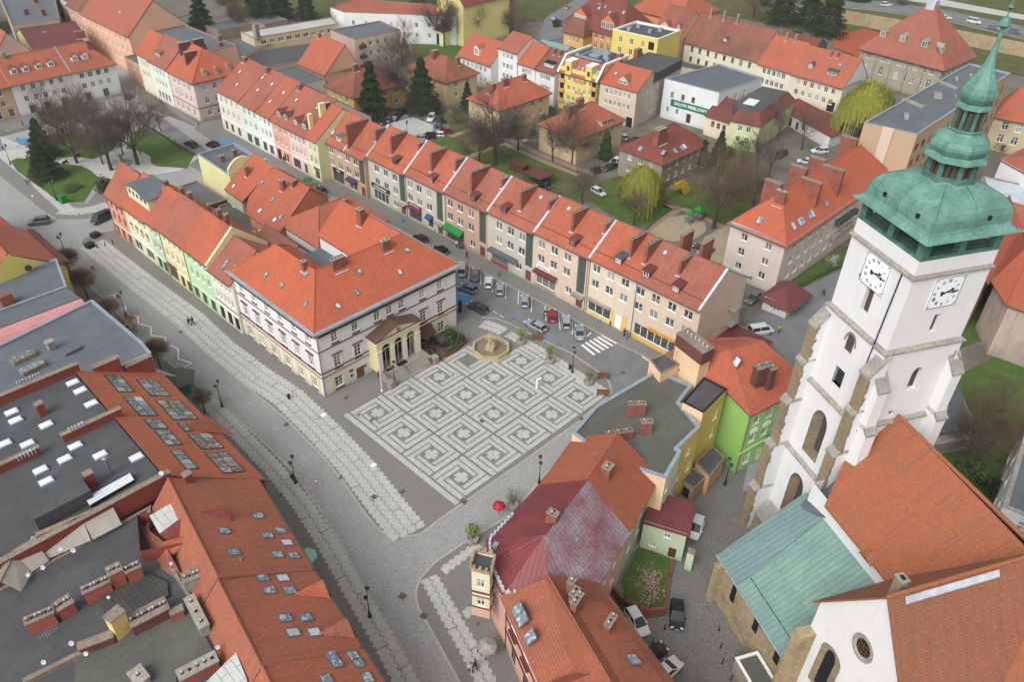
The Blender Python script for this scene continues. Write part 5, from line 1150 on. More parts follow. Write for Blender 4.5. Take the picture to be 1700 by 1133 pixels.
f.obox((c.x,c.y,11.5),1.5,1.1,4.4,.2);f.mi=1;f.obox((c.x,c.y,15.9),1.7,1.3,.12,.2);f.obox((c.x,c.y,16.02),1.2,.8,.04,.2);f.build('yellow_chimney_stack',[plaster('c2ab6d',1,.2),M['coping']],FL.root)
f=MB();L_=0
pA,pB=at(*bk((150,1125))[0],13.4),at(*bk((760,820))[0],13.4);c=(pA+pB)/2;f.obox((c.x,c.y,12.4),(pB-pA).length,.5,1.0,math.atan2((pB-pA).y,(pB-pA).x));f.build('parapet',[M['coping']],FL.root)
# party wall between the flat roof and the hall: grey render with red band
f=MB();pts_=[at(*bk(p)[0],z)for p,z in(((0,465),15),((90,285),15.4),((235,195),15.4),((240,165),15.6),((540,40),15.6),((740,-50),15.4))]
for a,b in zip(pts_,pts_[1:]):
    d_=(b-a);d_.z=0;d_.normalize();n=Vector((d_.y,-d_.x,0));q=[(a.x,a.y),(b.x,b.y),(b.x+n.x*1.5,b.y+n.y*1.5),(a.x+n.x*1.5,a.y+n.y*1.5)]
    f.mi=0;f.face((*q[3],13.3),(*q[2],13.3),(q[1][0],q[1][1],b.z),(q[0][0],q[0][1],a.z));f.mi=1;f.slab([[(q[0][0]-n.x*.5,q[0][1]-n.y*.5,a.z+.1),(q[0][0]+n.x*.1,q[0][1]+n.y*.1,a.z+.1),(q[1][0]+n.x*.1,q[1][1]+n.y*.1,b.z+.1),(q[1][0]-n.x*.5,q[1][1]-n.y*.5,b.z+.1)]],.2)
f.mi=2;f.build('rendered_fire_wall',[plaster('a29d94',1,.5),M['coping'],M['tileE']],FL.root)
B=Bld('tiled_house','tiled roof with a white sheet canopy at the very bottom beside the felt roofs','house',[(-46,-60),(-36,-66),(-32.3,-46.8),(-38.4,-43.6)],12,M['redwall'],z0=4);B.walls()
B.polyroof([[(*P(x,y,14.6),14.6)for x,y in((325,1150),(392,1084),(414,1140),(390,1180))]],'corr',.12)
# grey flat roof, pink block and yellow gabled house further up the street
B=GR=Bld('flat_roofed_building','broad grey felt roof with two ribbed rooflights left of the round street trees','building',[(-60,18.6),(-19.9,18.6),(-19.6,22),(-20.2,38.2),(-60,31)],12,plaster('8b8a85',1,.3));B.even(2,4,[9,5.5],1.6,1.8);B.walls();B.flat('felt2',.3,.35,'zinc')
for p in fo((153,103),(212,173)):
    c=at(*p,12.2);f=MB();f.obox((c.x,c.y,11.7),3.2,1.5,.6,radians(6));fr=f.build('rooflight',[M['coping']],B.roof);f=MB()
    for k in range(4):f.obox((c.x-1.2+k*.8,c.y-.12+k*.08,12.3),.72,1.3,.06,radians(6))
    f.build('pane',[M['greenglass']],fr)
c=at(*fo((335,30))[0],12.4);f=MB();f.obox((c.x,c.y,11.6),.9,.8,1.3,.1);f.obox((c.x,c.y,12.9),1.2,1.1,.3,.1);f.build('roof_vent',[M['stone']],B.roof)
c=at(*fo((475,55))[0],12.2);f=MB();f.obox((c.x,c.y,11.7),2.4,1.0,.45,.12);f.build('hatch',[M['felt2']],B.roof)
B=Bld('pink_building','low building with a rounded pink metal roof and red chimney block','building',[(-60,38.6),(-20.2,38.6),(-20.6,47.4),(-60,47.4)],8.6,plaster('c28e8c',1,.25));B.even(1,3,[5.5],1.2,1.5);B.walls()
M['pinksheet']=plain('pink_sheet',C('bd8587'),.5,0,.12,2,.3,.15)
F_=[]
for k in range(5):
    a_,b_=pi/2*k/5,pi/2*(k+1)/5;F_.append([(-60,39.8-3*cos(a_)+2.5,8.0+2.6*sin(a_)),(-20.6,39.8-3*cos(a_)+2.5,8.0+2.6*sin(a_)),(-20.8,39.8-3*cos(b_)+2.5,8.0+2.6*sin(b_)),(-60,39.8-3*cos(b_)+2.5,8.0+2.6*sin(b_))])
B.polyroof(F_,M['pinksheet'],.1);f=MB();f.face((-60,42.3,10.7),(-20.8,42.3,10.7),(-20.9,47.6,10.2),(-60,47.6,10.2));f.mi=1;f.prism([(-20.8,42.3),(-20.6,47.6),(-60,47.6),(-60,42.3)],8.6,10.2,top=False);f.build('felt_roof',[M['felt2'],M['pinksheet']],B.root)
c=at(10,497,11);f=MB();f.obox((c.x,c.y,9.5),1.9,1.3,2.4,.05);f.build('chimney',[M['brick']],B.root)
B=Bld('flat_roofed_building','dark grey felt roof strip between the pink roof and the yellow gable','building',[(-60,47.7),(-20.9,47.7),(-18.6,58.0),(-60,56)],10.4,plaster('9a958b',1,.3));B.walls();B.flat('felt2',.3,.3,'zinc')
B=YG=Bld('yellow_gabled_house','yellow house with a curved pointed gable, small round window and orange roof','house',[(-34,55.6),(-17.6,58.4),(-18.8,74),(-36,72)],8.4,plaster('cdb768',1,.2));B.walls()
pk=(-25.6,57.1);f=MB();f.face((-34,55.55,8.4),(-17.6,58.35,8.4),(-19.0,58.1,9.6),(-21.2,57.75,11.2),(-25.2,57.05,14.4),(-26,56.9,14.4),(-30,56.2,11.0),(-33,55.7,9.4));f.build('gable',[B.wall],B.root)
f=MB();f.tube((-23.4,57.2,10.9),(-23.4,57.0,10.9),.55,n=14);f.build('round_window',[M['brown']],B.root)
B.polyroof([[(-17.2,58.0,8.7),(-17.2,74.3,8.7),(-25.6,74,14.6),(-25.6,57.0,14.6)],[(-25.6,57.0,14.6),(-25.6,74,14.6),(-35,72.5,8.5),(-34.5,55.4,8.5)]],'tileB',.2,caps=[((-25.6,57.0,14.7),(-25.6,74,14.7))])
f=MB();f.slab([[(-16.6,58.1,9.0),(-16.8,74.5,9.0),(-17.9,74.5,9.6),(-17.9,58.0,9.6)]],.25);f.build('red_verge',[M['redmetal2']],B.roof)
B=Bld('tiled_house','orange tiled house cut by the left edge above the yellow gable','house',[(-40,74.6),(-19.4,76),(-20.4,98),(-42,96)],8.6,plaster('b7a58e',1,.3));B.even(1,4,[5],1.2,1.6);B.walls();B.gable(14.5,'tileA',0,0,axis=1)
# ================================================================ block east of the square
tanw=plaster('cba888',1,.25);yw=plaster('c9ab62',1,.3)
g4=PP((1090.5,615),(988,675),(950,719),(1000,758),(1105.6,795),(1131,750),(1125.6,745),(1163,709),(1128,668),(1150,640),z=11.5)
GB=Bld('flat_roofed_building','building with a large mossy dark flat roof and zinc edging beside the square','building',g4,11.5,tanw,side_walls={4:plaster('cfcab0',1,.3),5:yw,6:yw})
GB.openings(1,[2.5,5.5],[8.5,5],1.2,1.6);GB.openings(0,[3,6,9],[8.5,5],1.3,1.6);GB.openings(4,[1.0],[9,6],.8,1.5);GB.openings(6,[3.2],[8.8],.9,1.6);GB.openings(6,[1.4,4.2],[5.2,2.0],.9,1.6)
GB.walls();GB.flat('felt3',.25,.45,'zinc')
GB.T=None
def stk(B,px,py,z,L,w_,h,rot,mat='brick',pots=4):
    c=at(px,py,z);f=MB();f.obox((c.x,c.y,z-.4),L,w_,h+.4,rot);f.mi=1;f.obox((c.x,c.y,z+h),L+.12,w_+.12,.1,rot)
    for k in range(pots):
        u=((k+.5)/pots-.5)*L;x,y=c.x+u*cos(rot),c.y+u*sin(rot);f.mi=2;f.obox((x,y,z+h+.1),.26,.26,.03,rot);f.mi=3
        if k%2==0:f.tube((x,y,z+h+.1),(x,y,z+h+.4),.06,n=6);f.lathe([(.1,0),(.12,.05),(.02,.12)],(x,y,z+h+.4),6)
    return f.build('chimney',[M[mat],M['coping'],M['black'],M['flash']],B.root)
stk(GB,1055,687,11.4,2.4,.9,1.8,radians(-42));stk(GB,1071,718,11.4,1.5,.9,1.9,radians(-40),pots=2)
stk(GB,1027,728,11.4,3.6,.7,1.1,radians(-32),pots=6)
YB=Bld('yellow_building','yellow rendered stair wing with its own small dark roof beside the green house','building',PP((1133.5,667.7),(1167.4,685.3),(1206.3,646.4),(1168.7,627.5),z=12.8),12.8,yw,side_walls={0:tanw,3:tanw})
YB.openings(1,[4.5],[9.5,6],1.0,1.7,'cas');YB.walls();YB.flat('felt',.12,.2,'iron')
c=at(1157,640,11.5);TW=Bld('tan_fire_wall','peach rendered wall block topped by a big dark red chimney with pots','wall',[(31.6,-40.8),(33.6,-41.2),(34.9,-36.4),(32.9,-35.8)],15.4,tanw);TW.walls();f=MB();f.face(*[(p.x,p.y,15.4)for p in TW.pts]);TW.roof=f.build('cap',[M['felt']],TW.root)
f=MB();f.prism([(31.5,-41.0),(33.7,-41.4),(35.0,-36.3),(32.8,-35.7)],15.4,17.5);f.mi=1;f.prism([(31.4,-41.1),(33.8,-41.5),(35.1,-36.2),(32.7,-35.6)],17.5,17.65);f.mi=2
for k in range(7):x,y=32.7+k*.2,-40.8+k*.78;f.tube((x,y,17.65),(x,y,18.05),.09,n=6);f.lathe([(.13,0),(.16,.07),(.02,.16)],(x,y,18.05),6)
f.build('chimney',[M['brickdark'],M['coping'],M['flash']],TW.root)
B=Bld('peach_annexe','low peach annexe with aerials next to the fire wall','building',[(28.8,-36.6),(32.4,-37.2),(33.0,-34.4),(30.2,-33.6)],13,tanw);B.walls();B.flat('felt',.1,.15)
B=Bld('porch','small flat-roofed back porch behind the yellow building','porch',PP((1155,768),(1178,792),(1203,760),(1183,742),z=3.8),3.8,plaster('b5936a',1,.4));B.walls();B.flat('felt',.1,.12)
B=Bld('porch','dark little entrance shed with a felt roof beside the back porch','porch',PP((1130,795),(1152,812),(1172,792),(1148,777),z=3.0),3.0,plaster('8f7b5e',1,.5));B.openings(0,[1.2],1.2,1.2,1.9,'dark');B.walls();B.flat('felt',.1,.12)
# green corner house
grn=plaster('83a85c',1,.25,'green_plaster')
gpts=[(31.8,-49.4),(42.6,-51.6),(45.0,-39.5),(38.5,-34.0),(33.0,-35.6),(33.9,-44.6)]
GH=Bld('green_house','bright green corner house with ornate windows and red tiled roof with dark chimneys','house',gpts,12,grn,side_walls={0:plaster('9cc47e',1,.15)})
GH.openings(0,[2.0,4.6,7.2,9.6],[9.8,6.4],1.1,1.9,'old');GH.openings(0,[2.0,7.2,9.6],2.2,1.2,2.0,'old');GH.openings(0,[4.6],1.6,1.1,2.4,'door','white');GH.openings(1,[2.5,6,9.5],[9.8,6.4,2.4],1.1,1.9,'old');GH.walls()
for x in(2.0,4.6,7.2,9.6):
    for z in(9.8,6.4):
        a,d,nrm,L=GH.edge(0);f=MB();r=math.atan2(d.y,d.x);c=a+d*x+nrm*.12;f.obox((c.x,c.y,z+1.02),1.5,.2,.12,r)
        for k in range(6):th=pi*(k+.5)/6;c2_=a+d*(x-.65*cos(th))+nrm*.1;f.obox((c2_.x,c2_.y,z+1.14+.42*sin(th)),.26,.16,.14,r)
        f.build('window_crown',[M['white']],GH.root)
GH.band(0,4.0,.2,.18,plaster('9cc47e',1,.15));GH.band(0,11.3,.5,.35,plaster('9cc47e',1,.15));GH.pipe(0,.3)
a,d,nrm,L=GH.edge(0);f=MB();c=a+d*6.8+nrm*.7;f.obox((c.x,c.y,4.6),2.6,1.3,.15,math.atan2(d.y,d.x));
for s_ in(-1.25,0,1.25):c3_=c+d*s_+nrm*.6;f.tube((c3_.x,c3_.y,4.7),(c3_.x,c3_.y,5.8),.03,n=4)
c4_=c+nrm*.62;f.obox((c4_.x,c4_.y,4.8),2.6,.04,.95,math.atan2(d.y,d.x));f.build('balcony',[plain('green_tarp',C('365c46'))],GH.root)
ap=(36.2,-42.5,16.6);ap2=(41.3,-44.6,16.6)
e_=12.05;G0,G1,G2,G3,G4,G5=[(x,y,e_)for x,y in((31.0,-50.0),(43.2,-52.4),(46.0,-39.3),(38.9,-33.2),(32.2,-34.6),(33.2,-44.7))]
GH.polyroof([[G0,G1,ap2,ap],[G1,G2,ap2],[G2,G3,ap,ap2],[G3,G4,ap],[G4,G5,ap],[G5,G0,ap]],'tileB',.22,caps=[(G0,ap),(G1,ap2),(ap,ap2),(G2,ap2),(G3,ap),(G4,ap)])
stk(GH,1262,632,14.6,2.6,1.1,2.6,radians(-20),'brickdark',4);stk(GH,1275,640,13.9,.9,.9,3.0,radians(-20),'brickdark',1)
GH.skylight((1224,601),.9,1.2);GH.skylight((1276,637),.8,1.1)
B=Bld('tiled_annexe','low hipped annexe with red roof between the green house and the market road','house',[(38,-37),(44,-40),(48.5,-34.5),(43.0,-31.6)],7,tanw);B.walls();B.gable(10.2,'tileB',2.5,2.5)
B=Bld('snack_bar','low snack bar with brownish red sheet roof at the near end of the long row','kiosk',[(50.2,-37.6),(60.6,-37.8),(61.2,-31.6),(50.6,-31.2)],3.0,plaster('a79581',1,.4));B.walls();B.gable(4.4,'redmetal2',3,3)
B=Bld('tiled_annexe','orange lean-to roofs behind the green house near the tower','house',[(50,-52.5),(61,-56),(63,-50),(52,-46)],5.5,tanw);B.even(0,3,3.2,1,1.4);B.walls();B.gable(8.4,'tileB',0,0)
# orange and red-roofed houses facing the square (rotated 16 degrees)
e0=10.0;V3=lambda px,py,z:(*P(px,py,z),z)
F2=Bld('tiled_house','pale house with plain orange roof, one chimney and aerials beside the mossy flat roof','house',[(12.0,-35.1),(3.3,-37.6),(5.2,-49.2),(14.6,-46.4)],e0,plaster('a8a997',1,.3));F2.openings(2,[2.5,5.5],[7.4,4.2],1.1,1.5);F2.openings(0,[2,5],[7.4,4.2],1.1,1.5);F2.walls()
r1,r2=(13.3,-40.9,14.6),(4.3,-43.4,14.6)
F2.polyroof([[(12.6,-34.5,9.8),r1,r2,(3.1,-37.1,9.8)],[(15.2,-46.9,9.8),(4.9,-49.9,9.8),r2,r1]],'tileC',.22,caps=[(r1,r2)])
f=MB();f.face((12,-35.1,9.9),(14.6,-46.4,9.9),(13.3,-40.9,14.4));f.face((3.3,-37.6,9.9),(5.2,-49.2,9.9),(4.3,-43.4,14.4));f.build('gable',[F2.wall],F2.root)
F2.T=None;stk(F2,1006,800,12.4,1.3,1.1,2.6,radians(10),pots=2)
F3=Bld('red_roofed_house','corner house with faded red sheet metal roof, pink walls and white battlements','house',[(5.1,-49.3),(3.2,-37.7),(-7.4,-39.3),(-9.6,-41.6),(-11.2,-45.4),(-8.2,-49.2),(-2.6,-51.4)],e0,plaster('cf9c8c',1,.25,'pink_plaster'))
F3.openings(4,[2.0],[7.4,4.4],1.0,1.7,'old');F3.openings(6,[2,5],[7.4,4.2],1.1,1.5);F3.openings(2,[2,4.5,7,9.3],[7.4,4.4],1.1,1.6,'old');F3.openings(3,[1.5],[7.4,4.4],1.0,1.6,'old');F3.walls()
z=9.8;rr=(4.3,-43.4,14.6);pk=(-5.0,-45.2,14.0);vl=(-7.6,-48.0,11.6);E_=[(5.2,-49.9,z),(3.2,-37.1,z),(-7.7,-38.7,z),(-10.1,-41.3,z),(-11.7,-45.5,z),(-2.8,-51.9,z)]
F3.polyroof([[E_[1],rr,pk,E_[2]],[E_[2],pk,E_[3]],[E_[3],pk,E_[4]],[E_[4],pk,vl]],'redmetal',.18,caps=[(rr,pk),(pk,E_[3])])
F3.polyroof([[E_[0],E_[5],pk,rr],[E_[5],vl,pk]],seamed('7b464b','8e868f',.5,'peeling_red_sheet',.6,hor=1.6),.18)
def battle(B,e,x0,x1,z,h=.5,mat='flash'):
    a,d,nrm,L=B.edge(e);f=MB();r=math.atan2(d.y,d.x);n=int((x1-x0)/.62)
    for k in range(n):
        c=a+d*(x0+(k+.5)*(x1-x0)/n)+nrm*.15;f.obox((c.x,c.y,z-.1),.28,.26,h*.7,r)
    c=a+d*((x0+x1)/2)+nrm*.15;f.obox((c.x,c.y,z-.45),x1-x0,.26,.36,r);f.build('battlements',[M[mat]],B.root)
for e_i in(2,3,4,1):battle(F3,e_i,0,F3.edge(e_i)[3],10.35)if e_i!=1 else battle(F3,1,6,F3.edge(1)[3],10.35)
stk(F3,917,868,13.6,.9,1.3,1.6,radians(10),'brick',2);F3.skylight((955,895),.5,.5)
c=at(823,903,11);f=MB();f.obox((c.x,c.y,10.4),.7,.6,.5,.3);f.build('roof_hatch',[M['zinc']],F3.root)
# square oriel turret on the corner
B=TU=Bld('corner_turret','square oriel turret with battlements, cream above and pink below, on the corner house','turret',[(-13.0,-42.1),(-12.0,-43.6),(-10.4,-42.4),(-11.4,-40.9)],12.6,plaster('c4bba2',1,.2),z0=4.2,side_walls=None)
B.pts=[Vector((x,y,0))for x,y in((-13.0,-42.0),(-12.0,-43.8),(-10.2,-42.6),(-11.2,-40.8))]
for e_i in range(4):B.openings(e_i,[B.edge(e_i)[3]/2],[10.2],.9,1.4,'old')
for e_i in(0,1):B.openings(e_i,[B.edge(e_i)[3]/2],[6.9],.9,1.3,'old')
B.walls();f=MB();f.prism([(p.x,p.y)for p in B.pts],12.3,12.35);f.build('roof',[M['felt']],B.root)
for e_i in range(4):battle(B,e_i,0,B.edge(e_i)[3],12.9,.7,'sandlight');B.band(e_i,8.6,.2,.12,'redmetal2');B.band(e_i,7.9,.1,.1,'redmetal2');B.band(e_i,5.9,.12,.12,'redmetal2');B.box_on(e_i,B.edge(e_i)[3]/2,4.3,B.edge(e_i)[3],1.6,.03,plaster('cf9c8c',1,.25,'pink_plaster'),'pink_panel')
f=MB();q_=[(p.x,p.y)for p in B.pts];cc=Vector((sum(p[0]for p in q_)/4,sum(p[1]for p in q_)/4));f.face(*[(*p,4.2)for p in q_]);f.build('corbel',[M['redmetal2']],B.root)
# pink house with orange roof running off the bottom edge
pk4=plaster('cf9c8c',1,.25,'pink_plaster')
F4=Bld('pink_house','pink house with orange roof, ornamental gables and paired roof windows at the bottom edge','house',[(-16.6,-57.4),(-22.5,-72),(-10.5,-75.5),(-3.2,-52.2),(-8.2,-49.3),(-11.2,-45.6)],10,pk4)
F4.openings(5,[2.5,6.0,9.5],[7.6,4.4],1.1,1.7,'old');F4.openings(0,[2.0,5.5,9,12.5],[7.6,4.4],1.1,1.7,'old');F4.openings(5,[2.5,6,9.5],1.6,1.4,2.4,'shop','brown');F4.walls()
ra,rb=(-8.0,-48.4,13.0),(-15.6,-65.5,15.6);rc=(-18.5,-73,15.6)
F4.polyroof([[(-11.9,-45.3,9.8),(-7.9,-48.1,11.8),ra,rb,rc,(-23.1,-72,9.8),(-17.2,-57.2,9.8)],[(-2.8,-51.9,9.8),(-10.0,-75.6,9.8),rc,rb,ra]],'tileC',.22,caps=[(ra,rb),(rb,rc)])
F4.polyroof([[ra,(-7.6,-47.9,11.8),(-2.8,-51.9,9.8)]],'tileC',.2)
for p in q4(850,850,4,(40,655),(68,715),(122,835),(808,985)):F4.skylight(p,1.1,1.3)
for(px,py),n_ in((q4(850,850,4,(390,530))[0],1),(q4(850,850,4,(410,600))[0],2),(q4(850,850,4,(425,645))[0],3),(q4(850,850,4,(645,790))[0],3)):
    h_=F4.hit(px,py)
    if h_:stk(F4,px,py,h_[0].z-.6,.5+.4*n_,.7,1.7,radians(12),'brick',n_)
for k,(x,y)in enumerate([(-16.9,-57.8),(-18.9,-62.5)]):
    f=MB();rot=radians(68);c_,s_=cos(rot),sin(rot);T_=lambda u,z_:(x+c_*u,y+s_*u,z_)
    prof=[(-2,9.6),(2,9.6),(2,10.6),(1.4,10.8),(1.3,11.8),(.7,12.2),(0,13.2),(-.7,12.2),(-1.3,11.8),(-1.4,10.8),(-2,10.6)]
    A_=[T_(*p)for p in prof];Bq=[(p[0]+.35*s_,p[1]-.35*c_,p[2])for p in A_];f.face(*A_);f.face(*Bq[::-1])
    for i in range(len(A_)):f.face(A_[i],A_[(i+1)%len(A_)],Bq[(i+1)%len(A_)],Bq[i])
    f.mi=1;f.slab([[(p[0]-s_*-0,p[1],p[2])for p in(T_(0,13.1),T_(-2,10.7),(T_(-2,10.7)[0]+4*s_,T_(-2,10.7)[1]-4*c_,10.9),(T_(0,13.1)[0]+4.5*s_,T_(0,13.1)[1]-4.5*c_,13.1))]],.1);f.slab([[p for p in(T_(2,10.7),T_(0,13.1),(T_(0,13.1)[0]+4.5*s_,T_(0,13.1)[1]-4.5*c_,13.1),(T_(2,10.7)[0]+4*s_,T_(2,10.7)[1]-4*c_,10.9))]],.1)
    f.mi=2;f.slab([[T_(-2.1,10.75),T_(0,13.3),(T_(0,13.3)[0]+.5*s_,T_(0,13.3)[1]-.5*c_,13.3),(T_(-2.1,10.75)[0]+.5*s_,T_(-2.1,10.75)[1]-.5*c_,10.75)]],.1)
    f.build('ornamental_gable',[pk4,M['tileC'],M['zinc']],F4.root)
for z_ in(3.4,6.1):F4.band(5,z_,.2,.15,'redmetal2');F4.band(0,z_,.2,.15,'redmetal2')
for e_i,xs in((5,[2.5,6,9.5]),(0,[2.0,5.5,9,12.5])):
    for x in xs:F4.box_on(e_i,x,3.75+1.65,1.9,.25,.35,'redmetal2','window_ledge')
    for x in xs:F4.box_on(e_i,x,8.6,1.7,.22,.3,'redmetal2','window_hood')
F4.pipe(5,.3,mat='redmetal2')
B=Bld('flat_roofed_garage','low mossy flat-roofed garage wing with a white car tucked under it','garage',[(-4.0,-53.5),(-8.5,-64.0),(-6.0,-65.5),(-1.0,-54.8)],3.4,plaster('a3a28f',1,.4));B.walls();B.flat('felt3',.15,.25,'zinc')
gw=plaster('a9b39b',1,.35)
B=Bld('garden_house','small sage green house with a crimson sheet roof beside the walled garden','house',[(11.3,-47.9),(13.4,-53.0),(17.6,-51.0),(15.6,-46.2)],5.4,gw)
B.openings(0,[3.2],4.0,.9,.9,'old');B.openings(0,[1.6],1.5,.9,.8,'old');B.openings(0,[4.2],1.05,1.0,1.9,'door','brown');B.walls()
B.polyroof([[(10.9,-48.0,5.3),(13.3,-53.5,5.3),(18.1,-51.1,5.9),(15.8,-45.8,5.9)]],'redmetal2',.14)
B=Bld('wall_pier','pale green boundary wall pier at the garden corner by the lane','wall',[(12.7,-53.9),(12.9,-54.8),(13.8,-54.4),(13.6,-53.5)],3.2,gw);B.walls();f=MB();f.face(*[(p.x,p.y,3.2)for p in B.pts]);f.build('cap',[M['coping']],B.root)
f=MB();
wl=PP((1012,985),(1035,1008),(1058,1018),(1075,1026),(1102,1022),(1112,960),(1117,935))
for a,b in zip(wl,wl[1:]):
    d=Vector((b[0]-a[0],b[1]-a[1]));L=d.length;c=((a[0]+b[0])/2,(a[1]+b[1])/2,0);f.obox(c,L+.2,.3,1.6 if a[0]<5.2 and b[1]>-70 else .5,math.atan2(d.y,d.x))
tagw=f.build('garden_wall',[M['rust']],None,loc=(*wl[0],0));props(tagw,'rusty brown fence wall round the garden with the magnolia','wall')
# ================================================================ the church
OC=Vector((29.2,-63.1));UX=Vector((-.473026,-.881048));VX=Vector((.881048,-.473026))
def c2(u,v):p=OC+UX*u+VX*v;return(p.x,p.y)
def c3(u,v,z):return(*c2(u,v),z)
RU=math.atan2(UX.y,UX.x)
wht=plaster('dad8d2',1,.2,'tower_render')
TWR=thing('church_tower','tall white church tower with clock faces, sandstone buttresses and a green copper onion spire','tower',(OC.x,OC.y,0))
def ubox(f,u0,u1,v0,v1,z0,z1):
    p=[c2(u0,v0),c2(u1,v0),c2(u1,v1),c2(u0,v1)];f.prism(p,z0,z1,bottom=True)
f=MB();LVL=[(0,15,5.35),(15,25.5,5.1),(25.5,35.5,4.85),(35.5,46.0,4.6)]
def tower_face(f,face,half,z0,z1,ops):
    """one wall with pointed openings; ops: (s, zbot, w, h) ; face 'V' = -V side, 'U' = +U side"""
    def T(s,z,dpt=0):return c3(s,-half+dpt,z)if face=='V' else c3(half-dpt,s,z)
    xs=sorted({-half,half}|{v for o in ops for v in(o[0]-o[2]/2,o[0]+o[2]/2)});n=6
    for a,b in zip(xs,xs[1:]):
        o=[q for q in ops if q[0]-q[2]/2-1e-6<=a and b<=q[0]+q[2]/2+1e-6]
        if not o:f.face(T(a,z0),T(b,z0),T(b,z1),T(a,z1));continue
        zc=z0
        for s,zb,w_,h_,dp,mt in sorted(o,key=lambda q:q[1]):
            f.face(T(a,zc),T(b,zc),T(b,zb),T(a,zb));sp=zb+h_-w_*.75
            L=[(s-w_/2+w_/2*(1-cos(pi/2*k/n)),sp+w_*.75*sin(pi/2*k/n))for k in range(n+1)];Rr=[(2*s-x,z)for x,z in L[::-1]]
            pts=L+Rr[1:]
            if mt=='sq':pts=[(s-w_/2,zb+h_),(s+w_/2,zb+h_)];sp=zb+h_
            zt_=zb+h_
            for(xa,za),(xb,zb_)in zip(pts,pts[1:]):f.face(T(xa,za),T(xb,zb_),T(xb,zt_),T(xa,zt_))
            m0=f.mi;f.mi=1 if mt=='sand' else 0
            full=[(s-w_/2,zb)]+pts+[(s+w_/2,zb)]
            k_=.32 if mt=='sand' else 0  # splayed jamb
            inn=[(s+(x-s)*(1-k_),z if z>zb else z+.3*k_)for x,z in full]
            for i in range(len(full)):
                j=(i+1)%len(full);f.face(T(*full[i]),T(*full[j]),T(*inn[j],dp),T(*inn[i],dp))
            f.mi=2;f.face(*[T(x,z,dp)for x,z in inn]);f.mi=m0;zc=zt_
        f.face(T(a,zc),T(b,zc),T(b,z1),T(a,z1))
M['louvre']=plain('louvre',C('4a4744'),.8,0,.3,5)
VO={35.5:[(.1,37.3,1.15,3.6,.5,'pl')],25.5:[(.0,27.6,1.5,2.2,.4,'sq'),(0,32.2,1.2,2.4,.12,'pl')],15:[(-.2,16.4,2.7,7.0,1.3,'sand')],0:[(-.3,5.5,2.7,7.6,1.3,'sand')]}
UO={35.5:[(.3,37.0,.8,2.2,.4,'sq')],25.5:[(.4,29.6,1.3,3.0,.5,'pl'),(-.9,26.1,.8,.8,.4,'sq')],15:[],0:[]}
for z0,z1,h in LVL:
    tower_face(f,'V',h,z0,z1,VO[z0]);tower_face(f,'U',h,z0,z1,UO[z0])
    f.face(c3(h,h,z0),c3(-h,h,z0),c3(-h,h,z1),c3(h,h,z1));f.face(c3(-h,h,z0),c3(-h,-h,z0),c3(-h,-h,z1),c3(-h,h,z1))
f.face(*[c3(a,b,46.0)for a,b in((-4.6,-4.6),(4.6,-4.6),(4.6,4.6),(-4.6,4.6))])
body=f.build('tower_body',[wht,M['sand'],M['louvre']],TWR)
def ring(f,ho,hi,z0,z1,z2):  # sloped string course: out at z0..z1, sloping in to z2
    for(a,b)in(((-1,-1),(1,-1)),((1,-1),(1,1)),((1,1),(-1,1)),((-1,1),(-1,-1))):
        A,B_=[(p[0]*ho,p[1]*ho)for p in(a,b)],[(p[0]*hi,p[1]*hi)for p in(a,b)]
        f.face(c3(*A[0],z0),c3(*A[1],z0),c3(*A[1],z1),c3(*A[0],z1));f.face(c3(*A[0],z1),c3(*A[1],z1),c3(*B_[1],z2),c3(*B_[0],z2));f.face(c3(*A[0],z0),c3(*A[1],z0),c3(*B_[1],z0),c3(*B_[0],z0))
for z,a,b in((14.8,5.55,5.05),(25.3,5.3,4.8),(35.2,5.05,4.55),(44.0,4.85,4.55)):f=MB();ring(f,a,b,z,z+.18,z+.5);f.build('string_course',[M['stone']],TWR)
# lightning conductor
f=MB();f.tube(c3(3.2,-4.66,44.3),c3(3.2,-5.0,35),.07);f.tube(c3(3.2,-5.0,35),c3(3.0,-5.5,15),.06);f.build('lightning_conductor',[M['iron']],TWR)
def buttress(kind,s0,s1,prof,sgn=-1,stone=True):
    """prof: (ztop, reach beyond the tower axis); sloped stone caps between the stages"""
    f=MB();z=0;rnd=random.Random(int(s0*100)+len(kind))
    def T(s,r,z):return c3(s,sgn*r,z)if kind=='V' else c3(sgn*r,s,z)
    for i,(zt,r)in enumerate(prof):
        nr=prof[i+1][1]if i+1<len(prof)else 4.4;dz=(r-nr)*(1.15 if i+1<len(prof)else 1.25)
        f.mi=0
        for s in(s0,s1):f.face(T(s,4.2,z),T(s,r,z),T(s,r,zt),T(s,4.2,zt))
        f.mi=1 if stone and not(stone=='top' and zt<17)else 0
        rag=.0
        f.face(T(s0-rag,r,z),T(s1,r,z),T(s1,r,zt),T(s0,r,zt))
        if f.mi==1:
            k=z
            while k<zt-.3:
                hq=rnd.uniform(.4,.8);e=min(k+hq,zt);w_=rnd.uniform(.2,.55)
                for s,dd in((s0,-.012),(s1,.012)):f.face(T(s+dd,r,k),T(s+dd,r,e),T(s+dd,r-w_,e),T(s+dd,r-w_,k))
                k=e
        f.mi=2;o=.12
        A=[T(s0-o,r+o,zt-.1),T(s1+o,r+o,zt-.1),T(s1+o,nr-.05,zt+dz),T(s0-o,nr-.05,zt+dz)];f.slab([A],.25);z=zt
        f.mi=0
        for s in(s0,s1):f.face(T(s,r,zt),T(s,4.2,zt),T(s,4.2,zt+dz),T(s,nr,zt+dz))
    f.build('buttress',[wht,M['sand'],M['stone']],TWR)
PR=[(7.5,8.0),(15,7.5),(22,7.0),(28,6.5),(33.0,6.2)]
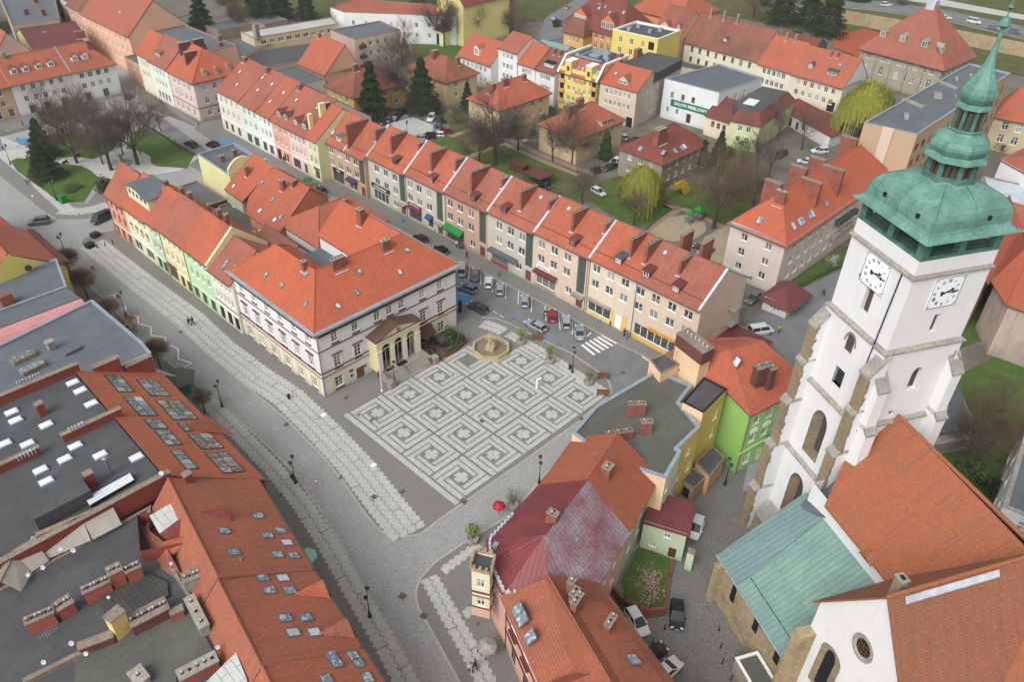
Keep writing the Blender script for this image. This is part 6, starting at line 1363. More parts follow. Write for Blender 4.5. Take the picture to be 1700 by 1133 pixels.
buttress('V',-5.2,-3.9,PR);buttress('V',3.9,5.2,PR,stone='top');buttress('U',-5.2,-3.9,[(26,6.6),(31.5,6.1)],1,False);buttress('U',3.9,5.2,[(7,7.6),(18,7.1),(26,6.6),(32,6.1)],1,False);buttress('V',3.9,5.2,[(7,7.6),(18,7.1),(26,6.6),(32,6.1)],1,False);buttress('V',-5.2,-3.9,[(7,7.6),(18,7.1),(26,6.6),(32,6.1)],1,False)
# round sound holes and painted arch
for u,z in((-1.6,41.0-.3),(1.4,41.0-.4)):
    f=MB();f.tube(c3(u,-4.58,z),c3(u,-4.63,z),.38,n=14);f.build('sound_hole',[M['black']],TWR)
f=MB()
for k in range(10):
    t0,t1=pi*k/10,pi*(k+1)/10;a=[(-1.0*cos(t),33.2+1.5*sin(t))for t in(t0,t1)];b=[(-.75*cos(t),33.2+1.2*sin(t))for t in(t0,t1)]
    f.face(c3(a[0][0],-4.87,a[0][1]),c3(a[1][0],-4.87,a[1][1]),c3(b[1][0],-4.87,b[1][1]),c3(b[0][0],-4.87,b[0][1]))
f.build('brick_arch',[M['sand']],TWR)
# clocks
def clock(face,s,z):
    n=-VX if face=='V' else UX;d=UX if face=='V' else VX
    o=OC+n*4.62+d*s;rot=math.atan2(d.y,d.x);h=1.75;f=MB()
    def T(a,b,e):return(o.x+d.x*a+n.x*e,o.y+d.y*a+n.y*e,z+b)
    def bx(f,a0,b0,a1_,b1,e0,e1,r=0):
        ca,sa=cos(r),sin(r);R_=lambda a,b:(a*ca+b*sa,-a*sa+b*ca)
        q=[T(*R_(a,b),e)for e in(e0,e1)for a,b in((a0,b0),(a1_,b0),(a1_,b1),(a0,b1))]
        for k in((0,3,2,1),(4,5,6,7),(0,1,5,4),(1,2,6,5),(2,3,7,6),(3,0,4,7)):f.face(*[q[j]for j in k])
    bx(f,-h,-h,h,h,-.02,.06);f.mi=1
    for q in((-h,-h,h,-h+.05),(-h,h-.05,h,h),(-h,-h,-h+.05,h),(h-.05,-h,h,h)):bx(f,*q,.061,.075)
    ck=f.build('clock_face',[plain('clock_white',C('e6eaee'),.5,0,.03),M['black']],TWR)
    NUM=['XII','I','II','III','IV','V','VI','VII','VIII','IX','X','XI']
    for k,t in enumerate(NUM):
        th=2*pi*k/12;cu=bpy.data.curves.new('t','FONT');cu.body=t;cu.size=.5;cu.align_x='CENTER';cu.align_y='CENTER';cu.extrude=.01;cu.resolution_u=1;cu.offset=.004
        ob=bpy.data.objects.new('t',cu);COL.objects.link(ob);me=bpy.data.meshes.new_from_object(ob.evaluated_get(bpy.context.evaluated_depsgraph_get()));bpy.data.objects.remove(ob)
        me.materials.clear();me.materials.append(M['black']);me.transform(Matrix.Diagonal((.68,1,1,1)));me.transform(Matrix.Rotation(-th,4,'Z'));me.transform(Matrix.Rotation(pi/2,4,'X'))
        nb=bpy.data.objects.new('numeral',me);COL.objects.link(nb);nb.parent=ck;p=T(1.32*sin(th),1.32*cos(th),.07);nb.location=(p[0]-OC.x,p[1]-OC.y,p[2]);nb.rotation_euler=(0,0,rot)
    f=MB()
    for a in(-1.5,1.5):
        for b in(-1.5,1.5):
            for k in range(3):bx(f,a-.14+k*.1,b-.1+k*.05,a-.08+k*.1,b+.02+k*.05,.061,.07)
    f.build('corner_ornament',[M['iron']],ck)
    for ang,L,w_ in((67,.95,.13),(92,1.35,.1)):
        r=radians(ang);f=MB();bx(f,-w_/2,-.45,w_/2,L,.08,.11,r);bx(f,-.14,-.62,.14,-.38,.08,.115,r);bx(f,-.16,L*.62,.16,L*.62+.2,.08,.12,r);f.build('hand',[M['black']],ck)
clock('V',0.0,42.0-.0);clock('U',.0,41.9)
# belfry gallery
M['cop']=M['copper'];f=MB();H4=4.55
for z0,z1,k in((46.0,46.25,4.62),(47.75,48.3,4.7)):f.prism([c2(-k,-k),c2(k,-k),c2(k,k),c2(-k,k)],z0,z1,bottom=True)
for a,b in((-1,-1),(1,-1),(1,1),(-1,1)):c=c2(a*4.15,b*4.15);f.obox((*c,46.2),.8,.8,1.6,RU)
for a,b in((0,-1),(1,0),(0,1),(-1,0)):c=c2(a*4.2,b*4.2);f.obox((*c,46.2),.7,.7,1.6,RU)
f.build('belfry',[M['copperD']],TWR);f=MB();f.prism([c2(-2.2,-2.2),c2(2.2,-2.2),c2(2.2,2.2),c2(-2.2,2.2)],46.2,47.8);f.build('bell_chamber',[M['darkpanel']],TWR)
f=MB()
for a0,b0,a1_,b1 in((-4.3,-4.5,4.3,-4.5),(4.5,-4.3,4.5,4.3)):
    for z in(46.55,46.9):f.tube(c3(a0,b0,z),c3(a1_,b1,z),.03,n=4)
f.build('railing',[M['iron']],TWR)
# bell shaped roof: square at the eave, eight-sided at the lantern
def sqring(h,z,cut):  # octagon-ish ring of 16 points: square with corners cut by factor
    pts=[];n=16
    for k in range(n):
        t=2*pi*(k+.5)/n;x,y=cos(t),sin(t);m=max(abs(x),abs(y));sq=(x/m*h,y/m*h);ro=(x*h,y*h)
        pts.append(c3(sq[0]*(1-cut)+ro[0]*cut,sq[1]*(1-cut)+ro[1]*cut,z))
    return pts
def sqring2(h,z,cut):
    pts=[];n=24
    for k in range(n):
        t=2*pi*k/n+pi/4;x,y=cos(t),sin(t);m=max(abs(x),abs(y));sq=(x/m*h,y/m*h);ro=(x*h,y*h)
        pts.append(c3(sq[0]*(1-cut)+ro[0]*cut,sq[1]*(1-cut)+ro[1]*cut,z))
    return pts
f=MB();prof=[(5.45,48.2,0),(5.08,48.38,0),(4.8,48.62,.02),(4.66,48.95,.05),(4.68,49.4,.09),(4.66,49.9,.12),(4.5,50.45,.15),(4.2,50.95,.2),(3.75,51.35,.28),(3.2,51.7,.42),(2.7,51.95,.65),(2.35,52.15,.85),(2.2,52.4,.9)]
rg=[sqring2(*p)for p in prof];f.face(*rg[0][::-1])
for a,b in zip(rg,rg[1:]):
    for k in range(24):f.face(a[k],a[(k+1)%24],b[(k+1)%24],b[k])
f.face(*rg[-1]);br=f.build('bell_roof',[M['copper']],TWR)
f=MB()
for k in(0,6,12,18,3,9,15,21):
    for a,b in zip(rg[1:],rg[2:]):f.tube(a[k],b[k],.06,n=4)
f.build('roof_seam',[M['copperD']],br)
for sp_ in(('V',-2.0),('U',1.6),('V',2.6)):
    p=c3(sp_[1],-4.6,49.6)if sp_[0]=='V' else c3(4.6,sp_[1],49.6);f=MB();f.obox(p,.36,.36,.4,RU);f.build('roof_vent',[M['black']],br)
oc=(OC.x,OC.y,0);R8=RU+pi/8
def octa(name,prof,mat,parent=None,n=8):f=MB();f.lathe(prof,oc,n,R8);return f.build(name,[M[mat]],parent or TWR)
L1=octa('lantern_base',[(2.5,52.1),(2.5,52.5),(2.1,52.6)],'copperD')
f=MB()
for k in range(8):
    t=R8+2*pi*k/8;f.obox((OC.x+2.0*cos(t),OC.y+2.0*sin(t),52.4),.5,.45,2.0,t)
    t2=t+pi/8;f.mi=1
    for j in(-1,1):f.obox((OC.x+1.9*cos(t2+j*.14),OC.y+1.9*sin(t2+j*.14),52.4),.12,.35,1.7,t2)
    f.mi=0
f.lathe([(1.2,52.4),(1.2,54.3)],oc,8,R8);f.build('lantern',[M['copperD'],M['brown']],TWR)
octa('dome',[(2.0,54.1),(2.9,54.15),(2.85,54.35),(2.25,54.6),(2.45,54.85),(2.62,55.2),(2.6,55.55),(2.35,55.95),(1.9,56.25),(1.5,56.4),(1.35,56.6),(1.5,56.75),(1.2,56.85)],'copper')
f=MB()
for k in range(8):
    t=R8+2*pi*k/8;f.obox((OC.x+1.15*cos(t),OC.y+1.15*sin(t),56.7),.34,.3,2.1,t);t2=t+pi/8;f.mi=1;f.obox((OC.x+1.2*cos(t2),OC.y+1.2*sin(t2),56.9),.1,.3,1.6,t2);f.mi=0
f.lathe([(.6,56.7),(.6,58.8)],oc,8,R8);f.build('upper_lantern',[M['copperD'],M['brown']],TWR)
octa('onion_dome',[(1.1,58.6),(1.6,58.75),(1.55,58.95),(1.15,59.15),(1.35,59.4),(1.55,59.75),(1.6,60.1),(1.45,60.6),(1.1,61.2),(.75,61.8),(.5,62.4),(.34,63.2),(.22,64.2),(.13,65.6)],'copper')
f=MB();f.lathe([(.05,65.4),(.55,65.75),(.5,65.95),(.25,66.4),(.08,66.5)],oc,8,R8);f.tube((OC.x,OC.y,66.4),(OC.x,OC.y,69.5),.06);f.obox((OC.x,OC.y,68.4),1.2,.1,.1,0);f.lathe([(.01,66.9),(.28,67.2),(.01,67.5)],oc,8);f.build('finial',[M['copper']],TWR)
# nave, aisle and transept
CH=thing('church','church with steep orange tiled roofs, white gable with an oculus and a copper-clad sandstone aisle','church',(*c2(12,-6),0))
def cw(f,pts,z0,z1):f.prism([c2(*p)for p in pts],z0,z1,top=False)
f=MB();cw(f,[(5,-8.4),(48,-8.4),(48,8.4),(5,8.4)],0,18.1);f.mi=0;cw(f,[(19.2,-17.5),(31.2,-17.5),(31.2,17.5),(19.2,17.5)],0,18.6)
vo=-17.52
f.face(c3(19.2,vo,18.6),c3(31.2,vo,18.6),c3(31.0,vo,19.1),c3(25.2,vo,27.6),c3(19.4,vo,19.1));f.build('wall',[wht],CH)
f=MB();e=17.9
F_=[[c3(8.1,-9.0,e),c3(18.7,-9.0,e),c3(25.0,-.8,26.1),c3(5.0,0,26.1)],[c3(8.1,9,e),c3(5.0,0,26.1),c3(25.0,0,26.1),c3(18.7,9,e)],[c3(31.7,-9.0,e),c3(48,-9,e),c3(48,0,26.1),c3(25.4,0,26.1)],[c3(31.7,9,e),c3(25.4,0,26.1),c3(48,0,26.1),c3(48,9,e)],[c3(8.1,-9,e),c3(5,0,26.1),c3(4.9,-5,21)]]
f.slab(F_,.3);nr_=f.build('nave_roof',[M['tileF']],CH)
f=MB();zt,ze=27.8,18.3
F_=[[c3(18.6,-17.8,ze),c3(25.2,-17.8,zt),c3(25.2,17.8,zt),c3(18.6,17.8,ze)],[c3(25.2,-17.8,zt),c3(31.8,-17.8,ze),c3(31.8,17.8,ze),c3(25.2,17.8,zt)]]
f.slab(F_,.3);tr_=f.build('transept_roof',[M['tileF']],CH)
f=MB();f.tube(c3(25.2,-17.9,zt+.05),c3(25.2,17.8,zt+.05),.2);f.tube(c3(5,0,26.15),c3(48,0,26.15),.2);f.build('ridge_cap',[M['tileF']],tr_)
f=MB();p0,p1=(25.6,-16.2),(25.6,-7.0);f.slab([[c3(25.5,-16.2,zt-.3),c3(25.85,-16.2,zt-.8),c3(25.85,-6.5,zt-.8),c3(25.5,-6.5,zt-.3)]],-.14);f.build('ridge_flashing',[M['flash']],tr_)
f=MB();c=c2(24.3,-15.8);f.obox((*c,25.2),.85,.7,3.1,RU);f.mi=1;f.obox((*c,28.3),1.0,.85,.16,RU);f.mi=2;f.obox((*c,28.46),.5,.36,.03,RU);f.build('chimney',[M['sand'],M['stone'],M['black']],tr_)
f=MB()  # eyebrow vent on the nave slope
r_=at(1465,878,22.3);q_=OC;cc=Vector((r_.x,r_.y));
hs_=Vector(F_[0][0])
u_,v_=(cc-OC).dot(UX),(cc-OC).dot(VX);zf=lambda v:26.1+(v)*(8.2/9.0)
for k in range(6):
    a0,a1_=-1+2*k/6,-1+2*(k+1)/6;h0,h1=.45*cos(a0*pi/2),.45*cos(a1_*pi/2)
    f.face(c3(u_+a0,v_-.6,zf(v_-.6)+.05+h0),c3(u_+a1_,v_-.6,zf(v_-.6)+.05+h1),c3(u_+a1_*.6,v_+.9,zf(v_+.9)+.06),c3(u_+a0*.6,v_+.9,zf(v_+.9)+.06))
f.mi=1
f.face(*[c3(u_-1+2*k/6,v_-.5,zf(v_-.5)+.02+.43*cos((-1+2*k/6)*pi/2))for k in range(7)]);f.build('eyebrow_vent',[M['tileF'],M['black']],nr_)
# oculus and round arched window in the gable
f=MB();n=20;oz,ou=21.6,25.2
p_=at(1433,1077,22);
d_=ray(1433,1077);nn=Vector((VX.x,VX.y,0));q0=Vector(c3(0,vo,0));t_=(q0-CAM).dot(nn)/d_.dot(nn);hp=CAM+d_*t_;ou,oz=(Vector((hp.x,hp.y))-OC).dot(UX),hp.z
def disc(f,r,dv,r2=None,dv2=None):
    A=[c3(ou+r*cos(2*pi*k/n),vo+dv,oz+r*1.15*sin(2*pi*k/n))for k in range(n)]
    if r2 is None:f.face(*A);return
    B_=[c3(ou+r2*cos(2*pi*k/n),vo+dv2,oz+r2*1.15*sin(2*pi*k/n))for k in range(n)]
    for k in range(n):f.face(A[k],A[(k+1)%n],B_[(k+1)%n],B_[k])
disc(f,1.28,-.004,1.28,-.12);disc(f,1.28,-.12,1.08,-.14);disc(f,1.08,-.14,.82,-.01);f.mi=1;disc(f,.82,-.012)
f.mi=2
for k in(-.45,0,.45):f.tube(c3(ou+k,vo-.05,oz-.78),c3(ou+k,vo-.05,oz+.78),.03,n=4);f.tube(c3(ou-.7,vo-.05,oz+k),c3(ou+.7,vo-.05,oz+k),.03,n=4)
f.build('oculus',[M['stone'],M['black'],M['rust']],CH)
def archwin(name,u,v,dirn,zb,w_,h_,par,mat='sandlight',dp=.35):
    """arched window set on a wall facing -V: splayed stone reveal, dark glass with bars"""
    f=MB();n=8;pts=[(u-w_/2,zb)]+[(u-w_/2*cos(pi*k/n),zb+h_-w_/2+w_/2*sin(pi*k/n))for k in range(n+1)]+[(u+w_/2,zb)]
    A=[c3(x,v-.05,z)for x,z in pts];O_=[c3(u+(x-u)*1.28,v-.06,zb-.25 if z==zb else zb+(z-zb)*1.06)for x,z in pts];I=[c3(u+(x-u)*.6,v-.03,z if z>zb else z+.35)for x,z in pts]
    for i in range(len(pts)-1):f.face(O_[i],O_[i+1],A[i+1],A[i]);f.face(A[i],A[i+1],I[i+1],I[i])
    f.face(A[0],A[-1],I[-1],I[0]);f.face(O_[0],O_[-1],A[-1],A[0]);f.mi=1;f.face(*I)
    f.mi=2
    for k in range(1,4):z=zb+.35+(h_-.5)*k/4;f.tube(c3(u-w_*.3,v-.05,z),c3(u+w_*.3,v-.05,z),.03,n=4)
    f.tube(c3(u,v-.05,zb+.35),c3(u,v-.05,zb+h_-.2),.03,n=4);return f.build(name,[M[mat],M['black'],M['iron']],par)
archwin('window',22.6,vo,0,9.5,2.2,6.2,CH,'sand')
# aisle
AI=thing('church_aisle','sandstone aisle of the church under a patchy green and blue-grey copper roof','church',(*c2(11,-17),0))
f=MB();cw(f,[(4.3,-17.3),(18.9,-17.3),(18.9,-8.4),(4.3,-8.4)],0,7.9);f.face(c3(4.3,-17.3,7.8),c3(4.3,-8.4,7.8),c3(4.3,-8.4,14.6));f.build('wall',[M['sandlight']],AI)
f=MB();f.slab([[c3(4.0,-17.9,7.7),c3(19.0,-17.9,7.7),c3(19.0,-8.3,15.5),c3(7.6,-8.3,15.5),c3(3.9,-7.9,15.2)]],.18);ar=f.build('copper_roof',[M['copperroof']],AI)
M['bluesheet']=seamed('6c7f85','6b877f',.62,'blue_grey_sheets',.6,hor=9)
f=MB();f.slab([[c3(4.0,-17.92,7.74),c3(8.6,-17.92,7.74),c3(7.9,-8.3,15.54),c3(3.9,-7.9,15.24)]],.05);f.build('grey_sheets',[M['bluesheet']],ar)
f=MB();f.tube(c3(4.0,-18.0,7.6),c3(19.0,-18.0,7.6),.13);f.build('gutter',[M['zinc']],ar);f=MB();f.tube(c3(4.2,-17.5,7.6),c3(4.2,-17.5,0),.1);f.tube(c3(18.9,-17.6,7.6),c3(18.9,-17.6,0),.12);f.build('downpipe',[M['iron']],AI)
f=MB()
for k in range(9):u=8.8+k*1.15;f.tube(c3(u,-16.6,8.9),c3(u+1.1,-16.6,8.9),.03,n=4);f.tube(c3(u,-16.6,8.7),c3(u,-16.6,8.95),.03,n=4)
f.build('snow_guard',[M['iron']],ar)
f=MB();f.slab([[c3(4.6,-9.5,14.0),c3(8.3,-8.4,15.9),c3(8.0,-5.0,19.5),c3(4.9,-5.2,18.0)]],.15);f.build('valley_roof',[M['bluegrey']],ar)
for px,py in((1217,988),(1255,1038),(1290,1090)):
    d_=ray(px,py);q0=Vector(c3(0,-17.3,0));t_=(q0-CAM).dot(nn)/d_.dot(nn);hp=CAM+d_*t_;u=(Vector((hp.x,hp.y))-OC).dot(UX);archwin('window',u,-17.3,0,hp.z-1.6,1.5,3.3,AI,'sandlight')
for u in(4.7,18.3):f=MB();c=c2(u,-17.75);f.obox((*c,0),.9,.9,6.5,RU);f.build('buttress',[M['sandlight']],AI)
f=MB();f.obox((*c2(19.6,-18.3),0),1.2,1.9,15,RU);f.build('buttress',[M['sandlight']],AI)
B=Bld('aisle_porch','low dark felt-roofed porch with a white fascia against the sandstone aisle','porch',[c2(14.2,-20.4),c2(22.5,-20.4),c2(22.5,-17.6),c2(14.2,-17.6)],3.0,plaster('8d8474',1,.4));B.walls();B.flat('felt3',.12,.25,'white');
B=Bld('tiled_annexe','low stone annexe at the foot of the tower on the lane side','building',[c2(-3.6,-7.3),c2(3.8,-7.3),c2(3.8,-5.4),c2(-3.6,-5.4)],3.4,M['sand']);B.walls();f=MB();f.slab([[(*B.pts[0].xy,3.4),(*B.pts[1].xy,3.4),(*B.pts[2].xy,5.2),(*B.pts[3].xy,5.2)]],.15);f.build('roof',[M['stone']],B.root)
# right edge: houses east of the churchyard
B=Bld('pale_building','pale grey-white building with arched-top windows at the lower right edge','building',[(43.2,-79.6),(44.4,-88.0),(66,-85.5),(64.5,-76.4)][::1],8.4,plaster('c6c6c8',1,.2));B.openings(3,[3,8,13,18],[6.2,2.6],1.6,2.0,'town');B.openings(0,[3,6],[6.2,2.6],1.6,2,'town');B.walls();B.flat('felt2',.2,.5,'stone')
f=MB();ubx=[(56,-68),(63,-72.5),(71,-66.5),(66,-62)];f.prism(ubx,0,2.4);f.mi=1;f.slab([[(55.6,-66,2.9),(63,-70.6,2.9),(71.5,-65.8,3.2),(66,-61.6,3.2)]],.15);rn=f.build('derelict_shed',[M['stone'],M['felt2']],None,loc=(56,-68,0));props(rn,'derelict stone shed with a dark roof in the overgrown churchyard','shed')
EW=Bld('pink_apartment_house','pink house with a red tiled roof half hidden behind the tower','house',[(92,-52),(93.5,-59.5),(120,-57),(119,-47)],11,plaster('b99b93',1,.4),side_walls={0:plaster('a08b80',1,.7),1:plaster('b09a8d',1,.6)})
EW.even(3,5,[8.5,5.3,2],1.1,1.6);EW.walls();EW.gable(16,'tileB',0,0,axis=1);
EW2=Bld('tiled_house','rear house with mottled blank wall and orange roof at the right edge','house',[(89,-65),(90,-76),(125,-72),(121,-58.5),(96,-60.6)],10.5,plaster('a3948a',1,.8));EW2.walls()
EW2.polyroof([[(88.6,-64.6,10.4),(89.6,-76.5,10.4),(108,-74,15.2),(108,-62,15.2)],[(126,-72,10.4),(122,-57.6,10.4),(108,-62,15.2),(108,-74,15.2)],[(122,-57.6,10.4),(95,-60,10.4),(88.6,-64.6,10.4),(108,-62,15.2)]],'tileB',.2)
EW2.chimney((1665,365),1.2,.8,1.6);EW2.chimney((1690,395),1,.8,1.6)
B=Bld('white_flat_roofed_building','low building with whitish flat roof behind the copper spire on the right','building',[(141,-46.5),(143.5,-57),(156,-54),(153,-40.5)],5.5,plaster('c0c2c4',1,.2));B.walls();B.flat(plain('white_membrane',C('b9c3cc'),.6,0,.2,2,.3,.3),.2)
B=Bld('white_building','white walled building with orange roof at the right edge','building',[(150,-56),(152,-64),(175,-62),(173,-44),(158,-42)],8.5,plaster('c9cbcd',1,.2));B.walls();B.polyroof([[(149.6,-56,8.4),(151.6,-64.4,8.4),(166,-62,11.5),(166,-50,11.5)],[(149.6,-56,8.4),(166,-50,11.5),(173.4,-43.6,8.4),(158,-41.6,8.4)]],'tileA',.2)
B=Bld('tan_house','long tan house with white framed windows and an orange roof at the right edge','house',[(186,-31),(191,-60),(206,-58),(201,-28)],9,plaster('a79a80',1,.3));B.even(0,8,[7,3.6],1.6,2.1,'old');B.walls();B.gable(15,'tileA',3,3)
B=Bld('tiled_house','small orange hipped house by the courtyard wall on the right edge','house',[(128,-47),(129,-58),(138,-58),(137,-47)],6,plaster('a89a90',1,.3));B.walls();B.gable(9.5,'tileA',2,2)
# ================================================================ houses behind the row
GB_='small hipped apartment houses in the yard'
ocr=plaster('b5a27f',1,.3)
def villa(x0,y0,x1,y1,h,hr,label,wall=ocr,roof='tileA',wins=(3,3),ch=(),inset_=None,sky=(),name='apartment_house'):
    B=Bld(name,label,'house',[(x0,y1),(x0,y0),(x1,y0),(x1,y1)],h,wall,group=GB_);B.even(0,wins[0],[h-1.7,h-4.6],1.2,1.5);B.even(1,wins[1],[h-1.7,h-4.6],1.2,1.5);B.walls()
    d=y1-y0;w_=x1-x0
    if w_>=d:B.gable(hr,roof,d/2*.95,d/2*.95,axis=1,oh=.6)
    else:B.gable(hr,roof,w_/2*.95,w_/2*.95,axis=0,oh=.6)
    B.band(0,h-.4,.3,.3,'zinc');B.band(1,h-.4,.3,.3,'zinc')
    for p,a,b,hh in ch:B.chimney(p,a,b,hh,0)
    for p in sky:B.skylight(p,.9,1.2)
    return B
v1=villa(96.3,36.6,114.6,49.2,7.4,11.6,'ochre apartment house with a tall block of brick chimneys and a raised gable dormer',wins=(3,3),ch=(((946,190),3.2,2.0,2.6),((962,176),2.2,1.0,2.0)))
v1.dormer((1008,207),4.6,1.3,M['tileA'],ocr,'mono',nwin=2)
v2=villa(99.6,13.2,117.8,25.8,7.4,11.8,'grey-brown apartment house with brownish red roof and four roof windows',plaster('82786a',1,.4),'tileE',(3,5),(((1094,232),3.0,1.6,2.8),((1085,215),1.6,1.0,1.8)),sky=((1063,247),(1101,253),(1121,250),(1136,243),(1132,246)))
v3=villa(95.6,63.2,115.4,75,7.4,11.6,'ochre apartment house with shutters, beside the old linden',wins=(3,5),ch=(((815,150),1.2,2.4,2.0),((838,140),2.0,.9,1.6),((870,132),1.2,.8,1.4)))
v4=villa(99.4,88.6,111.8,106,7.6,11.8,'ochre apartment house with a two-tone brown roof beyond the parking',wins=(2,2),roof='tileD',ch=(((722,95),2.0,1.2,2.0),((760,105),1.2,1.0,1.8)))
v5=villa(73.6,97.4,92,110,7.0,11.4,'yellowish apartment house with brown roof left of the two spruces',plaster('a8905e',1,.35),'tileD',(3,4),(((562,120),1.4,2.0,2.0),((590,115),1.6,.9,1.4)))
GN='old town houses behind the yard'
def hs(label,pts,h,hr,wall,roof,name='town_house',axis=0,i=(0,0),op=(),r=.5,oh=.45):
    B=Bld(name,label,'house',pts,h,wall,group=GN)
    for e_,n_,zs,w_,h_ in op:B.even(e_,n_,zs,w_,h_,'cas')
    B.walls();B.gable(hr,roof,i[0],i[1],axis=axis,r=r,oh=oh);return B
w2=plaster('c9c8c2',1,.3)
a1_=hs('blue-white mansard house with a rounded white dormer',[(118.6,104.5),(118.6,90),(131,90),(131,104.5)],7.8,13,plaster('bdc4c8',1,.2),'tileA',op=((0,6,[5.8,2.8],.9,1.4),));a1_.dormer(('uv',7,1.2),2.0,2.2,M['tileA'],'white','gable')
hs('tall white four-storey house with small dark windows',[(121.6,89.9),(121.6,82),(134,82),(134,89.9)],12.6,16,w2,'tileA',op=((0,3,[10.8,7.8,4.8],1.1,1.5),(1,1,[10,7],1,1.4)))
hs('white house with thin dark string courses and orange roof',[(122,81.9),(122,75),(134,75),(134,81.9)],10,14.6,w2,'tileA',op=((0,4,[8,5],.9,1.4),))
x_=hs('white house with a wide black dormer',[(122.2,74.9),(122.2,67.6),(135,67.6),(135,74.9)],9.8,14.4,w2,'tileD',op=((0,4,[8,5],.9,1.4),));x_.dormer(('uv',3.8,1.2),3.4,1.1,M['black'],'white','mono',nwin=5);x_.chimney(('uv',2.4,5),.6,.6,1.4);x_.chimney(('uv',4.8,5),.6,.6,1.4)
# yellow block
yl=plaster('bfae62',1,.15)
Y=Bld('yellow_apartment_block','lemon yellow apartment block with red mansard roof, balconies and rooftop ducts','apartment block',[(123.2,66.6),(124.2,53.9),(140,55.2),(139.4,68.6)],12.4,yl)
Y.openings(0,[3.4,5.2,7.0,8.8,10.6],[10.0-.6,6.8,4.0],.95,1.3,'cas','white');Y.openings(0,[1.0,12.0],[9.4,6.6,3.8],1.5,2.2,'dark');Y.walls()
for x in(1.0,12.0):
    for z in(7.9,5.1,2.3):Y.box_on(0,x,z,2.0,1.0,.5,plaster('b3875f',1,.2),'balcony')
Y.box_on(0,7.0,8.6,4.2,.9,.04,plaster('a8735a',1,.2),'render_panel');Y.box_on(0,7.0,5.7,3.0,.8,.04,plaster('a8735a',1,.2),'render_panel')
e_=Y.edge(0);a,d,nrm,L=e_;T_=lambda u,v,z:(a.x+d.x*u-nrm.x*v,a.y+d.y*u-nrm.y*v,z);Y.T=T_
Y.polyroof([[T_(-.3,-.5,10.6),T_(L+.3,-.5,10.6),T_(L+.3,3.0,14.6),T_(-.3,3.0,14.6)]],'tileB',.25)
Y.rf.append([T_(-.3,3.0,14.3),T_(L+.3,3.0,14.3),T_(L+.3,15,14.3),T_(-.3,15,14.3)]);f=MB();f.face(*Y.rf[-1]);f.mi=1;f.prism([T_(-.2,3.2,0)[:2],T_(L+.2,3.2,0)[:2],T_(L+.2,15,0)[:2],T_(-.2,15,0)[:2]],12,14.25,top=False);f.build('flat_roof',[M['felt'],yl],Y.root)
f=MB()
for u in(-.3,L+.3):f.slab([[T_(u-.3,-.6,10.9),T_(u+.3,-.6,10.9),T_(u+.3,3.0,14.9),T_(u-.3,3.0,14.9)]],.3);f.slab([[T_(u-.3,3.0,14.9),T_(u+.3,3.0,14.9),T_(u+.3,15,14.9),T_(u-.3,15,14.9)]],.6)
f.build('white_verge',[M['white']],Y.root)
for u in(3.2,10.2):
    f=MB();f.obox((*T_(u,1.2,0)[:2],10.6),2.0,3.4,3.6,math.atan2(d.y,d.x));f.mi=1;f.obox((*T_(u,1.2,0)[:2],14.2),2.2,3.6,.3,math.atan2(d.y,d.x));f.mi=2;f.obox((*T_(u,-.53,0)[:2],11.6),.9,.06,1.3,math.atan2(d.y,d.x));f.build('wall_dormer',[yl,M['white'],M['glass']],Y.root)
for u in(5.6,7.0,8.4):Y.skylight(('uv',u,1.2),.6,1.2)
for u in(1.2,12.0):Y.skylight(('uv',u,1.0),1.5,2.0)
for i,(u,v,sx,sy,sz)in enumerate([(6,5,9,.5,.4),(3,9,.5,6,.4),(6,11,6,.4,.5),(9.6,9,1.6,1.6,1.6),(6,8.2,3,1.8,.5),(11,7,1.2,.9,.7),(4.5,13,5,.5,.5),(2,5.5,1,1,.6)]):
    f=MB();f.obox((*T_(u,v,0)[:2],14.3),sx,sy,sz,math.atan2(d.y,d.x));f.build('roof_duct',[M['zinc']],Y.root)
Y2=Bld('yellow_apartment_block','rear lemon yellow block with a plain end wall and white parapet','apartment block',[(158.5,76),(160.5,60),(174,61),(172,77)],14,yl,side_walls=None);Y2.openings(0,[3,7,11],[11.5,8.3],1.2,1.8,'cas');Y2.openings(0,[14],[11.5,8.3],2,2.4,'dark');Y2.walls();Y2.flat('felt',.6,.4,'white')
for x,y in((163,73),(166,67),(170,66),(168,73)):
    f=MB();f.obox((x,y,13.4),1.6,1.1,1.0,.2);f.build('roof_duct',[M['zinc']],Y2.root)
cg=plaster('b3a795',1,.45)
B=Bld('town_house','weathered cream corner house with an archway and a pointed double-eyed dormer','house',[(125.2,53.4),(126.4,41.6),(152,45),(150,55.6)],10.6,cg,side_walls={1:plaster('a99f90',1,.6)},group=GN);B.even(0,6,[8.6,5.6],.85,1.4);B.openings(0,[10.4],1.5,2.0,2.9,'dark');B.openings(1,[4,6],9,.9,1.4);B.openings(1,[9,12,16],[9,6,3],.9,1.4);B.walls()
B.T=lambda u,v,z:(125.2+v,53.4-u,z)
B.polyroof([[(124.8,53.8,10.4),(126,41.2,10.4),(133,41.8,14.6),(132,54.4,14.6)],[(132,54.4,14.6),(133,41.8,14.6),(137,42.2,13),(136,54.8,13)]],'tileB',.2);f=MB();f.prism([(134,54.6),(135,42.5),(152,45),(150,55.6)],10.6,13.2);f.build('felt_roof',[M['felt']],B.root);f=MB();f.face((126.4,41.58,10.5),(137,42.9,10.5),(137,42.9,13),(133,42.4,14.4));f.build('gable',[cg],B.root)
B.dormer(('uv',6.6,1.6),3.0,1.0,M['tileB'],cg,'gable',nwin=2);B.skylight(('uv',2.4,3.6),.6,.8);stk(B,1028,105,13,1.6,1.2,2.6,0,'brick',2);stk(B,1058,95,13,2.6,1.2,2.4,.1,'brick',3)
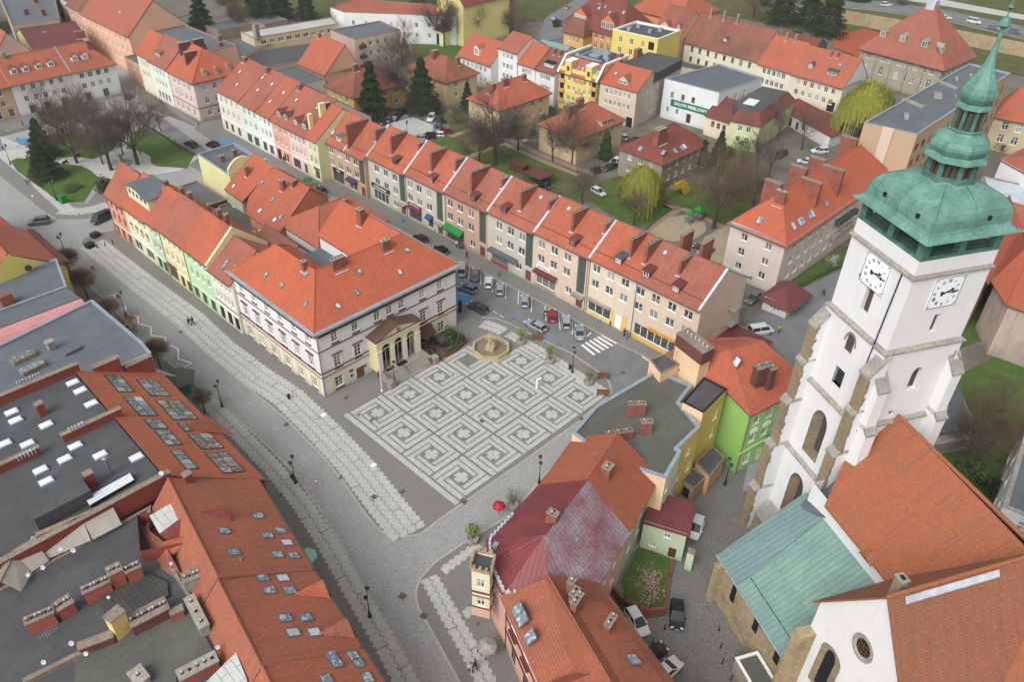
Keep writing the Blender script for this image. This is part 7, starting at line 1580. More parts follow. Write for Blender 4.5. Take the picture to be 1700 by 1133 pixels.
# salon building
wsal=plaster('bfc8c4',1,.4)
B=Bld('furniture_showroom','whitish flat-roofed showroom wall with a green sign board','building',[(139.2,41.8),(140.6,24.9),(160.5,23.4),(162,38.6)],11.2,wsal);B.openings(0,[3.0,6.4,9.6],7.4,1.0,1.5,'one','darkred');B.openings(0,[2.2,5.2],3.2,.7,1.2,'one','darkred');B.openings(0,[9.0],2.0,1.4,2.6,'door','brown');B.openings(1,[4,8,12],8.4,1.2,2.4,'old');B.walls();B.flat('bluegrey',.35,.3,'zinc');M['signgreen']=plain('green_board',C('1e6b5a'),.6)
B.sign(0,9.2,5.2,'SALON MEBLOWY',1.25,'letter',.12,'signgreen',12.6,1.9,bold=.02)
B=Bld('red_roofed_house','little cream house with a maroon roof next to the showroom','house',[(137.5,26),(137.2,17.4),(150,18),(150.6,24.8)],5.6,plaster('c3b5a0',1,.3),group=GN);B.even(0,3,[3.8],1.1,1.4,'old','darkred');B.walls();B.polyroof([[(137,26.4,5.5),(136.8,17.2,5.5),(143.6,17.6,9.4),(144,26.2,9.4)],[(144,26.2,9.4),(143.6,17.6,9.4),(150.6,17.8,6.4),(151,25.2,6.4)]],'tileE',.18)
gg=plaster('b5bd94',1,.3)
B=Bld('pale_green_house','pale green house with maroon mansard edge and dark patched flat roof','house',[(134.8,17),(136.8,9.6),(161,13),(159,22)],7.4,gg,group=GN);B.even(0,2,[5.8,2.9],1.2,1.5);B.even(1,4,[5.6],1.1,1.5);B.walls()
B.polyroof([[(134.3,17.2,7.3),(136.5,9.1,7.3),(138.8,11.6,10),(137,16.6,10)],[(136.5,9.1,7.3),(161.5,12.6,7.3),(159,14.6,10),(138.8,11.6,10)]],'tileE',.15);f=MB();f.prism([(137,16.6),(138.8,11.6),(159,14.6),(157.6,21.6),(140,20)],7.4,9.95);f.build('felt_roof',[M['felt']],B.root);f=MB();f.obox((144,17,9.96),5,3,.03,.2);f.build('white_patch',[M['dome']],B.root)
B=Bld('garage_row','row of white garages with dark doors and red-brown roofs under the willow','garage',[(153.6,-2.4),(163,-4),(172,17),(163,18)],3.6,plaster('c2c3c0',1,.3));B.openings(3,[3,6,9],1.4,1.2,2.2,'dark');B.walls();B.polyroof([[(153.2,-2.8,3.6),(163.2,-4.4,4.2),(172.5,17.2,4.2),(162.6,18.3,3.6)]],'tileE',.15)
# long old row and neighbours
B=Bld('long_old_house','long low cream house with weathered orange roof and cream chimneys','house',[(183.5,65),(183.0,37),(198,37),(198,67)],8.2,plaster('c4bba8',1,.35),group=GN);B.even(0,8,[6.2,3],1.0,1.6,'cas','brown');B.walls();B.gable(16,'tileD',0,0);
for u in(4,9,14):B.chimney(('uv',u,6.9),.8,.8,2.2,mat='sand')
B.dormer(('uv',13.5,2),1.4,1.2,M['tileD'],'stone','mono')
B=Bld('long_old_house','cream house with bright orange roof right of the long weathered one','house',[(182,36.8),(181.2,25),(195,25),(196,36.8)],8,plaster('c6bfae',1,.35),group=GN);B.even(0,5,[6,3],1.2,1.6);B.walls();B.gable(15,'tileA',0,0);B.chimney(('uv',4,6.6),.7,.7,1.8,mat='sand');B.chimney(('uv',7,6.8),.7,.7,1.8,mat='sand')
B=Bld('long_old_house','cream house with two grey dormers whose white gable end faces the willow','house',[(180.6,24.8),(180,8),(194,9),(195,24.8)],8,plaster('c0b6a2',1,.35),group=GN,side_walls={1:w2});B.even(0,6,[6,3],1.2,1.6);B.openings(0,[14.5],1.6,2.4,3.0,'dark');B.walls();B.gable(14.6,'tileA',0,0);B.dormer(('uv',4.5,2),1.5,1.2,M['felt'],'stone','gable');B.dormer(('uv',11.5,1.8),3.0,1.3,M['felt'],'stone','mono',nwin=2);B.skylight(('uv',12,4.6),.9,1.3);B.chimney(('uv',8,6),.6,.6,1.4);B.chimney(('uv',10,6.2),.6,.6,1.4)
B=Bld('garden_shed','long grey wall shed in front of the long old row','shed',[(168,68),(171,49.6),(176,50.4),(173,69)],4.6,plaster('a09785',1,.5));B.walls();B.flat('felt',.2)
B=Bld('peach_house','peach house with steep brown roof and pointed gable dormer','house',[(181.6,77),(181.2,66),(197,67),(197,78)],8.6,plaster('c59f86',1,.3),group=GN);B.even(0,3,[6.4,3],1.1,1.6);B.walls();B.gable(16.4,'tileD',0,0);B.dormer(('uv',4,1.0),3.6,1.8,M['tileD'],plaster('c59f86',1,.3),'gable',nwin=2);B.dormer(('uv',8.6,2.4),1.3,1.2,M['tileD'],'stone','gable')
B=Bld('large_apartment_house','large brick-trimmed apartment house with red hipped roofs and gabled dormers','apartment block',[(168,104),(168,79),(186,79),(186,104)],9.5,plaster('b8804f',1,.3));B.even(0,8,[7.5,4.4],1.4,1.9,'old');B.walls();B.gable(17.5,'tileE',6,6,oh=.7)
for u in(6,18):B.dormer(('uv',u,.6),5.5,2.4,M['tileE'],plaster('b06a48',1,.3),'gable',nwin=3)
for u,v in((10,5.5),(12,6.3),(15,5),(20,6)):B.skylight(('uv',u,v),.7,1.1)
B.chimney(('uv',9,7.5),1.4,1.4,2.4)
B=Bld('hipped_house','ochre house with plain hipped orange roof at the bend of the river road','house',[(163.6,100.5),(163.8,92),(167.8,92),(167.8,100.5)],8.2,plaster('b99257',1,.3));B.even(0,3,[5.6],1,1.6);B.walls();B.gable(12,'tileD',1.5,1.5)
B=Bld('large_apartment_house','orange-roofed block at the top edge behind the dormered one','apartment block',[(200,100),(200,78),(224,78),(224,100)],9,plaster('b8804f',1,.3));B.even(1,6,[7,4],1.1,1.6);B.walls();B.gable(15.5,'tileB',6,6)
B=Bld('greenish_roofed_workshop','pale workshop with a verdigris sheet roof beside the river road','building',[(139,93),(140.5,82),(152,83),(151,95)],6.8,plaster('b9bbb2',1,.3));B.even(0,3,[4.5],1,1.4);B.walls();B.gable(9.5,seamed('7f9f96','6c8a86',.6,'verdigris_sheet',.6),0,0)
for lab,pts,m1,m2 in(('green-roofed shed at the top edge',[(217,66),(217,54),(226,54),(226,66)],'darkpanel',plain('green_sheet',C('40685c'),.6)),('blue-tarped maroon stall roofs at the top edge',[(222,52),(222,38),(232,38),(232,52)],'bluegrey',M['tileE'])):
    B=Bld('market_shed',lab,'shed',pts,4,M[m1]);B.walls();B.gable(6.2,m2,0,0)
# school and slab
sc=plaster('8f8674',1,.35)
B=Bld('school_building','grey-brown school with a great hipped orange roof, rooftop box and grey dormers','school',[(215,19.5),(213,-7.0),(234,-8.6),(236,18)],10.6,sc);B.even(0,9,[8.6,4.6],1.5,2.4,'town');B.even(1,5,[8.6,4.6],1.4,2.2,'town')
B.walls();B.gable(24,'tileA',12.5,12.5,oh=.9)
for k in range(6):B.box_on(0,.6+k*5.1,.3,.8,9.8,.3,'stone','pilaster')
for u in(4.5,11,18,24):B.dormer(('uv',u,2.4),2.0,1.9,M['stone'],'stone','gable')
f=MB();f.obox((225,5.5,22.6),3.4,2.6,2.6,0);f.build('roof_box',[M['flash']],B.root)
bge=plaster('a08a70',1,.12,'beige_render')
SL=Bld('office_block','long beige slab block with dark flat roof and a pale strip on its end','office block',[(124.2,-17.2),(124.8,-31.0),(196,-36.5),(196,-21.4)],20,bge)
SL.pts=[Vector(p)for p in((*P(1435,203,21),0),(*P(1523,223,21),0),(*P(1678,121,21),0),(*P(1610,105,21),0))];SL.h=21
SL.openings(1,[2.5+k*3.6 for k in range(16)],[17.5,14,10.5,7,3.5],2.4,1.6,'cas','brown');SL.walls();SL.flat('felt2',.35,.3,'zinc')
SL.box_on(0,SL.edge(0)[3]*.47,0,2.2,21.1,.35,plaster('b0a293',1,.1),'wall_strip')
for px,py,L,w_,h_ in((1517,170,6,1.0,.5),(1570,138,7,.9,.5),(1505,192,3,1,.6),(1557,158,3,1.8,.7),(1588,130,2,.7,.6),(1612,127,3.6,.8,.7),(1587,157,2,.3,.3)):
    c=at(px,py,21);f=MB();f.obox((c.x,c.y,20.6),L,w_,h_,1.2 if L>5 else .4);f.build('roof_plant',[M['stone']],SL.root)
# apartment house east of the playground
RS=Bld('long_apartment_house','long pale pinkish apartment house with a hipped orange roof and wedge-shaped brick chimneys','apartment house',[(78.6,-17.4),(78.9,-28.9),(124,-28.9),(124,-17.4)],11.6,plaster('b5aaa0',1,.3))
RS.openings(0,[3.2,8.3],[9.4,6.2,3.0],1.4,1.5,'cas');RS.openings(1,[4+k*3.1 for k in range(13)],[9.4,6.2,3.0],1.4,1.5,'cas');RS.walls();RS.gable(17.6,'tileB',5.9,5.9,axis=1,oh=.7);RS.band(1,11.0,.4,.4,'zinc');RS.band(0,11.0,.4,.4,'zinc')
for p in q4(1100,180,4.197,(680,780),(912,820),(955,792),(975,780),(1025,745),(1045,732),(1140,655)):RS.skylight(p,.9,1.4)
def wedge(B,px,py,w_=.8,to=None):
    r=B.hit(px,py)
    if r is None:print('wedge miss',px,py);return
    c,n=r;f=MB();v0=c.y;yr=-23.15;f.obox((c.x,(v0+yr)/2,11.5),w_,abs(yr-v0),6.9,0);f.mi=1;f.obox((c.x,(v0+yr)/2,18.4),w_+.15,abs(yr-v0)+.15,.15,0);f.build('chimney',[M['brick'],M['coping']],B.roof)
wedge(RS,*q4(1100,180,4.197,(1065,690))[0],.9);wedge(RS,*q4(1100,180,4.197,(1218,612))[0],.9);RS.chimney(('uv',4.6,5.2),.6,2.0,2.2,0)
for x in(86,96,104,118):
    f=MB();f.obox((x,-20.6,12),1.0,3.4,6.6 if x!=104 else 6.0,0);f.mi=1;f.obox((x,-20.6,18.6 if x!=104 else 18.0),1.15,3.55,.14,0);f.build('chimney',[M['brick'],M['coping']],RS.roof)
for k in(6,7,8,11):RS.box_on(1,4+k*3.1,7.2,2.4,1.1,1.0,'darkpanel','balcony');RS.box_on(1,4+k*3.1,4.0,2.4,1.1,1.0,'stone','balcony')
KI=Bld('kiosk','small white kiosk with a wine red hipped roof by the market road','kiosk',[(72.9,-29.9),(73.2,-34.6),(80.0,-34.6),(79.8,-29.6)],2.9,plaster('c3bfb8',1,.25));KI.even(0,2,[1.6],1.3,1.3);KI.even(1,3,[1.6],1.3,1.3,'cas','brown');KI.walls();KI.gable(4.9,tiles('7c4445','6a3a3b',.3,.3,.34),2.2,2.2,axis=1,oh=.9)
# north-west quarter
B=Bld('workshop','long industrial shed with flaking white roof and a row of dark windows','workshop',[(81,168.2),(80.6,159.4),(110.5,156.0),(113.5,164)],8,plaster('b7a88a',1,.4));B.even(1,9,[6.2],1.9,1.3);B.walls();B.flat(roofing('flaking_white_felt',C('a8a8a4')),.15,.3);stk(B,427,62,8,1.6,1.4,4.0,.2,'stone',1)
B=Bld('curved_roof_shed','shed with dark curved felt roof and a cream wall beside the workshop','shed',[(70.5,170),(69.6,151.6),(85.5,158.4),(84,171.6)],5.6,plaster('bba98b',1,.4));B.walls();B.flat('felt2',.2,.25)
B=Bld('dark_roof_shed','low buildings with patched black roofs between the workshop and the tenements','shed',[(74,158),(72,140),(94,137.8),(104,150)],5,plaster('a5937b',1,.5));B.walls();B.flat('felt',.2);
B=Bld('steep_tiled_house','house with one tall steep orange roof slope and peach walls behind the tenements','house',[(80.0,133.5),(79.4,118.8),(90.0,119.2),(91.5,133.5)],6.6,plaster('c29a80',1,.35));B.even(0,4,[4.4,2],.9,1.3);B.walls();B.gable(13.6,'tileB',0,0,r=.66);B.chimney(('uv',2,7),.8,.6,1.2)
B=Bld('grey_house','blue-grey flat-roofed annexe with a white flue, left of the steep orange slope','house',[(69.5,134),(69,119),(79,118.5),(79.6,133.6)],5.6,plaster('b6b3a8',1,.3));B.walls();B.flat('bluegrey',.2)
B=Bld('grey_apartment_block','boxy grey-beige block with blank end wall, balconies and grey flat roof','apartment block',[(97.6,141.4),(97.2,128.2),(114.5,127.4),(116,139.6)],11.2,plaster('b8ab9d',1,.25),side_walls={0:plaster('a38d80',1,.25)});B.even(1,5,[9,6,3],1.3,1.5);B.walls();B.flat('felt2',.3);[B.box_on(1,2.5,z,2.2,1.0,1.0,'brown','balcony')for z in(2.2,5.2,8.2)]
B=Bld('monastery_wing','long white wing with small windows by the yellow church at the top edge','building',[(116.5,168.5),(116.2,160),(142,131),(152,140),(130,172)],10,w2);B.openings(1,[3+k*4.4 for k in range(8)],[6.6,3.2],1.0,1.6);B.walls();B.flat('tileA',.1)
B=Bld('yellow_church','yellow church front with a maroon-roofed entrance porch at the top edge','church',[(142,141),(142.5,128),(165,128),(165,141)],14,plaster('cdb97c',1,.15));B.openings(0,[3,10],[5.5],1.3,3,'old');B.walls();B.gable(20,'tileE',0,0,axis=1)
B=Bld('church_porch','cream porch with pyramid maroon roof and arched doorway','porch',[(137.2,138.6),(137.2,132.6),(141.9,132.6),(141.9,138.6)],6,plaster('cdbf95',1,.15));B.openings(0,[3.0],2.2,1.8,3.8,'dark');B.walls();B.gable(9,'redmetal2',2.2,2.2,oh=.5)
f=MB();wl=PP((690,52),(722,36),(700,52));a,b=P(668,52),P(722,33);d=Vector((b[0]-a[0],b[1]-a[1]));f.obox(((a[0]+b[0])/2,(a[1]+b[1])/2,0),d.length,.6,2.2,math.atan2(d.y,d.x));o=f.build('boundary_wall',[M['stone']],None,loc=(*a,0));props(o,'pale stone boundary wall beside the path to the yellow church','wall')
B=Bld('white_villa','white house on the hill road at the top right corner','house',[(330,-4),(331,-20),(345,-20),(344,-4)],12,w2,z0=4);B.even(0,4,[10,7],1.2,1.6);B.walls();B.gable(16,'tileE',4,4)
for k,(x,y,w_,d_)in enumerate([(84,190,14,9),(100,186,10,8),(60,214,12,10),(80,206,10,8)]):
    B=Bld('outbuilding',['felt-roofed garden shed behind the peach gable','small brown-walled shed near the tall conifers','grey-roofed shed at the top edge beyond the peach gable','low shed among the gardens at the top edge'][k],'shed',rect(x,y,5*k,w_,d_),3.4,plaster('8d7a6c',1,.5));B.walls();B.flat('felt2',.2)
# ================================================================ trees
def tree_mesh(seed,h,sp,levels=4,trunk=.32,up=.5,tw=.045,dens=4,droop=0,first=.3):
    R=random.Random(seed);t=MB();c=MB()
    def grow(p,d,L,r,lv):
        n=3;q=p
        for k in range(n):
            d2=(d+Vector((R.uniform(-.16,.16),R.uniform(-.16,.16),R.uniform(-.04,.14)-droop*lv*.05))).normalized();e=q+d2*(L/n);r1=r*(1-.22)
            c.tube(q,e,r,r1,n=5 if lv<2 else 3,cap=False);q,d,r=e,d2,r1
            if lv<levels:
                for _ in range(dens if lv>0 else 2):
                    a=R.uniform(0,2*pi);o=d.orthogonal().normalized();o=Matrix.Rotation(a,3,d)@o;nd=(d*R.uniform(.5,1)+o*R.uniform(.6,1.1)+Vector((0,0,.25))).normalized();grow(q,nd,L*R.uniform(.45,.62),r*.6,lv+1)
    hb=h*first;t.tube((0,0,-.2),(0,0,hb*.5),trunk*1.25,trunk,n=8);t.tube((0,0,hb*.5),(R.uniform(-.2,.2),R.uniform(-.2,.2),hb),trunk,trunk*.85,n=8)
    for k in range(5):
        a=2*pi*k/5+R.uniform(-.4,.4);s=sp*R.uniform(.7,1.1);grow(Vector((0,0,hb*R.uniform(.8,1))),Vector((cos(a)*s,sin(a)*s,up*2*R.uniform(.7,1.2))).normalized(),h*R.uniform(.4,.55),trunk*.45,1)
    grow(Vector((0,0,hb)),Vector((0,0,1)),h*.6,trunk*.6,1);return t,c
def leaves(f,pts,n,s,R,spread,flat=0):
    for _ in range(n):
        p=Vector(R.choice(pts))+Vector((R.gauss(0,spread),R.gauss(0,spread),R.gauss(0,spread)*.8));a=Vector((R.uniform(-1,1),R.uniform(-1,1),R.uniform(-1,1))).normalized();b=a.orthogonal().normalized();k=s*R.uniform(.6,1.3)
        f.face(p-a*k,p+b*k*.7,p+a*k,p-b*k*.7)
def mk(tc,bm='bark',cm='twig',name='tree',extra=None):
    r=thing(name,'x','tree');a=tc[0].build('trunk',[M[bm]],r);b=tc[1].build('crown',[M[cm]]+([M[extra]]if extra else[]),r);return r
def conifer(seed,h,r,mat='needle',thin=1):
    R=random.Random(seed);t,c=MB(),MB();t.tube((0,0,-.2),(0,0,h*.9),.22,.04,n=6)
    for _ in range(int(4200*thin)):
        z=h*(R.random()**.75)*.97+.4;k=(1-z/(h+.6));rr=1.3*r*k*(.75+.25*sin(z*3.1+seed))*(1.08-.75*R.random()**2);a=R.uniform(0,2*pi);p=Vector((rr*cos(a),rr*sin(a),z-.15*rr));o=Vector((cos(a),sin(a),-.45+R.uniform(-.2,.3))).normalized();s=Vector((-sin(a),cos(a),0));L=R.uniform(.4,.9);w_=R.uniform(.12,.26)
        c.face(p-s*w_,p+o*L,p+s*w_);c.face(p+Vector((0,0,w_)),p+o*L*.9,p-Vector((0,0,w_)))
    return t,c
def willow(seed,h,r):
    R=random.Random(seed);t,c=tree_mesh(seed,h*.8,.9,2,.4,.7,dens=2);c2_=MB()
    for _ in range(2600):
        a=R.uniform(0,2*pi);rr=r*R.random()**.45*(.88+.14*sin(3*a+seed));z=h*(1-.5*(rr/r)**2.4)+R.gauss(0,.45);L=R.uniform(1.0,7.0)*(.25+.75*rr/r);p=Vector((rr*cos(a),rr*sin(a),z));s=Vector((-sin(a),cos(a),0))*R.uniform(.03,.07);q=p
        for k in range(3):
            e=q+Vector((cos(a)*.12+R.uniform(-.1,.1),sin(a)*.12+R.uniform(-.1,.1),-L/3));
            if e.z>.4:c2_.face(q-s,q+s,e+s,e-s);
            q=e
        leaves(c2_,[p,(p+q)/2,q if q.z>.5 else p],3,.1,R,.2)
    c.mi=1
    for fc in c2_.f:c.face(*[c2_.v[i]for i in fc])
    return t,c
def pollard(seed,r=2.5,h=5.3,n=3600):
    R=random.Random(seed);t,c=MB(),MB();t.tube((0,0,0),(.05,.05,h-r*.6),.14,.12,n=7)
    o=Vector((.05,.05,h-r*.5))
    for _ in range(n):
        d=Vector((R.gauss(0,1),R.gauss(0,1),R.gauss(0,.8)+.45)).normalized();s0=R.choice((0,.35,.6,.6));s1=s0+R.uniform(.25,.42)if s0 else .5;p,q=o+Vector((d.x*r*s0,d.y*r*s0,d.z*r*.68*s0)),o+Vector((d.x*r*s1+R.gauss(0,.3),d.y*r*s1+R.gauss(0,.3),d.z*r*.7*s1+R.gauss(0,.12)));s=d.orthogonal().normalized()*(R.uniform(.014,.03)if s0 else .05);c.face(p-s,p+s,q+s*.4,q-s*.4)
    return t,c
def bush(seed,r,h,n,mat,s=.14):
    R=random.Random(seed);t,c=MB(),MB();t.tube((0,0,0),(0,0,h*.5),.06,n=5);pts=[]
    for _ in range(14):a=R.uniform(0,2*pi);k=r*R.random()**.5;pts.append((k*cos(a)*.8,k*sin(a)*.8,h*R.uniform(.25,.85)))
    leaves(c,pts,n,s,R,r*.24)
    for p in pts:t.tube((0,0,.1),p,.03,.01,n=3)
    return t,c
PROTO={'bareA':(tree_mesh(3,15,.8,4,.38),'bark','twig'),'bareB':(tree_mesh(11,13,1.0,4,.32,.42),'bark','twigb'),'bareC':(tree_mesh(23,9,.7,3,.16,.6,dens=4),'bark','twig'),'spr':(conifer(5,14,3.6),'bark','needle'),'sprB':(conifer(9,15,4.6,thin=1.2),'bark','needle'),'thuja':(conifer(15,7,1.3,thin=.6),'bark','shrub'),
 'pol':(pollard(31),'bark','twigp'),'polL':(pollard(37),'bark','twigb'),'bush':(bush(41,1.4,2.0,1100,'shrub'),'bark','shrub'),'mag':(bush(43,2.4,3.6,1300,'magnolia',.1),'bark','magnolia'),'fors':(bush(47,1.7,2.4,1500,'forsythia',.12),'bark','forsythia'),'bud':(bush(53,2.8,7,2000,'bud',.16),'bark','bud'),'white':(bush(59,1.2,3,500,'whiteleaf',.1),'bark','whiteleaf')}
PR_={}
def tree(kind,px,py,s,label,group=None,z=0,name='tree',cat='tree',rot=None,sz=None):
    if kind not in PR_:
        if kind=='wil':r=mk(willow(61,12,6.5),cm='twig',extra='willow')
        else:r=mk(PROTO[kind][0],PROTO[kind][1],PROTO[kind][2])
        PR_[kind]=r;KIDS[r.name]=list(r.children);o=r
    else:o=dup(PR_[kind]);
    o.name=name;o.location=(*P(px,py,z),z);o.scale=(s,s,sz or s);o.rotation_euler=(0,0,rot if rot is not None else random.uniform(0,6));o['label']=label;o['category']=cat
    if group:o['group']=group
    elif 'group' in o:del o['group']
    return o
GP='bare trees round the little park';GS='round clipped street trees';GY='trees in the yard behind the row';GF='conifers in the far gardens'
for a in(('bareA',185,283,1.0,'tall leaning bare tree beside the small round monument in the park'),('bareB',128,271,1.0,'bare tree in the middle of the park lawn'),('bareA',229,273,1.1,'tallest bare tree of the park, standing near the road hedge'),('bareC',171,273,1.1,'slim bare tree just left of the monument'),('bareB',100,232,.9,'bare tree near the northern edge of the park'),('bareA',150,232,.85,'bare tree at the back of the park before the white house'),('bareC',205,258,1.0,'slim bare tree by the hedge of the park'),('bareC',268,220,.7,'small bare street tree by the curved road kerb')):tree(a[0],*a[1:4],a[4],GP)
tree('sprB',79,297,.8,'dense dark thuja on the front lawn of the park',GP,sz=.62);tree('sprB',76,262,.75,'dense dark thuja by the blue parking bays',GP,sz=.68);tree('bush',172,318,1.5,'dark evergreen shrub beside the salmon corner house',None,name='shrub',cat='shrub',sz=1.7);tree('bush',118,315,1.6,'low sprawling brownish shrub on the front park lawn',None,name='shrub',cat='shrub',sz=.45)
for i,(px,py,lab)in enumerate(((121,463,'brown round-clipped bare street tree nearest the park end'),(146,496,'round-clipped bare street tree, second from the park end'),(188,536,'small round-clipped bare tree by the zigzag marking'),(267,612,'round-clipped bare street tree by the waiting shelter'),(341,686,'round-clipped bare tree nearest the double lamp'))):tree('pol',px,py,(1.12,1.08,.88,.98,.82)[i],lab,GS)
b_=mk(bush(67,2.1,4.4,1500,'copperleaf',.1),cm='copperleaf');b_.name='tree';b_.location=(*P(214,563),0);b_['label']='bronze-leaved round street tree between the bare clipped ones';b_['group']=GS
for a in(('bareA',657,177,1.05,'tall bare tree between the two big spruces'),('spr',620,198,1.15,'tall dark spruce at the left of the parking lot'),('sprB',702,188,1.05,'broad dark spruce at the right of the parking lot'),('spr',776,186,.62,'slim small spruce before the shuttered house'),('bareA',822,275,1.1,'big forked linden near the wooden shelter'),('bareB',796,276,.9,'bare tree left of the big linden'),('bareB',950,272,.95,'spreading bare tree before the raised-dormer house'),('bareC',917,268,1.2,'slender bare tree at the corner of the yard drive'),('thuja',1004,266,1.1,'pointed green thuja beside the raised-dormer house'),('bareC',966,343,1.1,'thin white-stemmed birch behind the row'),('wil',1062,350,.85,'yellow-green weeping willow in the yard lawn'),('bareC',1052,375,1.0,'young birch in front of the yard willow'),('bareB',1184,380,1.25,'dark dense bare tree over the playground path'),('spr',1162,285,.6,'dark spruce at the corner of the brown-roofed house'),('spr',1190,275,.66,'dark spruce beside the pale green tree'),('bud',1232,275,1.1,'pale green budding tree before the pale green house'),('bareC',1254,290,1.3,'bare tree over the yard drive'),('bareC',1330,250,1.2,'bare tree before the white garages'),('wil',1424,236,1.3,'large golden weeping willow by the beige slab block'),('bareB',1250,345,.7,'small bare tree by the orange apartment house'),('bud',757,205,.7,'light green budding bush beside the ochre house'),('bareB',1600,770,.85,'bare tree in the overgrown churchyard'),('bareC',1684,850,1.0,'bare tree beside the pale building on the right'),('bareC',1650,245,1.1,'bare street tree right of the copper spire')):tree(a[0],*a[1:4],a[4],GY)
for a in(('sprB',338,55,1.0,'big dark conifer behind the peach blocks'),('sprB',447,40,1.1,'dark conifer left of the workshop roof'),('spr',425,25,1.1,'tall conifer in the cluster at the top edge'),('sprB',470,30,.95,'dark conifer right in the top cluster'),('spr',510,33,1.0,'conifer standing alone before the monastery'),('sprB',600,40,1.0,'broad conifer in front of the monastery wing'),('sprB',1295,40,1.3,'dark conifer left of the top right grove'),('sprB',1340,45,1.2,'dark conifer in the middle of the top right grove'),('sprB',1372,60,1.3,'largest dark conifer beside the clay court'),('spr',1420,22,1.3,'dark conifer at the right of the grove near the river wall'),('bareA',737,78,1.1,'tall bare tree by the yellow church path'),('bareB',778,68,1.1,'bare tree in the church meadow'),('bareA',822,45,1.1,'bare tree at the far end of the church meadow'),('bareB',700,30,.9,'bare tree right of the maroon porch roof'),('bareB',397,50,.8,'bare tree behind the peach rear block'),('bareC',850,20,1.4,'bare roadside tree by the river road'),('bareB',380,110,.6,'small bare tree against the cream shed wall'),('bareC',1490,30,1.3,'bare tree on the embankment road')):tree(a[0],*a[1:4],a[4],GF)
for a in(('mag',1072,990,.95,'pink flowering magnolia in the walled garden'),('fors',1130,322,1.2,'bright yellow forsythia bush in the yard'),('white',1378,450,1.2,'white blossoming shrub on the verge by the tower'),('bush',752,568,1.35,'large dark green bush at the corner of the cafe terrace'),('bush',698,578,.75,'small evergreen bush beside the portico'),('bush',720,572,.8,'green bush under the cafe awning'),('fors',800,128,.9,'yellowish bush beyond the shuttered house'),('bush',912,192,1.4,'dark shrub beside the yellow block'),('bush',1205,262,1.5,'dark shrub between spruces'),('bush',1660,250,1.4,'dark shrub by the paved street right of the spire'),('bush',1035,1008,.8,'dark shrub in the corner of the walled garden')):tree(*a,None,name='shrub',cat='shrub')
MORE=[('bareC','bare'),('bush','dark green'),('bareB','bare'),('bud','pale green')]
for i,(k,px,py,s_,lab)in enumerate(((1,905,205,1.3,'shrub at the foot of the yellow block'),(1,1200,290,1.6,'shrub under the dark spruces'),(1,1215,300,1.4,'shrub left of the yard drive'),(0,1290,235,1.2,'young tree above the yard drive'),(0,1275,295,1.1,'young tree beside the orange apartment house'),(2,860,250,.75,'tree beside the wooden shelter path'),(1,700,250,1.0,'shrub behind the tall chimneys of the row'),(1,735,205,.9,'shrub at the edge of the yard parking'),(0,640,175,.9,'young tree behind the left spruce'),(2,560,60,.7,'tree left of the grey boxy block'),(1,660,110,1.3,'shrub below the bare tree by the grey block'),(2,668,110,.9,'tree in front of the grey boxy block'),(1,350,75,1.5,'shrub under the big conifer by the peach blocks'),(1,320,40,1.6,'shrub in the gardens above the peach blocks'),(2,385,30,.9,'tree in the gardens beyond the felt roofs'),(3,400,15,.9,'bush at the top edge between the conifers'),(1,925,45,1.4,'shrub at the bend of the river road'),(3,945,60,.6,'bush near the hipped ochre house'),(1,1130,120,1.3,'shrub beside the blank yard wall'),(1,990,290,1.1,'shrub behind the white car near the willow'),(1,1100,310,1.0,'shrub at the foot of the brown-roofed house'),(2,1215,330,.8,'tree at the rear of the orange apartment house'),(1,1560,690,1.5,'shrub beside the derelict shed'),(1,1600,790,1.7,'shrub in the churchyard thicket'),(2,1640,750,.8,'tree in the churchyard thicket'),(1,1640,820,1.4,'shrub under the nave eave'),(1,1270,10,1.8,'shrub at the top edge left of the grove'),(1,1320,65,1.8,'shrub under the grove beside the clay court'),(2,1250,30,1.0,'tree beside the market sheds'),(2,690,10,1.0,'tree right of the yellow church'),(2,760,40,1.0,'tree in the upper church meadow'),(2,850,60,.8,'tree by the verdigris roof'),(1,1480,110,1.0,'shrub before the school wall'),(1,1460,180,1.3,'shrub between the willow and the beige slab'))):tree(MORE[k][0],px,py,s_,MORE[k][1]+' '+lab,'small trees and shrubs between the houses',name='shrub' if k==1 else 'tree',cat='shrub' if k==1 else 'tree')
def hedge(a,b,w_,h_,label):
    p,q=Vector(P(*a)),Vector(P(*b));d=q-p;R=random.Random(1);f=MB();L=d.length;d.normalize();n=Vector((-d.y,d.x));f.obox((*((p+q)/2),0),L,w_*.7,h_*.8,math.atan2(d.y,d.x))
    leaves(f,[(*(p+d*(k*.3)+n*R.uniform(-w_/2,w_/2)),h_*R.uniform(.3,1))for k in range(int(L/.3))],int(L*55),.1,R,.14);props(f.build('hedge',[M['shrub']],None,loc=(*p,0)),label,'hedge')
hedge((238,208),(322,259),.8,.9,'long clipped hedge along the park edge by the road');hedge((1312,484),(1400,440),.9,1.0,'clipped hedge beside the lane behind the kiosk')
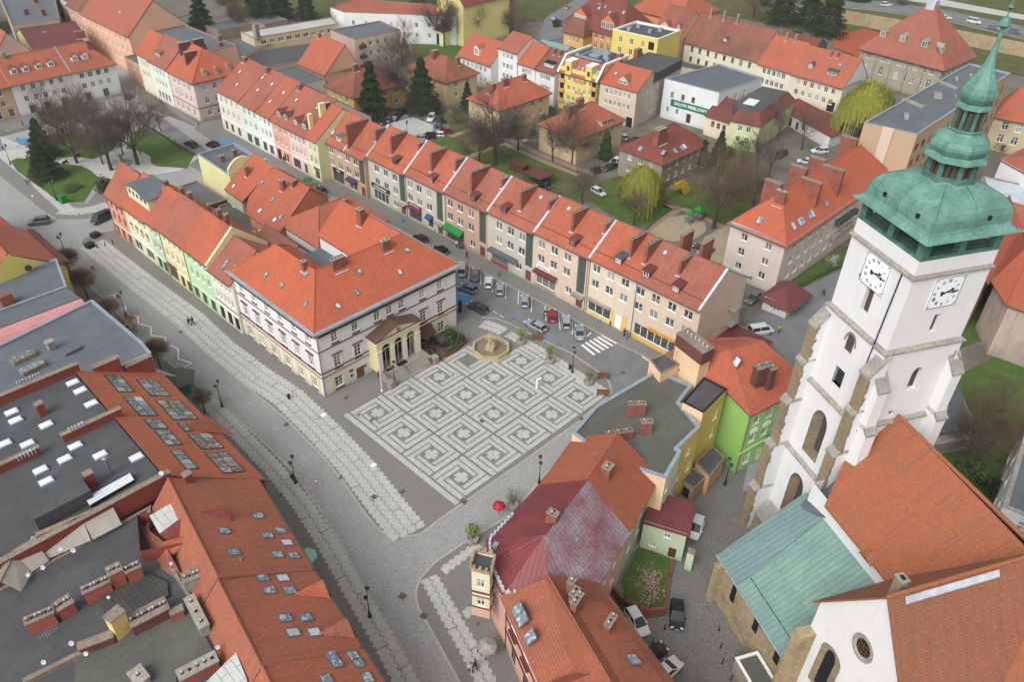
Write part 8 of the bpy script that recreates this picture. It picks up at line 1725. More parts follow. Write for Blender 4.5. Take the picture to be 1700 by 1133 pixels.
# ================================================================ cars
M['tyre']=plain('tyre',C('1d1d1f'),.85);M['rim']=plain('rim',C('8f9296'),.4,.5);M['lens']=plain('lamp_lens',C('d5d8da'),.2);M['tail']=plain('tail_lens',C('8a1f1f'),.3);M['carglass']=plain('car_glass',C('262b31'),.08,0,.1,2,.6)
def paintm(h):return plain('car_paint_'+h,C(h),.28,.25,.03,4,.6)
KD_={'hatch':(4.0,1.72,1.48,.85,-1.9,1.0),'estate':(4.6,1.8,1.47,.88,-2.1,1.0),'sedan':(4.5,1.78,1.45,.86,-1.45,.95),'suv':(4.5,1.85,1.68,1.0,-2.05,1.1),'van':(5.0,1.92,1.95,1.12,-2.35,1.6)}
def make_car(kind,col):
    L,W,Hh,belt,cb,cf=KD_[kind];r=thing('parked_car','x','car');h,w_=L/2,W/2
    f=MB();st=[(-h,.45,.66,.8),(-h+.12,.3,belt-.06,.93),(-h+.7,.24,belt,1),(0,.22,belt,1),(cf,.22,belt-.02,1),(h-.75,.24,belt-.12,.99),(h-.2,.28,belt-.28,.92),(h,.4,.6,.78)]
    rings=[]
    for x,zb,zt,k in st:ww=w_*k;rings.append([(x,-ww*.93,zb),(x,-ww,(zb+zt)*.5),(x,-ww*.97,zt-.08),(x,-ww*.86,zt),(x,ww*.86,zt),(x,ww*.97,zt-.08),(x,ww,(zb+zt)*.5),(x,ww*.93,zb)])
    for a,b in zip(rings,rings[1:]):
        for k in range(8):f.face(a[k],b[k],b[(k+1)%8],a[(k+1)%8])
    f.face(*rings[0]);f.face(*rings[-1][::-1])
    rb,rf,wr=cb+(.25 if kind!='sedan' else .75),cf-.95 if kind!='van' else cf-.6,w_*.72;zr=Hh
    f.slab([[(rb,-wr,zr-.04),(rf,-wr,zr-.05),(rf,wr,zr-.05),(rb,wr,zr-.04)]],.07);f.slab([[(rb+.15,-wr*.8,zr),(rf-.15,-wr*.8,zr),(rf-.15,wr*.8,zr),(rb+.15,wr*.8,zr)]],.05)
    for x0,x1 in((cb,rb),(cf,rf),((cb+cf)/2,(rb+rf)/2)):
        for s in(-1,1):f.tube((x0,s*w_*.87,belt-.03),(x1,s*wr,zr-.06),.05,n=4)
    f.build('body',[paintm(col)],r,smooth=False)
    g=MB();B_=[(cb,-w_*.86,belt),(cf,-w_*.86,belt-.02),(cf,w_*.86,belt-.02),(cb,w_*.86,belt)];T_=[(rb,-wr+.02,zr-.07),(rf,-wr+.02,zr-.08),(rf,wr-.02,zr-.08),(rb,wr-.02,zr-.07)]
    for k in range(4):g.face(B_[k],B_[(k+1)%4],T_[(k+1)%4],T_[k])
    g.build('windows',[M['carglass']],r)
    for x in(-h+.8,h-.85):
        for s in(-1,1):f=MB();f.tube((x,s*(w_-.2),.32),(x,s*(w_+.01),.32),.32,n=12);f.mi=1;f.tube((x,s*(w_+.011),.32),(x,s*(w_+.03),.32),.2,n=8);f.build('wheel',[M['tyre'],M['rim']],r)
    for s in(-1,1):
        f=MB();f.obox((h-.13,s*w_*.66,.58),.16,.34,.14,s*-.25);f.build('headlight',[M['lens']],r);f=MB();f.obox((-h+.07,s*w_*.72,.68),.12,.26,.2,s*.2);f.build('tail_light',[M['tail']],r)
        f=MB();f.obox((cf-.35,s*(w_+.08),belt-.02),.12,.16,.12,0);f.build('mirror',[paintm(col)],r)
    f=MB();f.obox((h-.0,0,.42),.03,.52,.11,0);f.build('number_plate',[M['white']],r);f=MB();f.obox((-h-.0,0,.5),.03,.52,.11,0);f.build('number_plate',[M['white']],r)
    KIDS[r.name]=list(r.children);return r
CP_={}
def car(kind,col,px,py,nx,ny,label,z=0,ang=None,group=None):
    key=kind
    if key not in CP_:CP_[key]=make_car(kind,col);o=CP_[key]
    else:o=dup(CP_[key]);
    c=P(px,py,z+.7);n=P(nx,ny,z+.7)if ang is None else None
    rot=math.atan2(n[1]-c[1],n[0]-c[0])if ang is None else radians(ang);o.location=(c[0],c[1],z+.04);o.rotation_euler=(0,0,rot);o['label']=label;o['category']='van' if kind=='van' else 'car'
    if group:o['group']=group
    elif 'group' in o:del o['group']
    for ch in(KIDS[o.name]if o.name in KIDS else o.children):
        if ch.name.startswith(('body','mirror')):ch.material_slots[0].link='OBJECT';ch.material_slots[0].material=paintm(col)
    return o
_b=Vector(P(819,460))-Vector(P(817,486));BAYA=math.degrees(math.atan2(_b.y,_b.x))
GC1='cars parked in the bays before the long row';GC2='cars in the yard parking lot';GC3='cars on the river roads'
SV,DK,WT,BK,RD,GR_,BL='9aa0a5','3a3d41','d4d6d8','17191c','8e1f24','676a6e','62788e'
for k,c,x,y,lab in(('van',SV,767,447,'silver people carrier, first in the bays beside the town hall'),('suv',GR_,789,455,'grey car between the silver people carrier and the white car'),('hatch',WT,811,468,'white car with dark roof glass in the bays'),('hatch',SV,830,479,'silver hatchback right of the white car'),('hatch',SV,871,499,'silver car alone between two empty bays'),('hatch',RD,917,523,'red hatchback with a person at its open side'),('hatch',SV,940,534,'silver hatchback next to the red car'),('sedan',SV,962,551,'silver saloon, last in the bays before the crossing')):car(k,c,x,y,0,0,lab,ang=BAYA,group=GC1)
for a in(('hatch',BL,776,478,768,475,'blue hatchback driving past the town hall corner'),('estate',DK,793,510,784,505,'dark grey estate driving by the blue bay'),('estate',SV,889,540,880,535,'silver estate driving past the fountain'),('suv',GR_,64,367,54,368,'grey car crossing the junction left of the park'),('van',DK,168,362,160,366,'dark people carrier beside the salmon corner house'),('estate',BK,316,238,308,234,'black car by the park hedge, left of its neighbour'),('suv',BK,353,240,346,237,'black car nearest the blue bay on the shopping street'),('hatch',DK,62,226,60,218,'dark car behind the thuja at the blue bays'),('suv',DK,211,158,208,150,'dark car in the street by the pale green house'),('hatch',BK,106,24,102,18,'black car parked far up the northern street'),('hatch',SV,99,15,95,9,'silver car parked above the black one far up the street'),('hatch',DK,532,314,526,309,'dark car parked behind the salmon gabled house'),('hatch',BK,697,395,690,391,'black car half hidden behind the town hall roof'),('hatch',BK,731,414,725,410,'black car at the end of the bays behind the hall roof'),
 ('hatch',WT,1156,876,1150,892,'white hatchback beside the little green garden house'),('hatch',BK,1124,1021,1124,1038,'black small car with round headlights in the lane'),('hatch',WT,1058,1032,1068,1048,'white car tucked beside the garage wing'),('hatch','35141a',1083,1086,1092,1080,'dark maroon car by the felt garage roof'),('suv',WT,1106,1115,1118,1104,'white car with black panoramic roof at the bottom edge'),('sedan',DK,1168,411,1158,408,'dark saloon on the gravel by the playground'),('hatch',GR_,1250,495,1244,500,'grey hatchback beside the kiosk'),('van',WT,1262,549,1274,547,'white van behind the snack bar'),('hatch',WT,994,318,1002,322,'white car behind the row near the willow'),('suv',BK,902,306,908,308,'black car under the small red shed roof'),('sedan',SV,865,230,872,233,'silver saloon in the yard before the shuttered house'),('hatch',BK,886,221,890,228,'black car beside the wall of the raised-dormer house'),('hatch',WT,1034,226,1029,222,'white car in the yard drive by the archway'),('hatch',BK,1051,233,1043,233,'black car right of the white one by the archway'),('estate',WT,1021,268,1014,272,'white car before the brown-roofed house'),('estate',DK,1012,277,1005,280,'dark car partly behind the white one in the yard'),('suv',DK,1297,256,1290,260,'dark car on the drive below the pale green house'),('suv',WT,1361,250,1353,250,'white car near the white garages'),('hatch',WT,1337,267,1329,266,'white car near the wedge chimneys'),('hatch',WT,675,142,673,136,'white car between the spruces and the brown-roofed house'),('hatch',BK,1694,245,1700,240,'black car at the right edge beyond the spire')):car(*a)
for k,c,x,y,a,lab in(('hatch',DK,636,201,35,'dark car, leftmost in the yard parking'),('hatch',BL,646,197,35,'blue-grey car, second from the left in the yard parking'),('estate',BK,658,193,35,'black estate in the back line of the yard parking'),('suv','1c2a44',668,185,20,'dark blue car at the back of the yard parking'),('suv',WT,716,195,215,'white tall car at the right of the yard parking'),('estate',DK,729,200,215,'dark grey car right of the white tall car'),('estate',SV,695,228,120,'silver car in the front line of the yard parking'),('suv',BK,710,226,130,'black car in the front line of the yard parking'),('hatch',WT,726,223,130,'white small car in the front line of the yard parking'),('hatch',RD,737,218,150,'red car at the end of the yard parking'),('hatch',GR_,727,212,215,'grey car beside the red one in the yard parking')):car(k,c,x,y,0,0,lab,ang=a,group=GC2)
for k,c,x,y,nx,ny,lab,z in(('hatch',BL,920,30,925,24,'pale blue car at the bend of the river road',0),('sedan',SV,942,11,948,6,'silver car on the river road at the top edge',0),('suv',WT,1471,7,1480,7,'white car at the left end of the embankment road',5),('sedan',WT,1570,28,1580,29,'white saloon on the embankment road',5),('van',WT,1617,35,1627,37,'white van on the embankment road',5),('hatch',BL,1650,45,1660,47,'blue car right of the white van on the embankment',5),('suv',GR_,1686,52,1696,54,'grey car at the right end of the embankment road',5)):car(k,c,x,y,nx,ny,lab,z,group=GC3)
# ================================================================ people
def skin(verts,edges,rad,name,mat,parent,root=0):
    me=bpy.data.meshes.new(name);me.from_pydata(verts,edges,[]);o=bpy.data.objects.new(name,me);COL.objects.link(o);md=o.modifiers.new('s','SKIN');o.modifiers.new('b','SUBSURF').levels=1
    for i,v in enumerate(me.skin_vertices[0].data):v.radius=rad[i]if isinstance(rad[i],tuple)else(rad[i],rad[i]);v.use_root=i==root
    bpy.context.view_layer.update();m2=bpy.data.meshes.new_from_object(o.evaluated_get(bpy.context.evaluated_depsgraph_get()));bpy.data.objects.remove(o);m2.materials.clear();m2.materials.append(mat);m2.polygons.foreach_set('use_smooth',[True]*len(m2.polygons))
    ob=bpy.data.objects.new(name,m2);COL.objects.link(ob);ob.parent=parent;return ob
def make_person(pose,top,bot,hair):
    r=thing('person','x','person');st=.0 if pose=='stand' else .28;lean=.55 if pose=='bend' else .03
    hip=Vector((0,0,.93));chest=hip+Vector((lean*.75,0,.45 if pose!='bend' else .3));neck=chest+Vector((lean*.3,0,.16));head=neck+Vector((.03+lean*.25,0,.15));crown=head+Vector((.01+lean*.1,0,.1))
    V=[hip,chest,neck,head,crown];E=[(0,1),(1,2),(2,3),(3,4)];Rr=[(.15,.12),(.17,.12),.055,.095,.075]
    def add(chain,rads,frm):
        p=frm
        for c,q in zip(chain,rads):V.append(Vector(c));Rr.append(q);E.append((p,len(V)-1));p=len(V)-1
        return p
    for s in(-1,1):
        d=st*s;add([(0,s*.1,.86),(d*.45+.03,s*.1,.5),(d-.02,s*.1,.09),(d+.14,s*.12,.045)],[.095,.062,.045,.04],0)
        sh=chest+Vector((0,s*.2,.04));el=sh+Vector((-d*.35+lean*.2,s*.06,-.28));wr=el+Vector((.1-d*.4,-s*.02,-.24));add([sh,el,wr,wr+Vector((.03,0,-.08))],[.06,.045,.033,.036],1)
    b=skin([tuple(v)for v in V],E,Rr,'body',M['skin'],r)
    for s in(-1,1):
        sh=chest+Vector((0,s*.2,.04));d=st*s;el=sh+Vector((-d*.35+lean*.2,s*.06,-.28));wr=el+Vector((.1-d*.4,-s*.02,-.24))+Vector((.03,0,-.08));f=MB()
        for k in range(4):a=wr+Vector((.015*(k-1.5),0,0));f.tube(a,a+Vector((.01,-s*.01,-.05-.01*(k in(1,2)))),.009,n=4);f.tube(a+Vector((.01,-s*.01,-.05)),a+Vector((.0,-s*.03,-.08)),.008,n=4)
        f.tube(wr+Vector((.03,0,.03)),wr+Vector((.05,-s*.02,-.03)),.01,n=4);f.build('fingers',[M['skin']],b)
    f=MB();f.lathe([(.01,.02),(.02,0),(.01,-.03)],tuple(head+Vector((.1,0,0))),5);[f.obox(tuple(head+Vector((.088,s*.035,.02))),.012,.025,.012)for s in(-1,1)];f.build('face',[M['skin']],b)
    i0={0:0,1:1};jv=[hip-Vector((0,0,.08)),hip,chest,chest+Vector((lean*.2,0,.1))];je=[(0,1),(1,2),(2,3)];jr=[(.19,.15),(.175,.14),(.2,.145),(.1,.09)]
    for s in(-1,1):
        d=st*s;sh=chest+Vector((0,s*.2,.04));el=sh+Vector((-d*.35+lean*.2,s*.06,-.28));wr=el+Vector((.1-d*.4,-s*.02,-.22));n=len(jv);jv+=[sh,el,wr];jr+=[.082,.066,.052];je+=[(2,n),(n,n+1),(n+1,n+2)]
    skin([tuple(v)for v in jv],je,jr,'jacket',top,r,1)
    tv=[hip];te=[];tr_=[(.165,.135)]
    for s in(-1,1):d=st*s;n=len(tv);tv+=[Vector((0,s*.1,.84)),Vector((d*.45+.03,s*.1,.5)),Vector((d-.02,s*.1,.12))];tr_+=[.11,.08,.066];te+=[(0,n),(n,n+1),(n+1,n+2)]
    skin([tuple(v)for v in tv],te,tr_,'trousers',bot,r);f=MB();f.lathe([(.09,-.06),(.108,.0),(.1,.07),(.06,.125),(.01,.14)],tuple(head+Vector((-.02,0,.02))),10);f.build('hair',[hair],r,smooth=True)
    f=MB();[f.obox((st*s+.05,s*.11,0),.27,.1,.09)for s in(-1,1)];f.build('shoes',[M['black']],r);KIDS[r.name]=list(r.children);return r
cl={k:plain('cloth_'+k,C(v),.85)for k,v in dict(black='1f2023',navy='26334d',red='8c2a2e',grey='5c6066',white='c9c7c2',blue='3f5a80',yellow='b09a2c',wine='5a2430',tan='8d7a62',brown='4a3427').items()}
PP_={}
def person(pose,top,bot,px,py,ang,what,z=KZ):
    if pose not in PP_:PP_[pose]=make_person(pose,cl['black'],cl['navy'],cl['brown']);o=PP_[pose]
    else:o=dup(PP_[pose])
    o.location=(*P(px,py),z);o.rotation_euler=(0,0,radians(ang));o['label']=what
    for ch in(KIDS[o.name]if o.name in KIDS else o.children):
        for k,m in(('jacket',top),('trousers',bot)):
            if ch.name.startswith(k):ch.material_slots[0].link='OBJECT';ch.material_slots[0].material=cl[m]
for a in(('walk','black','black',315,541,-80,'person in black walking on the granite street, left of a pair'),('walk','navy','grey',321,540,-80,'person in dark blue walking on the granite street, right of a pair'),('walk','white','black',155,448,100,'person in a light top with a black umbrella-like bag in the street',.03),('walk','black','navy',70,401,120,'person in black on the left pavement near the yellow gable'),('stand','black','black',39,209,0,'person in black by the white door of the tan house'),('walk','wine','black',796,1087,70,'person in wine red beside the pale cafe parasol'),('walk','white','black',782,1117,80,'person in a white top at the bottom of the corner pavement'),('walk','navy','navy',789,1112,80,'person in navy at the bottom of the corner pavement'),('walk','black','black',203,110,60,'left person of a pair in black in the northern street'),('walk','black','navy',208,110,60,'right person of a pair in black in the northern street'),('stand','grey','black',267,172,0,'person in grey by the pale green house'),('stand','blue','grey',270,174,0,'person in blue by the pale green house'),('walk','black','black',472,270,-80,'person in black before the pink tenement'),('stand','white','wine',758,411,180,'person in white in the queue at the green shop'),('stand','wine','black',763,414,180,'person in wine red in the queue at the green shop'),('stand','grey','navy',768,414,90,'person in grey in the queue at the green shop'),('walk','black','black',775,429,90,'person in black walking past the green shop queue'),('walk','tan','grey',829,459,80,'person in tan alone on the shop pavement'),('bend','black','black',903,528,10,'person in black leaning into the red hatchback',.02),('walk','black','black',487,801,70,'person in black next to the double street lamp'),('walk','yellow','black',1292,553,0,'person in a yellow top in the lane behind the tower',.02),('walk','navy','black',1366,491,60,'person in navy walking on the lane by the hedge',.02),('stand','navy','black',1036,559,180,'person in navy by the bookshop corner'),('stand','grey','blue',1041,563,180,'person in grey by the bookshop corner'),('walk','black','black',1664,246,60,'left person in black on the street beyond the spire',.02),('walk','black','navy',1669,250,60,'right person in black on the street beyond the spire',.02),('stand','grey','black',234,257,60,'person in grey standing in the park by the tallest tree')):person(*a)
# ================================================================ street furniture
def lamp(px,py,label,h=4.8,two=True,rot=45,src=[None]):
    if src[0]is None:
        r=thing('street_lamp',label,'street lamp');f=MB();f.lathe([(.26,0),(.26,.15),(.16,.3),(.13,.9),(.08,1.1),(.06,2.5),(.05,h-.7)],(0,0,0),10);f.build('pole',[M['iron']],r);f=MB();f.tube((-.62,0,h-.75),(.62,0,h-.75),.035,n=6)
        for s in(-1,1):f.tube((s*.62,0,h-.75),(s*.62,0,h-.6),.05,n=6);f.tube((s*.25,0,h-1.0),(s*.6,0,h-.75),.02,n=4)
        f.build('arm',[M['iron']],r)
        for s in(-1,1):f=MB();f.lathe([(.08,0),(.2,.08),(.26,.42)],(s*.62,0,h-.6),6);f.mi=1;f.lathe([(.3,.42),(.28,.48),(.12,.66),(.03,.78)],(s*.62,0,h-.6),6);f.build('lantern',[M['greenglass'],M['iron']],r)
        KIDS[r.name]=list(r.children);src[0]=r;o=r
    else:o=dup(src[0])
    o.location=(*P(px,py),KZ);o.rotation_euler=(0,0,radians(rot));o['label']=label;o['group']='black double-armed street lamps';return o
for a in((950,619,'double street lamp between the potted trees on the square'),(614,1025,'double street lamp at the bottom of the granite street'),(491,803,'double street lamp across the street from the town hall corner'),(369,676,'double street lamp beside the last round clipped tree'),(895,803,'double street lamp before the orange-roofed house'),(1203,806,'street lamp at the foot of the green house'),(18,273,'street lamp at the left corner of the park lawn'),(95,333,'street lamp by the green container in the park'),(110,425,'street lamp near the first round tree'),(221,584,'street lamp next to the grey roof edge'),(210,525,'street lamp between the small round trees'),(656,643,'street lamp at the foot of the town hall stairs'),(677,231,'lamp post in the yard parking')):lamp(*a)
def pot(px,py,label,src=[None]):
    if src[0]is None:
        r=thing('potted_tree',label,'potted plant');f=MB();f.lathe([(.62,0),(.8,.15),(.85,.55),(.8,.75),(.7,.75),(.65,.6),(.01,.6)],(0,0,0),14);f.build('planter',[M['stone']],r);f=MB();R=random.Random(2);pts=[]
        for k in range(4):a=k*1.6;e=(.5*cos(a),.5*sin(a),2.3+k*.15);f.tube((.1*cos(a),.1*sin(a),.6),e,.035,.015,n=4);pts+=[e,(e[0]*.7,e[1]*.7,1.7),(e[0]*1.2,e[1]*1.2,2.6)]
        f.build('stems',[M['bark']],r);f=MB();leaves(f,pts,420,.11,R,.3);f.build('foliage',[M['bud']],r);KIDS[r.name]=list(r.children);src[0]=r;o=r
    else:o=dup(src[0])
    o.location=(*P(px,py),KZ);o.rotation_euler=(0,0,px);o['label']=label;o['group']='potted trees in round stone planters'
for a in((865,571,'potted tree nearest the fountain'),(913,602,'potted tree left of the double lamp on the square'),(977,638,'potted tree right of the double lamp on the square'),(785,900,'potted tree by the corner turret'),(851,843,'potted tree by the red-roofed house')):pot(*a)
def post_sign(px,py,label,col,h=2.6,shape='sq',ring=None,sym=None):
    r=thing('road_sign',label,'sign',(*P(px,py),.05));f=MB();f.tube((0,0,0),(0,0,h),.035,n=6);f.v=[(x+r.location.x,y+r.location.y,z+.05)for x,y,z in f.v];f.build('post',[M['metal']],r);f=MB();x,y=r.location.x,r.location.y
    c=(x-.05,y-.05,h-.25)
    if shape=='sq':f.obox((x-.03,y-.03,h-.6),.62,.04,.62,radians(-45))
    else:
        d=Vector((-.707,-.707,0));q=Vector((x,y,h-.3));f.tube(q+d*.03,q+d*.06,.34,n=16)
        if ring:f.mi=1;f.tube(q+d*.061,q+d*.075,.25,n=16)
    f.build('sign_plate',[M[col]]+([M[ring]]if ring else[]),r)
    if sym:lettering(sym,.5,Vector((-.09,-.09,h-.3)),radians(-45),'white',r)
M['signblue']=plain('sign_blue',C('27508f'),.5);M['signred']=plain('sign_red',C('a02427'),.5)
for a in((852,545,'blue P parking sign left of the silver estate','signblue',2.6,'sq',None,'P'),(994,551,'blue P parking sign on the shop pavement','signblue',2.6,'sq',None,'P'),(671,383,'blue sign before the wine red shop','signblue',2.8,'sq',None,'P'),(1242,478,'blue sign against the apartment house end wall','signblue',2.6,'sq',None,'P'),(60,342,'round red and white road sign by the park kerb','signred',2.8,'r','white'),(527,812,'round no-entry sign in the middle of the street','signred',1.9,'r','white'),(34,243,'small grey sign above the blue bays','metal',2.4)):post_sign(*a)
def put1(name,label,cat,px,py,fn,mats,z=KZ,group=None):
    c=P(px,py);f=MB();fn(f);f.v=[(x+c[0],y+c[1],zz+z)for x,y,zz in f.v];return props(f.build(name,mats,None,loc=(*c,z)),label,cat,group)
put1('advertising_column','slim dark information pillar beside the blue bay','pillar',764,518,lambda f:(f.obox((0,0,0),.7,.35,.12),f.obox((0,0,.12),.6,.25,2.3),f.obox((0,0,2.42),.66,.3,.08)),[M['black']])
put1('utility_box','white cabinet standing alone on the patterned square','box',894,643,lambda f:(f.obox((0,0,0),1.1,.5,.1),f.obox((0,0,.1),1.0,.45,1.5,.0),f.obox((0,0,1.6),1.06,.5,.06)),[plain('cabinet',C('c9d2d6'),.5)])
for px,py,lab in((946,614,'dark litter bin beside the double lamp on the square'),(480,663,'dark litter bin at the town hall corner')):put1('litter_bin',lab,'bin',px,py,lambda f:f.lathe([(.2,0),(.26,.7),(.28,.85),(.1,.95)],(0,0,0),10),[M['iron']])
for px,py,lab in((1000,657,'wooden bench at the right corner of the square'),(1001,629,'wooden bench by the kerb bend of the square'),(892,565,'wooden bench behind the fountain planters')):
    c=P(px,py);r=thing('bench',lab,'bench',(*c,KZ));g=lambda f,n_,m:(setattr(f,'v',[(x+c[0],y+c[1],z+KZ)for x,y,z in f.v]),f.build(n_,[M[m]],r));f=MB();f.obox((0,0,.42),1.9,.5,.07,-.9);g(f,'seat','wood');f=MB();f.obox((.25,.2,.5),1.9,.07,.4,-.9);g(f,'backrest','wood')
    for s in(-1,1):f=MB();f.obox((s*.5,-s*.63,0),.1,.45,.42,-.9);g(f,'leg','iron')
for i,(px,py)in enumerate(((162,412),(175,408),(188,405))):put1('bollard','black cast bollard at the granite street head, '+('closest to the roadway','middle of the three','closest to the salmon house')[i],'bollard',px,py,lambda f:f.lathe([(.16,0),(.14,.2),(.09,.3),(.07,.8),(.1,.85),(.01,1.0)],(0,0,0),8),[M['iron']],KZ,'black bollards at the top of the granite street')
for i,(px,py)in enumerate(((1103,1046),(1084,1068),(1193,1048),(1196,1076),(1199,1103),(1213,1130))):put1('bollard','thin black bollard '+('by the black car in the lane','before the maroon car','farthest up along the church wall','second along the church wall','third along the church wall','last along the church wall at the bottom edge')[i],'bollard',px,py,lambda f:f.lathe([(.12,0),(.1,.15),(.06,.25),(.05,.9),(.07,.95),(.01,1.05)],(0,0,0),8),[M['iron']],.03,'thin black bollards along the church lane')
for px,py,lab in((159,394,'black square planter behind its twin at the street head'),(150,411,'black square planter closest to the road at the street head')):put1('planter',lab,'planter',px,py,lambda f:(f.obox((0,0,0),1.5,1.3,.8,.3),f.obox((0,0,.8),1.7,1.5,.1,.3)),[M['iron']])
def boxplanter(px,py,L,rot,label,n=260):
    c=P(px,py);r=thing('flower_box',label,'planter',(*c,KZ));f=MB();f.obox((*c,KZ),L,.7,.75,radians(rot));f.obox((*c,KZ+.75),L+.08,.78,.06,radians(rot));f.build('box',[M['rust']],r);R=random.Random(int(px));f=MB();a=radians(rot);leaves(f,[(c[0]+cos(a)*L*(k/9-.5)*.9,c[1]+sin(a)*L*(k/9-.5)*.9,1.05+R.uniform(0,.3))for k in range(10)],n,.12,R,.18);f.build('foliage',[M['shrub']],r)
for a in((723,601,2.2,0,'brick-red flower box by the stair railing'),(749,588,2.6,0,'brick-red flower box in the middle of the cafe terrace edge'),(765,575,2.4,8,'brick-red flower box at the corner of the cafe terrace')):boxplanter(*a)
for k,(px,py)in enumerate(((712,583),(722,588),(735,581),(741,574),(728,576))):
    c=P(px,py);r=thing('cafe_table','dark cafe table with chairs '+('next to the stair cheek','behind the first flower box','in the middle of the terrace','behind the middle flower box','under the cafe awning')[k],'table',(*c,KZ),'cafe tables on the terrace');f=MB();f.lathe([(.22,0),(.04,.05),(.04,.7),(.4,.72),(.4,.76)],(*c,KZ),10);f.build('table',[M['iron']],r)
    for a in(0,2.1,4.2):f=MB();x,y=c[0]+.75*cos(a+k),c[1]+.75*sin(a+k);f.obox((x,y,KZ+.42),.42,.42,.05,a+k);f.obox((x+.2*cos(a+k),y+.2*sin(a+k),KZ+.47),.05,.42,.45,a+k);[f.tube((x+u,y+v,KZ),(x+u,y+v,KZ+.42),.02,n=4)for u in(-.17,.17)for v in(-.17,.17)];f.build('chair',[M['brown']],r)
# fountain
c=P(815,583);FT=thing('fountain','octagonal sandstone fountain with a carved column, empty basin','fountain',(*c,KZ));cz=(*c,KZ)
f=MB();f.lathe([(3.5,0),(3.5,.2),(3.2,.25),(3.1,.8),(3.35,.95),(3.0,.95),(2.95,.34),(.01,.3)],cz,8,pi/8);f.build('basin',[M['fountain']],FT);f=MB();f.lathe([(2.94,.38),(.01,.37)],cz,8,pi/8);f.build('basin_floor',[M['basinshade']],FT)
f=MB();f.obox((*c,KZ+.3),1.5,1.5,.9,.4);f.lathe([(.6,1.2),(.45,1.5),(.25,1.8),(.32,2.3),(.22,2.7),(.3,2.95),(.7,3.15),(.75,3.25),(.2,3.3),(.15,3.6),(.01,3.8)],cz,12)
for k in range(4):a=.4+k*pi/2;f.tube((c[0]+.55*cos(a),c[1]+.55*sin(a),1.3),(c[0]+.3*cos(a),c[1]+.3*sin(a),2.3),.16,.08,n=6);f.lathe([(.02,-.14),(.13,0),(.02,.16)],(c[0]+.5*cos(a),c[1]+.5*sin(a),1.9),7)
f.build('column',[M['fountain']],FT)
# flagpole
c=P(634,650);r=thing('flagpole','white flagpole with a limp red and white flag before the town hall','flagpole',(*c,KZ));f=MB();f.lathe([(.22,0),(.2,.12),(.07,.2),(.05,6.6),(.01,6.8)],(*c,KZ),8);f.build('pole',[M['white']],r);f=MB()
for k in range(5):f.mi=0 if k<2 else 1;x0,x1=.07+k*.1,.07+(k+1)*.1;f.face((c[0]-x0,c[1]+.06*sin(k*2),4.9-k*.16),(c[0]-x1,c[1]+.06*sin(k*2+2),4.9-(k+1)*.16),(c[0]-x1*.8,c[1]+.05*sin(k*2+2),3.8-(k+1)*.2),(c[0]-x0*.8,c[1]+.05*sin(k*2),3.8-k*.2))
f.build('flag',[M['white'],M['signred']],r)
# waiting shelter, playground, shed and parasols
c=P(300,650);r=thing('waiting_shelter','six-sided waiting kiosk with a grey-green roof and green walls','shelter',(*c,KZ));f=MB();f.lathe([(1.9,0),(1.9,2.5)],(*c,KZ),6);f.build('wall',[plain('green_panel',C('1f6a48'),.6)],r);f=MB();f.lathe([(3.0,2.5),(3.0,2.62),(1.2,3.2),(.05,3.4)],(*c,KZ),6);f.build('roof',[M['felt3']],r)
def umb(px,py,mat,R_,h,label):
    c=P(px,py);r=thing('parasol',label,'parasol',(*c,KZ));f=MB();f.tube((*c,KZ),(*c,h),.04,n=6);f.build('pole',[M['metal']],r);f=MB();f.lathe([(R_,h-.5),(R_*.95,h-.3),(.1,h+.15)],(*c,0),8);f.build('canopy',[mat],r)
umb(828,857,M['signred'],.9,2.4,'small red parasol by the red-roofed house');umb(809,1092,M['stone'],1.2,2.5,'pale cafe parasol against the pink house');umb(512,945,plain('aqua_canvas',C('93bdb5'),.7),1.4,2.8,'pale aqua canopy at the foot of the tiled houses');umb(513,312,M['awngreen'],1.2,2.5,'green parasol on the shopping street')
c=P(1143,372);r=thing('climbing_frame','playground climbing frame with two green canopies and a red slide','play frame',(*c,.05))
for k,(dx,dy)in enumerate(((0,0),(2.6,-.6))):
    f=MB();[f.tube((c[0]+dx+u,c[1]+dy+v,0),(c[0]+dx+u,c[1]+dy+v,3.0),.06,n=5)for u in(-.7,.7)for v in(-.7,.7)];f.obox((c[0]+dx,c[1]+dy,1.3),1.5,1.5,.1);f.build('tower',[M['metal']],r);f=MB();f.lathe([(1.4,2.9),(.05,3.8)],(c[0]+dx,c[1]+dy,0),4,pi/4);f.build('canopy',[M['awngreen']],r)
f=MB();f.slab([[(c[0]+3.3,c[1]-1,1.4),(c[0]+3.3,c[1]-.4,1.4),(c[0]+5.4,c[1]-.4,.3),(c[0]+5.4,c[1]-1,.3)]],.1);f.build('slide',[M['signred']],r)
c=P(861,284);r=thing('wooden_shelter','dark brown wooden bin shelter under the big linden','shelter',(*c,.05));f=MB();f.obox((*c,.05),4.2,2.2,2.0,-1.4);f.build('wall',[M['brown']],r);f=MB();f.obox((*c,2.05),4.8,2.8,.14,-1.4);f.build('roof',[M['brown']],r)
c=P(893,303);r=thing('carport','carport with a faded red roof behind the long row','shed',(*c,.05));f=MB();[f.tube((c[0]+u,c[1]+v,0),(c[0]+u,c[1]+v,2.4),.08,n=4)for u in(-2,2)for v in(-2.4,2.4)];f.build('posts',[M['brown']],r);f=MB();f.slab([[(c[0]-2.6,c[1]-3,2.5),(c[0]+2.6,c[1]-3,2.5),(c[0]+2.6,c[1]+3,2.5),(c[0]-2.6,c[1]+3,2.5)]],.12);f.build('roof',[M['redmetal2']],r)
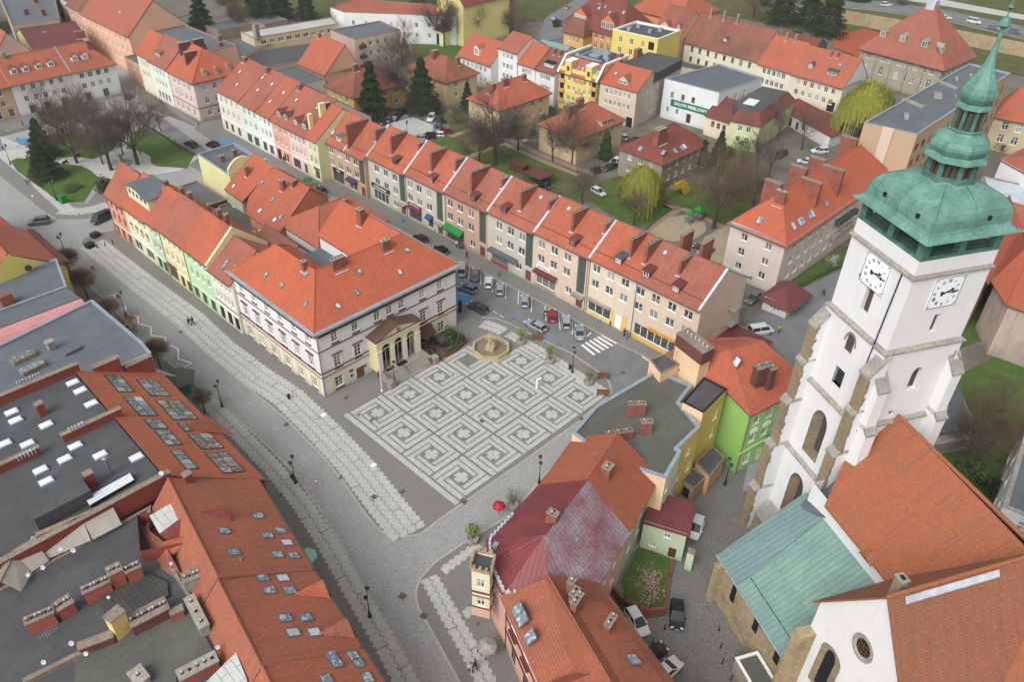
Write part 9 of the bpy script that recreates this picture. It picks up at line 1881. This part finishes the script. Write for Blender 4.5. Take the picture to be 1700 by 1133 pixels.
put1('monument','small stone monument on a round flower bed among the park trees','monument',202,272,lambda f:(f.lathe([(2.4,0),(2.4,.3),(2.1,.3),(2.05,.2),(.6,.2)],(0,0,0),18),f.obox((0,0,.2),1.0,.8,2.2,.3)),[M['stone']])
put1('recycling_container','green clothes container at the corner of the front park lawn','container',107,337,lambda f:(f.obox((0,0,0),1.4,1.1,1.5,.2),f.obox((0,0,1.5),1.2,.9,.25,.2)),[M['awngreen']])
for px,py,lab in((61,268,'dark park bench by the thuja'),(110,273,'dark park bench at the path bend'),(130,262,'dark park bench under the middle bare tree')):put1('park_bench',lab,'bench',px,py,lambda f:(f.obox((0,0,.4),1.8,.45,.06,.5),f.obox((-.1,.2,.46),1.8,.05,.4,.5),f.obox((.6,.35,0),.08,.4,.4,.5),f.obox((-.6,-.35,0),.08,.4,.4,.5)),[M['brown']])
def fence(pts,label,h=1.0,mat='iron',step=.9):
    q=resample(PP(*pts),step);r=thing('fence',label,'fence',(*q[0],0));f=MB()
    for a in q:f.tube((*a,0),(*a,h),.03,n=4)
    f.build('posts',[M[mat]],r);f=MB()
    for a,b in zip(q,q[1:]):
        for z in(h*.45,h):f.tube((*a,z),(*b,z),.02,n=3)
    f.build('rails',[M[mat]],r)
fence([(70,412),(100,460),(135,512),(180,570),(215,612)],'black iron railing behind the round street trees');fence([(1055,400),(1080,378),(1110,352),(1140,345),(1200,375)],'low playground fence along the pink path');fence([(5,250),(20,250),(60,243)],'low railing around the blue parking bays')
def dish(px,py,z,r_,n=(-.55,-.6,.5),holder=None,lab=''):
    c=at(px,py,z);d=Vector(n).normalized();a=d.orthogonal().normalized();b=d.cross(a);f=MB()
    rg_=[[c+d*(k*k*.25*r_)+(a*cos(2*pi*j/12)+b*sin(2*pi*j/12))*(r_*k)for j in range(12)]for k in(.02,.5,1)]
    for p,q in zip(rg_,rg_[1:]):
        for j in range(12):f.face(p[j],p[(j+1)%12],q[(j+1)%12],q[j])
    f.mi=1;f.tube(c,c+d*r_*.9,.025,n=4);f.tube(c,c-d*.2-Vector((0,0,.9)),.04,n=4);f.build('satellite_dish',[M['flash'],M['metal']],holder)
for i,(x,y,r_)in enumerate(((400,248,.55),(487,257,.6),(285,372,.55),(185,420,.5),(1445,900,.5),(290,1000,.55),(570,945,.5),(475,875,.6),(720,570,.4),(1135,345,.4))):dish(*bk((x,y))[0],15.2 if y<450 else 14.2,r_*.45,holder=FL.root)
dish(*fo((1068,878))[0],16.2,.28,holder=A1.root)
def aerial(px,py,z,h,holder):
    c=at(px,py,z);f=MB();f.tube((c.x,c.y,z-.6),(c.x,c.y,z+h),.03,n=4);f.tube((c.x-.6,c.y,z+h-.2),(c.x+.6,c.y+.3,z+h-.2),.02,n=3);[f.tube((c.x-.5+k*.25,c.y-.35+k*.12,z+h-.2),(c.x-.5+k*.25,c.y+.35+k*.12,z+h-.2),.012,n=3)for k in range(5)];f.build('aerial',[M['metal']],holder)
for a in((1010,765,14,2.6,F2.root),(987,775,13.5,2.4,F2.root),(410/4,850+920/4,13.2,3,FL.root),(1105,600,13,2.5,GH.root),(1120,606,13,2.2,GH.root),(1295/4,850+470/4,14.6,2.4,FL.root),(350/4,850+900/4,13.2,2.2,FL.root)):aerial(*a)

# thin spring haze: one even volume round the town, sky outside it
f=MB();f.box(-500,-400,-1,1200,1200,92);q_=bpy.data.materials.new('thin_haze');q_.use_nodes=True;t_=q_.node_tree;t_.nodes.remove(t_.nodes['Principled BSDF']);v_=t_.nodes.new('ShaderNodeVolumePrincipled');v_.inputs['Color'].default_value=(.86,.9,.95,1);v_.inputs['Density'].default_value=.0002;v_.inputs['Anisotropy'].default_value=.2
t_.links.new(v_.outputs[0],t_.nodes['Material Output'].inputs['Volume']);props(f.build('haze',[q_]),kind='stuff')
for o in bpy.data.objects:
    if '_o' in o:del o['_o']
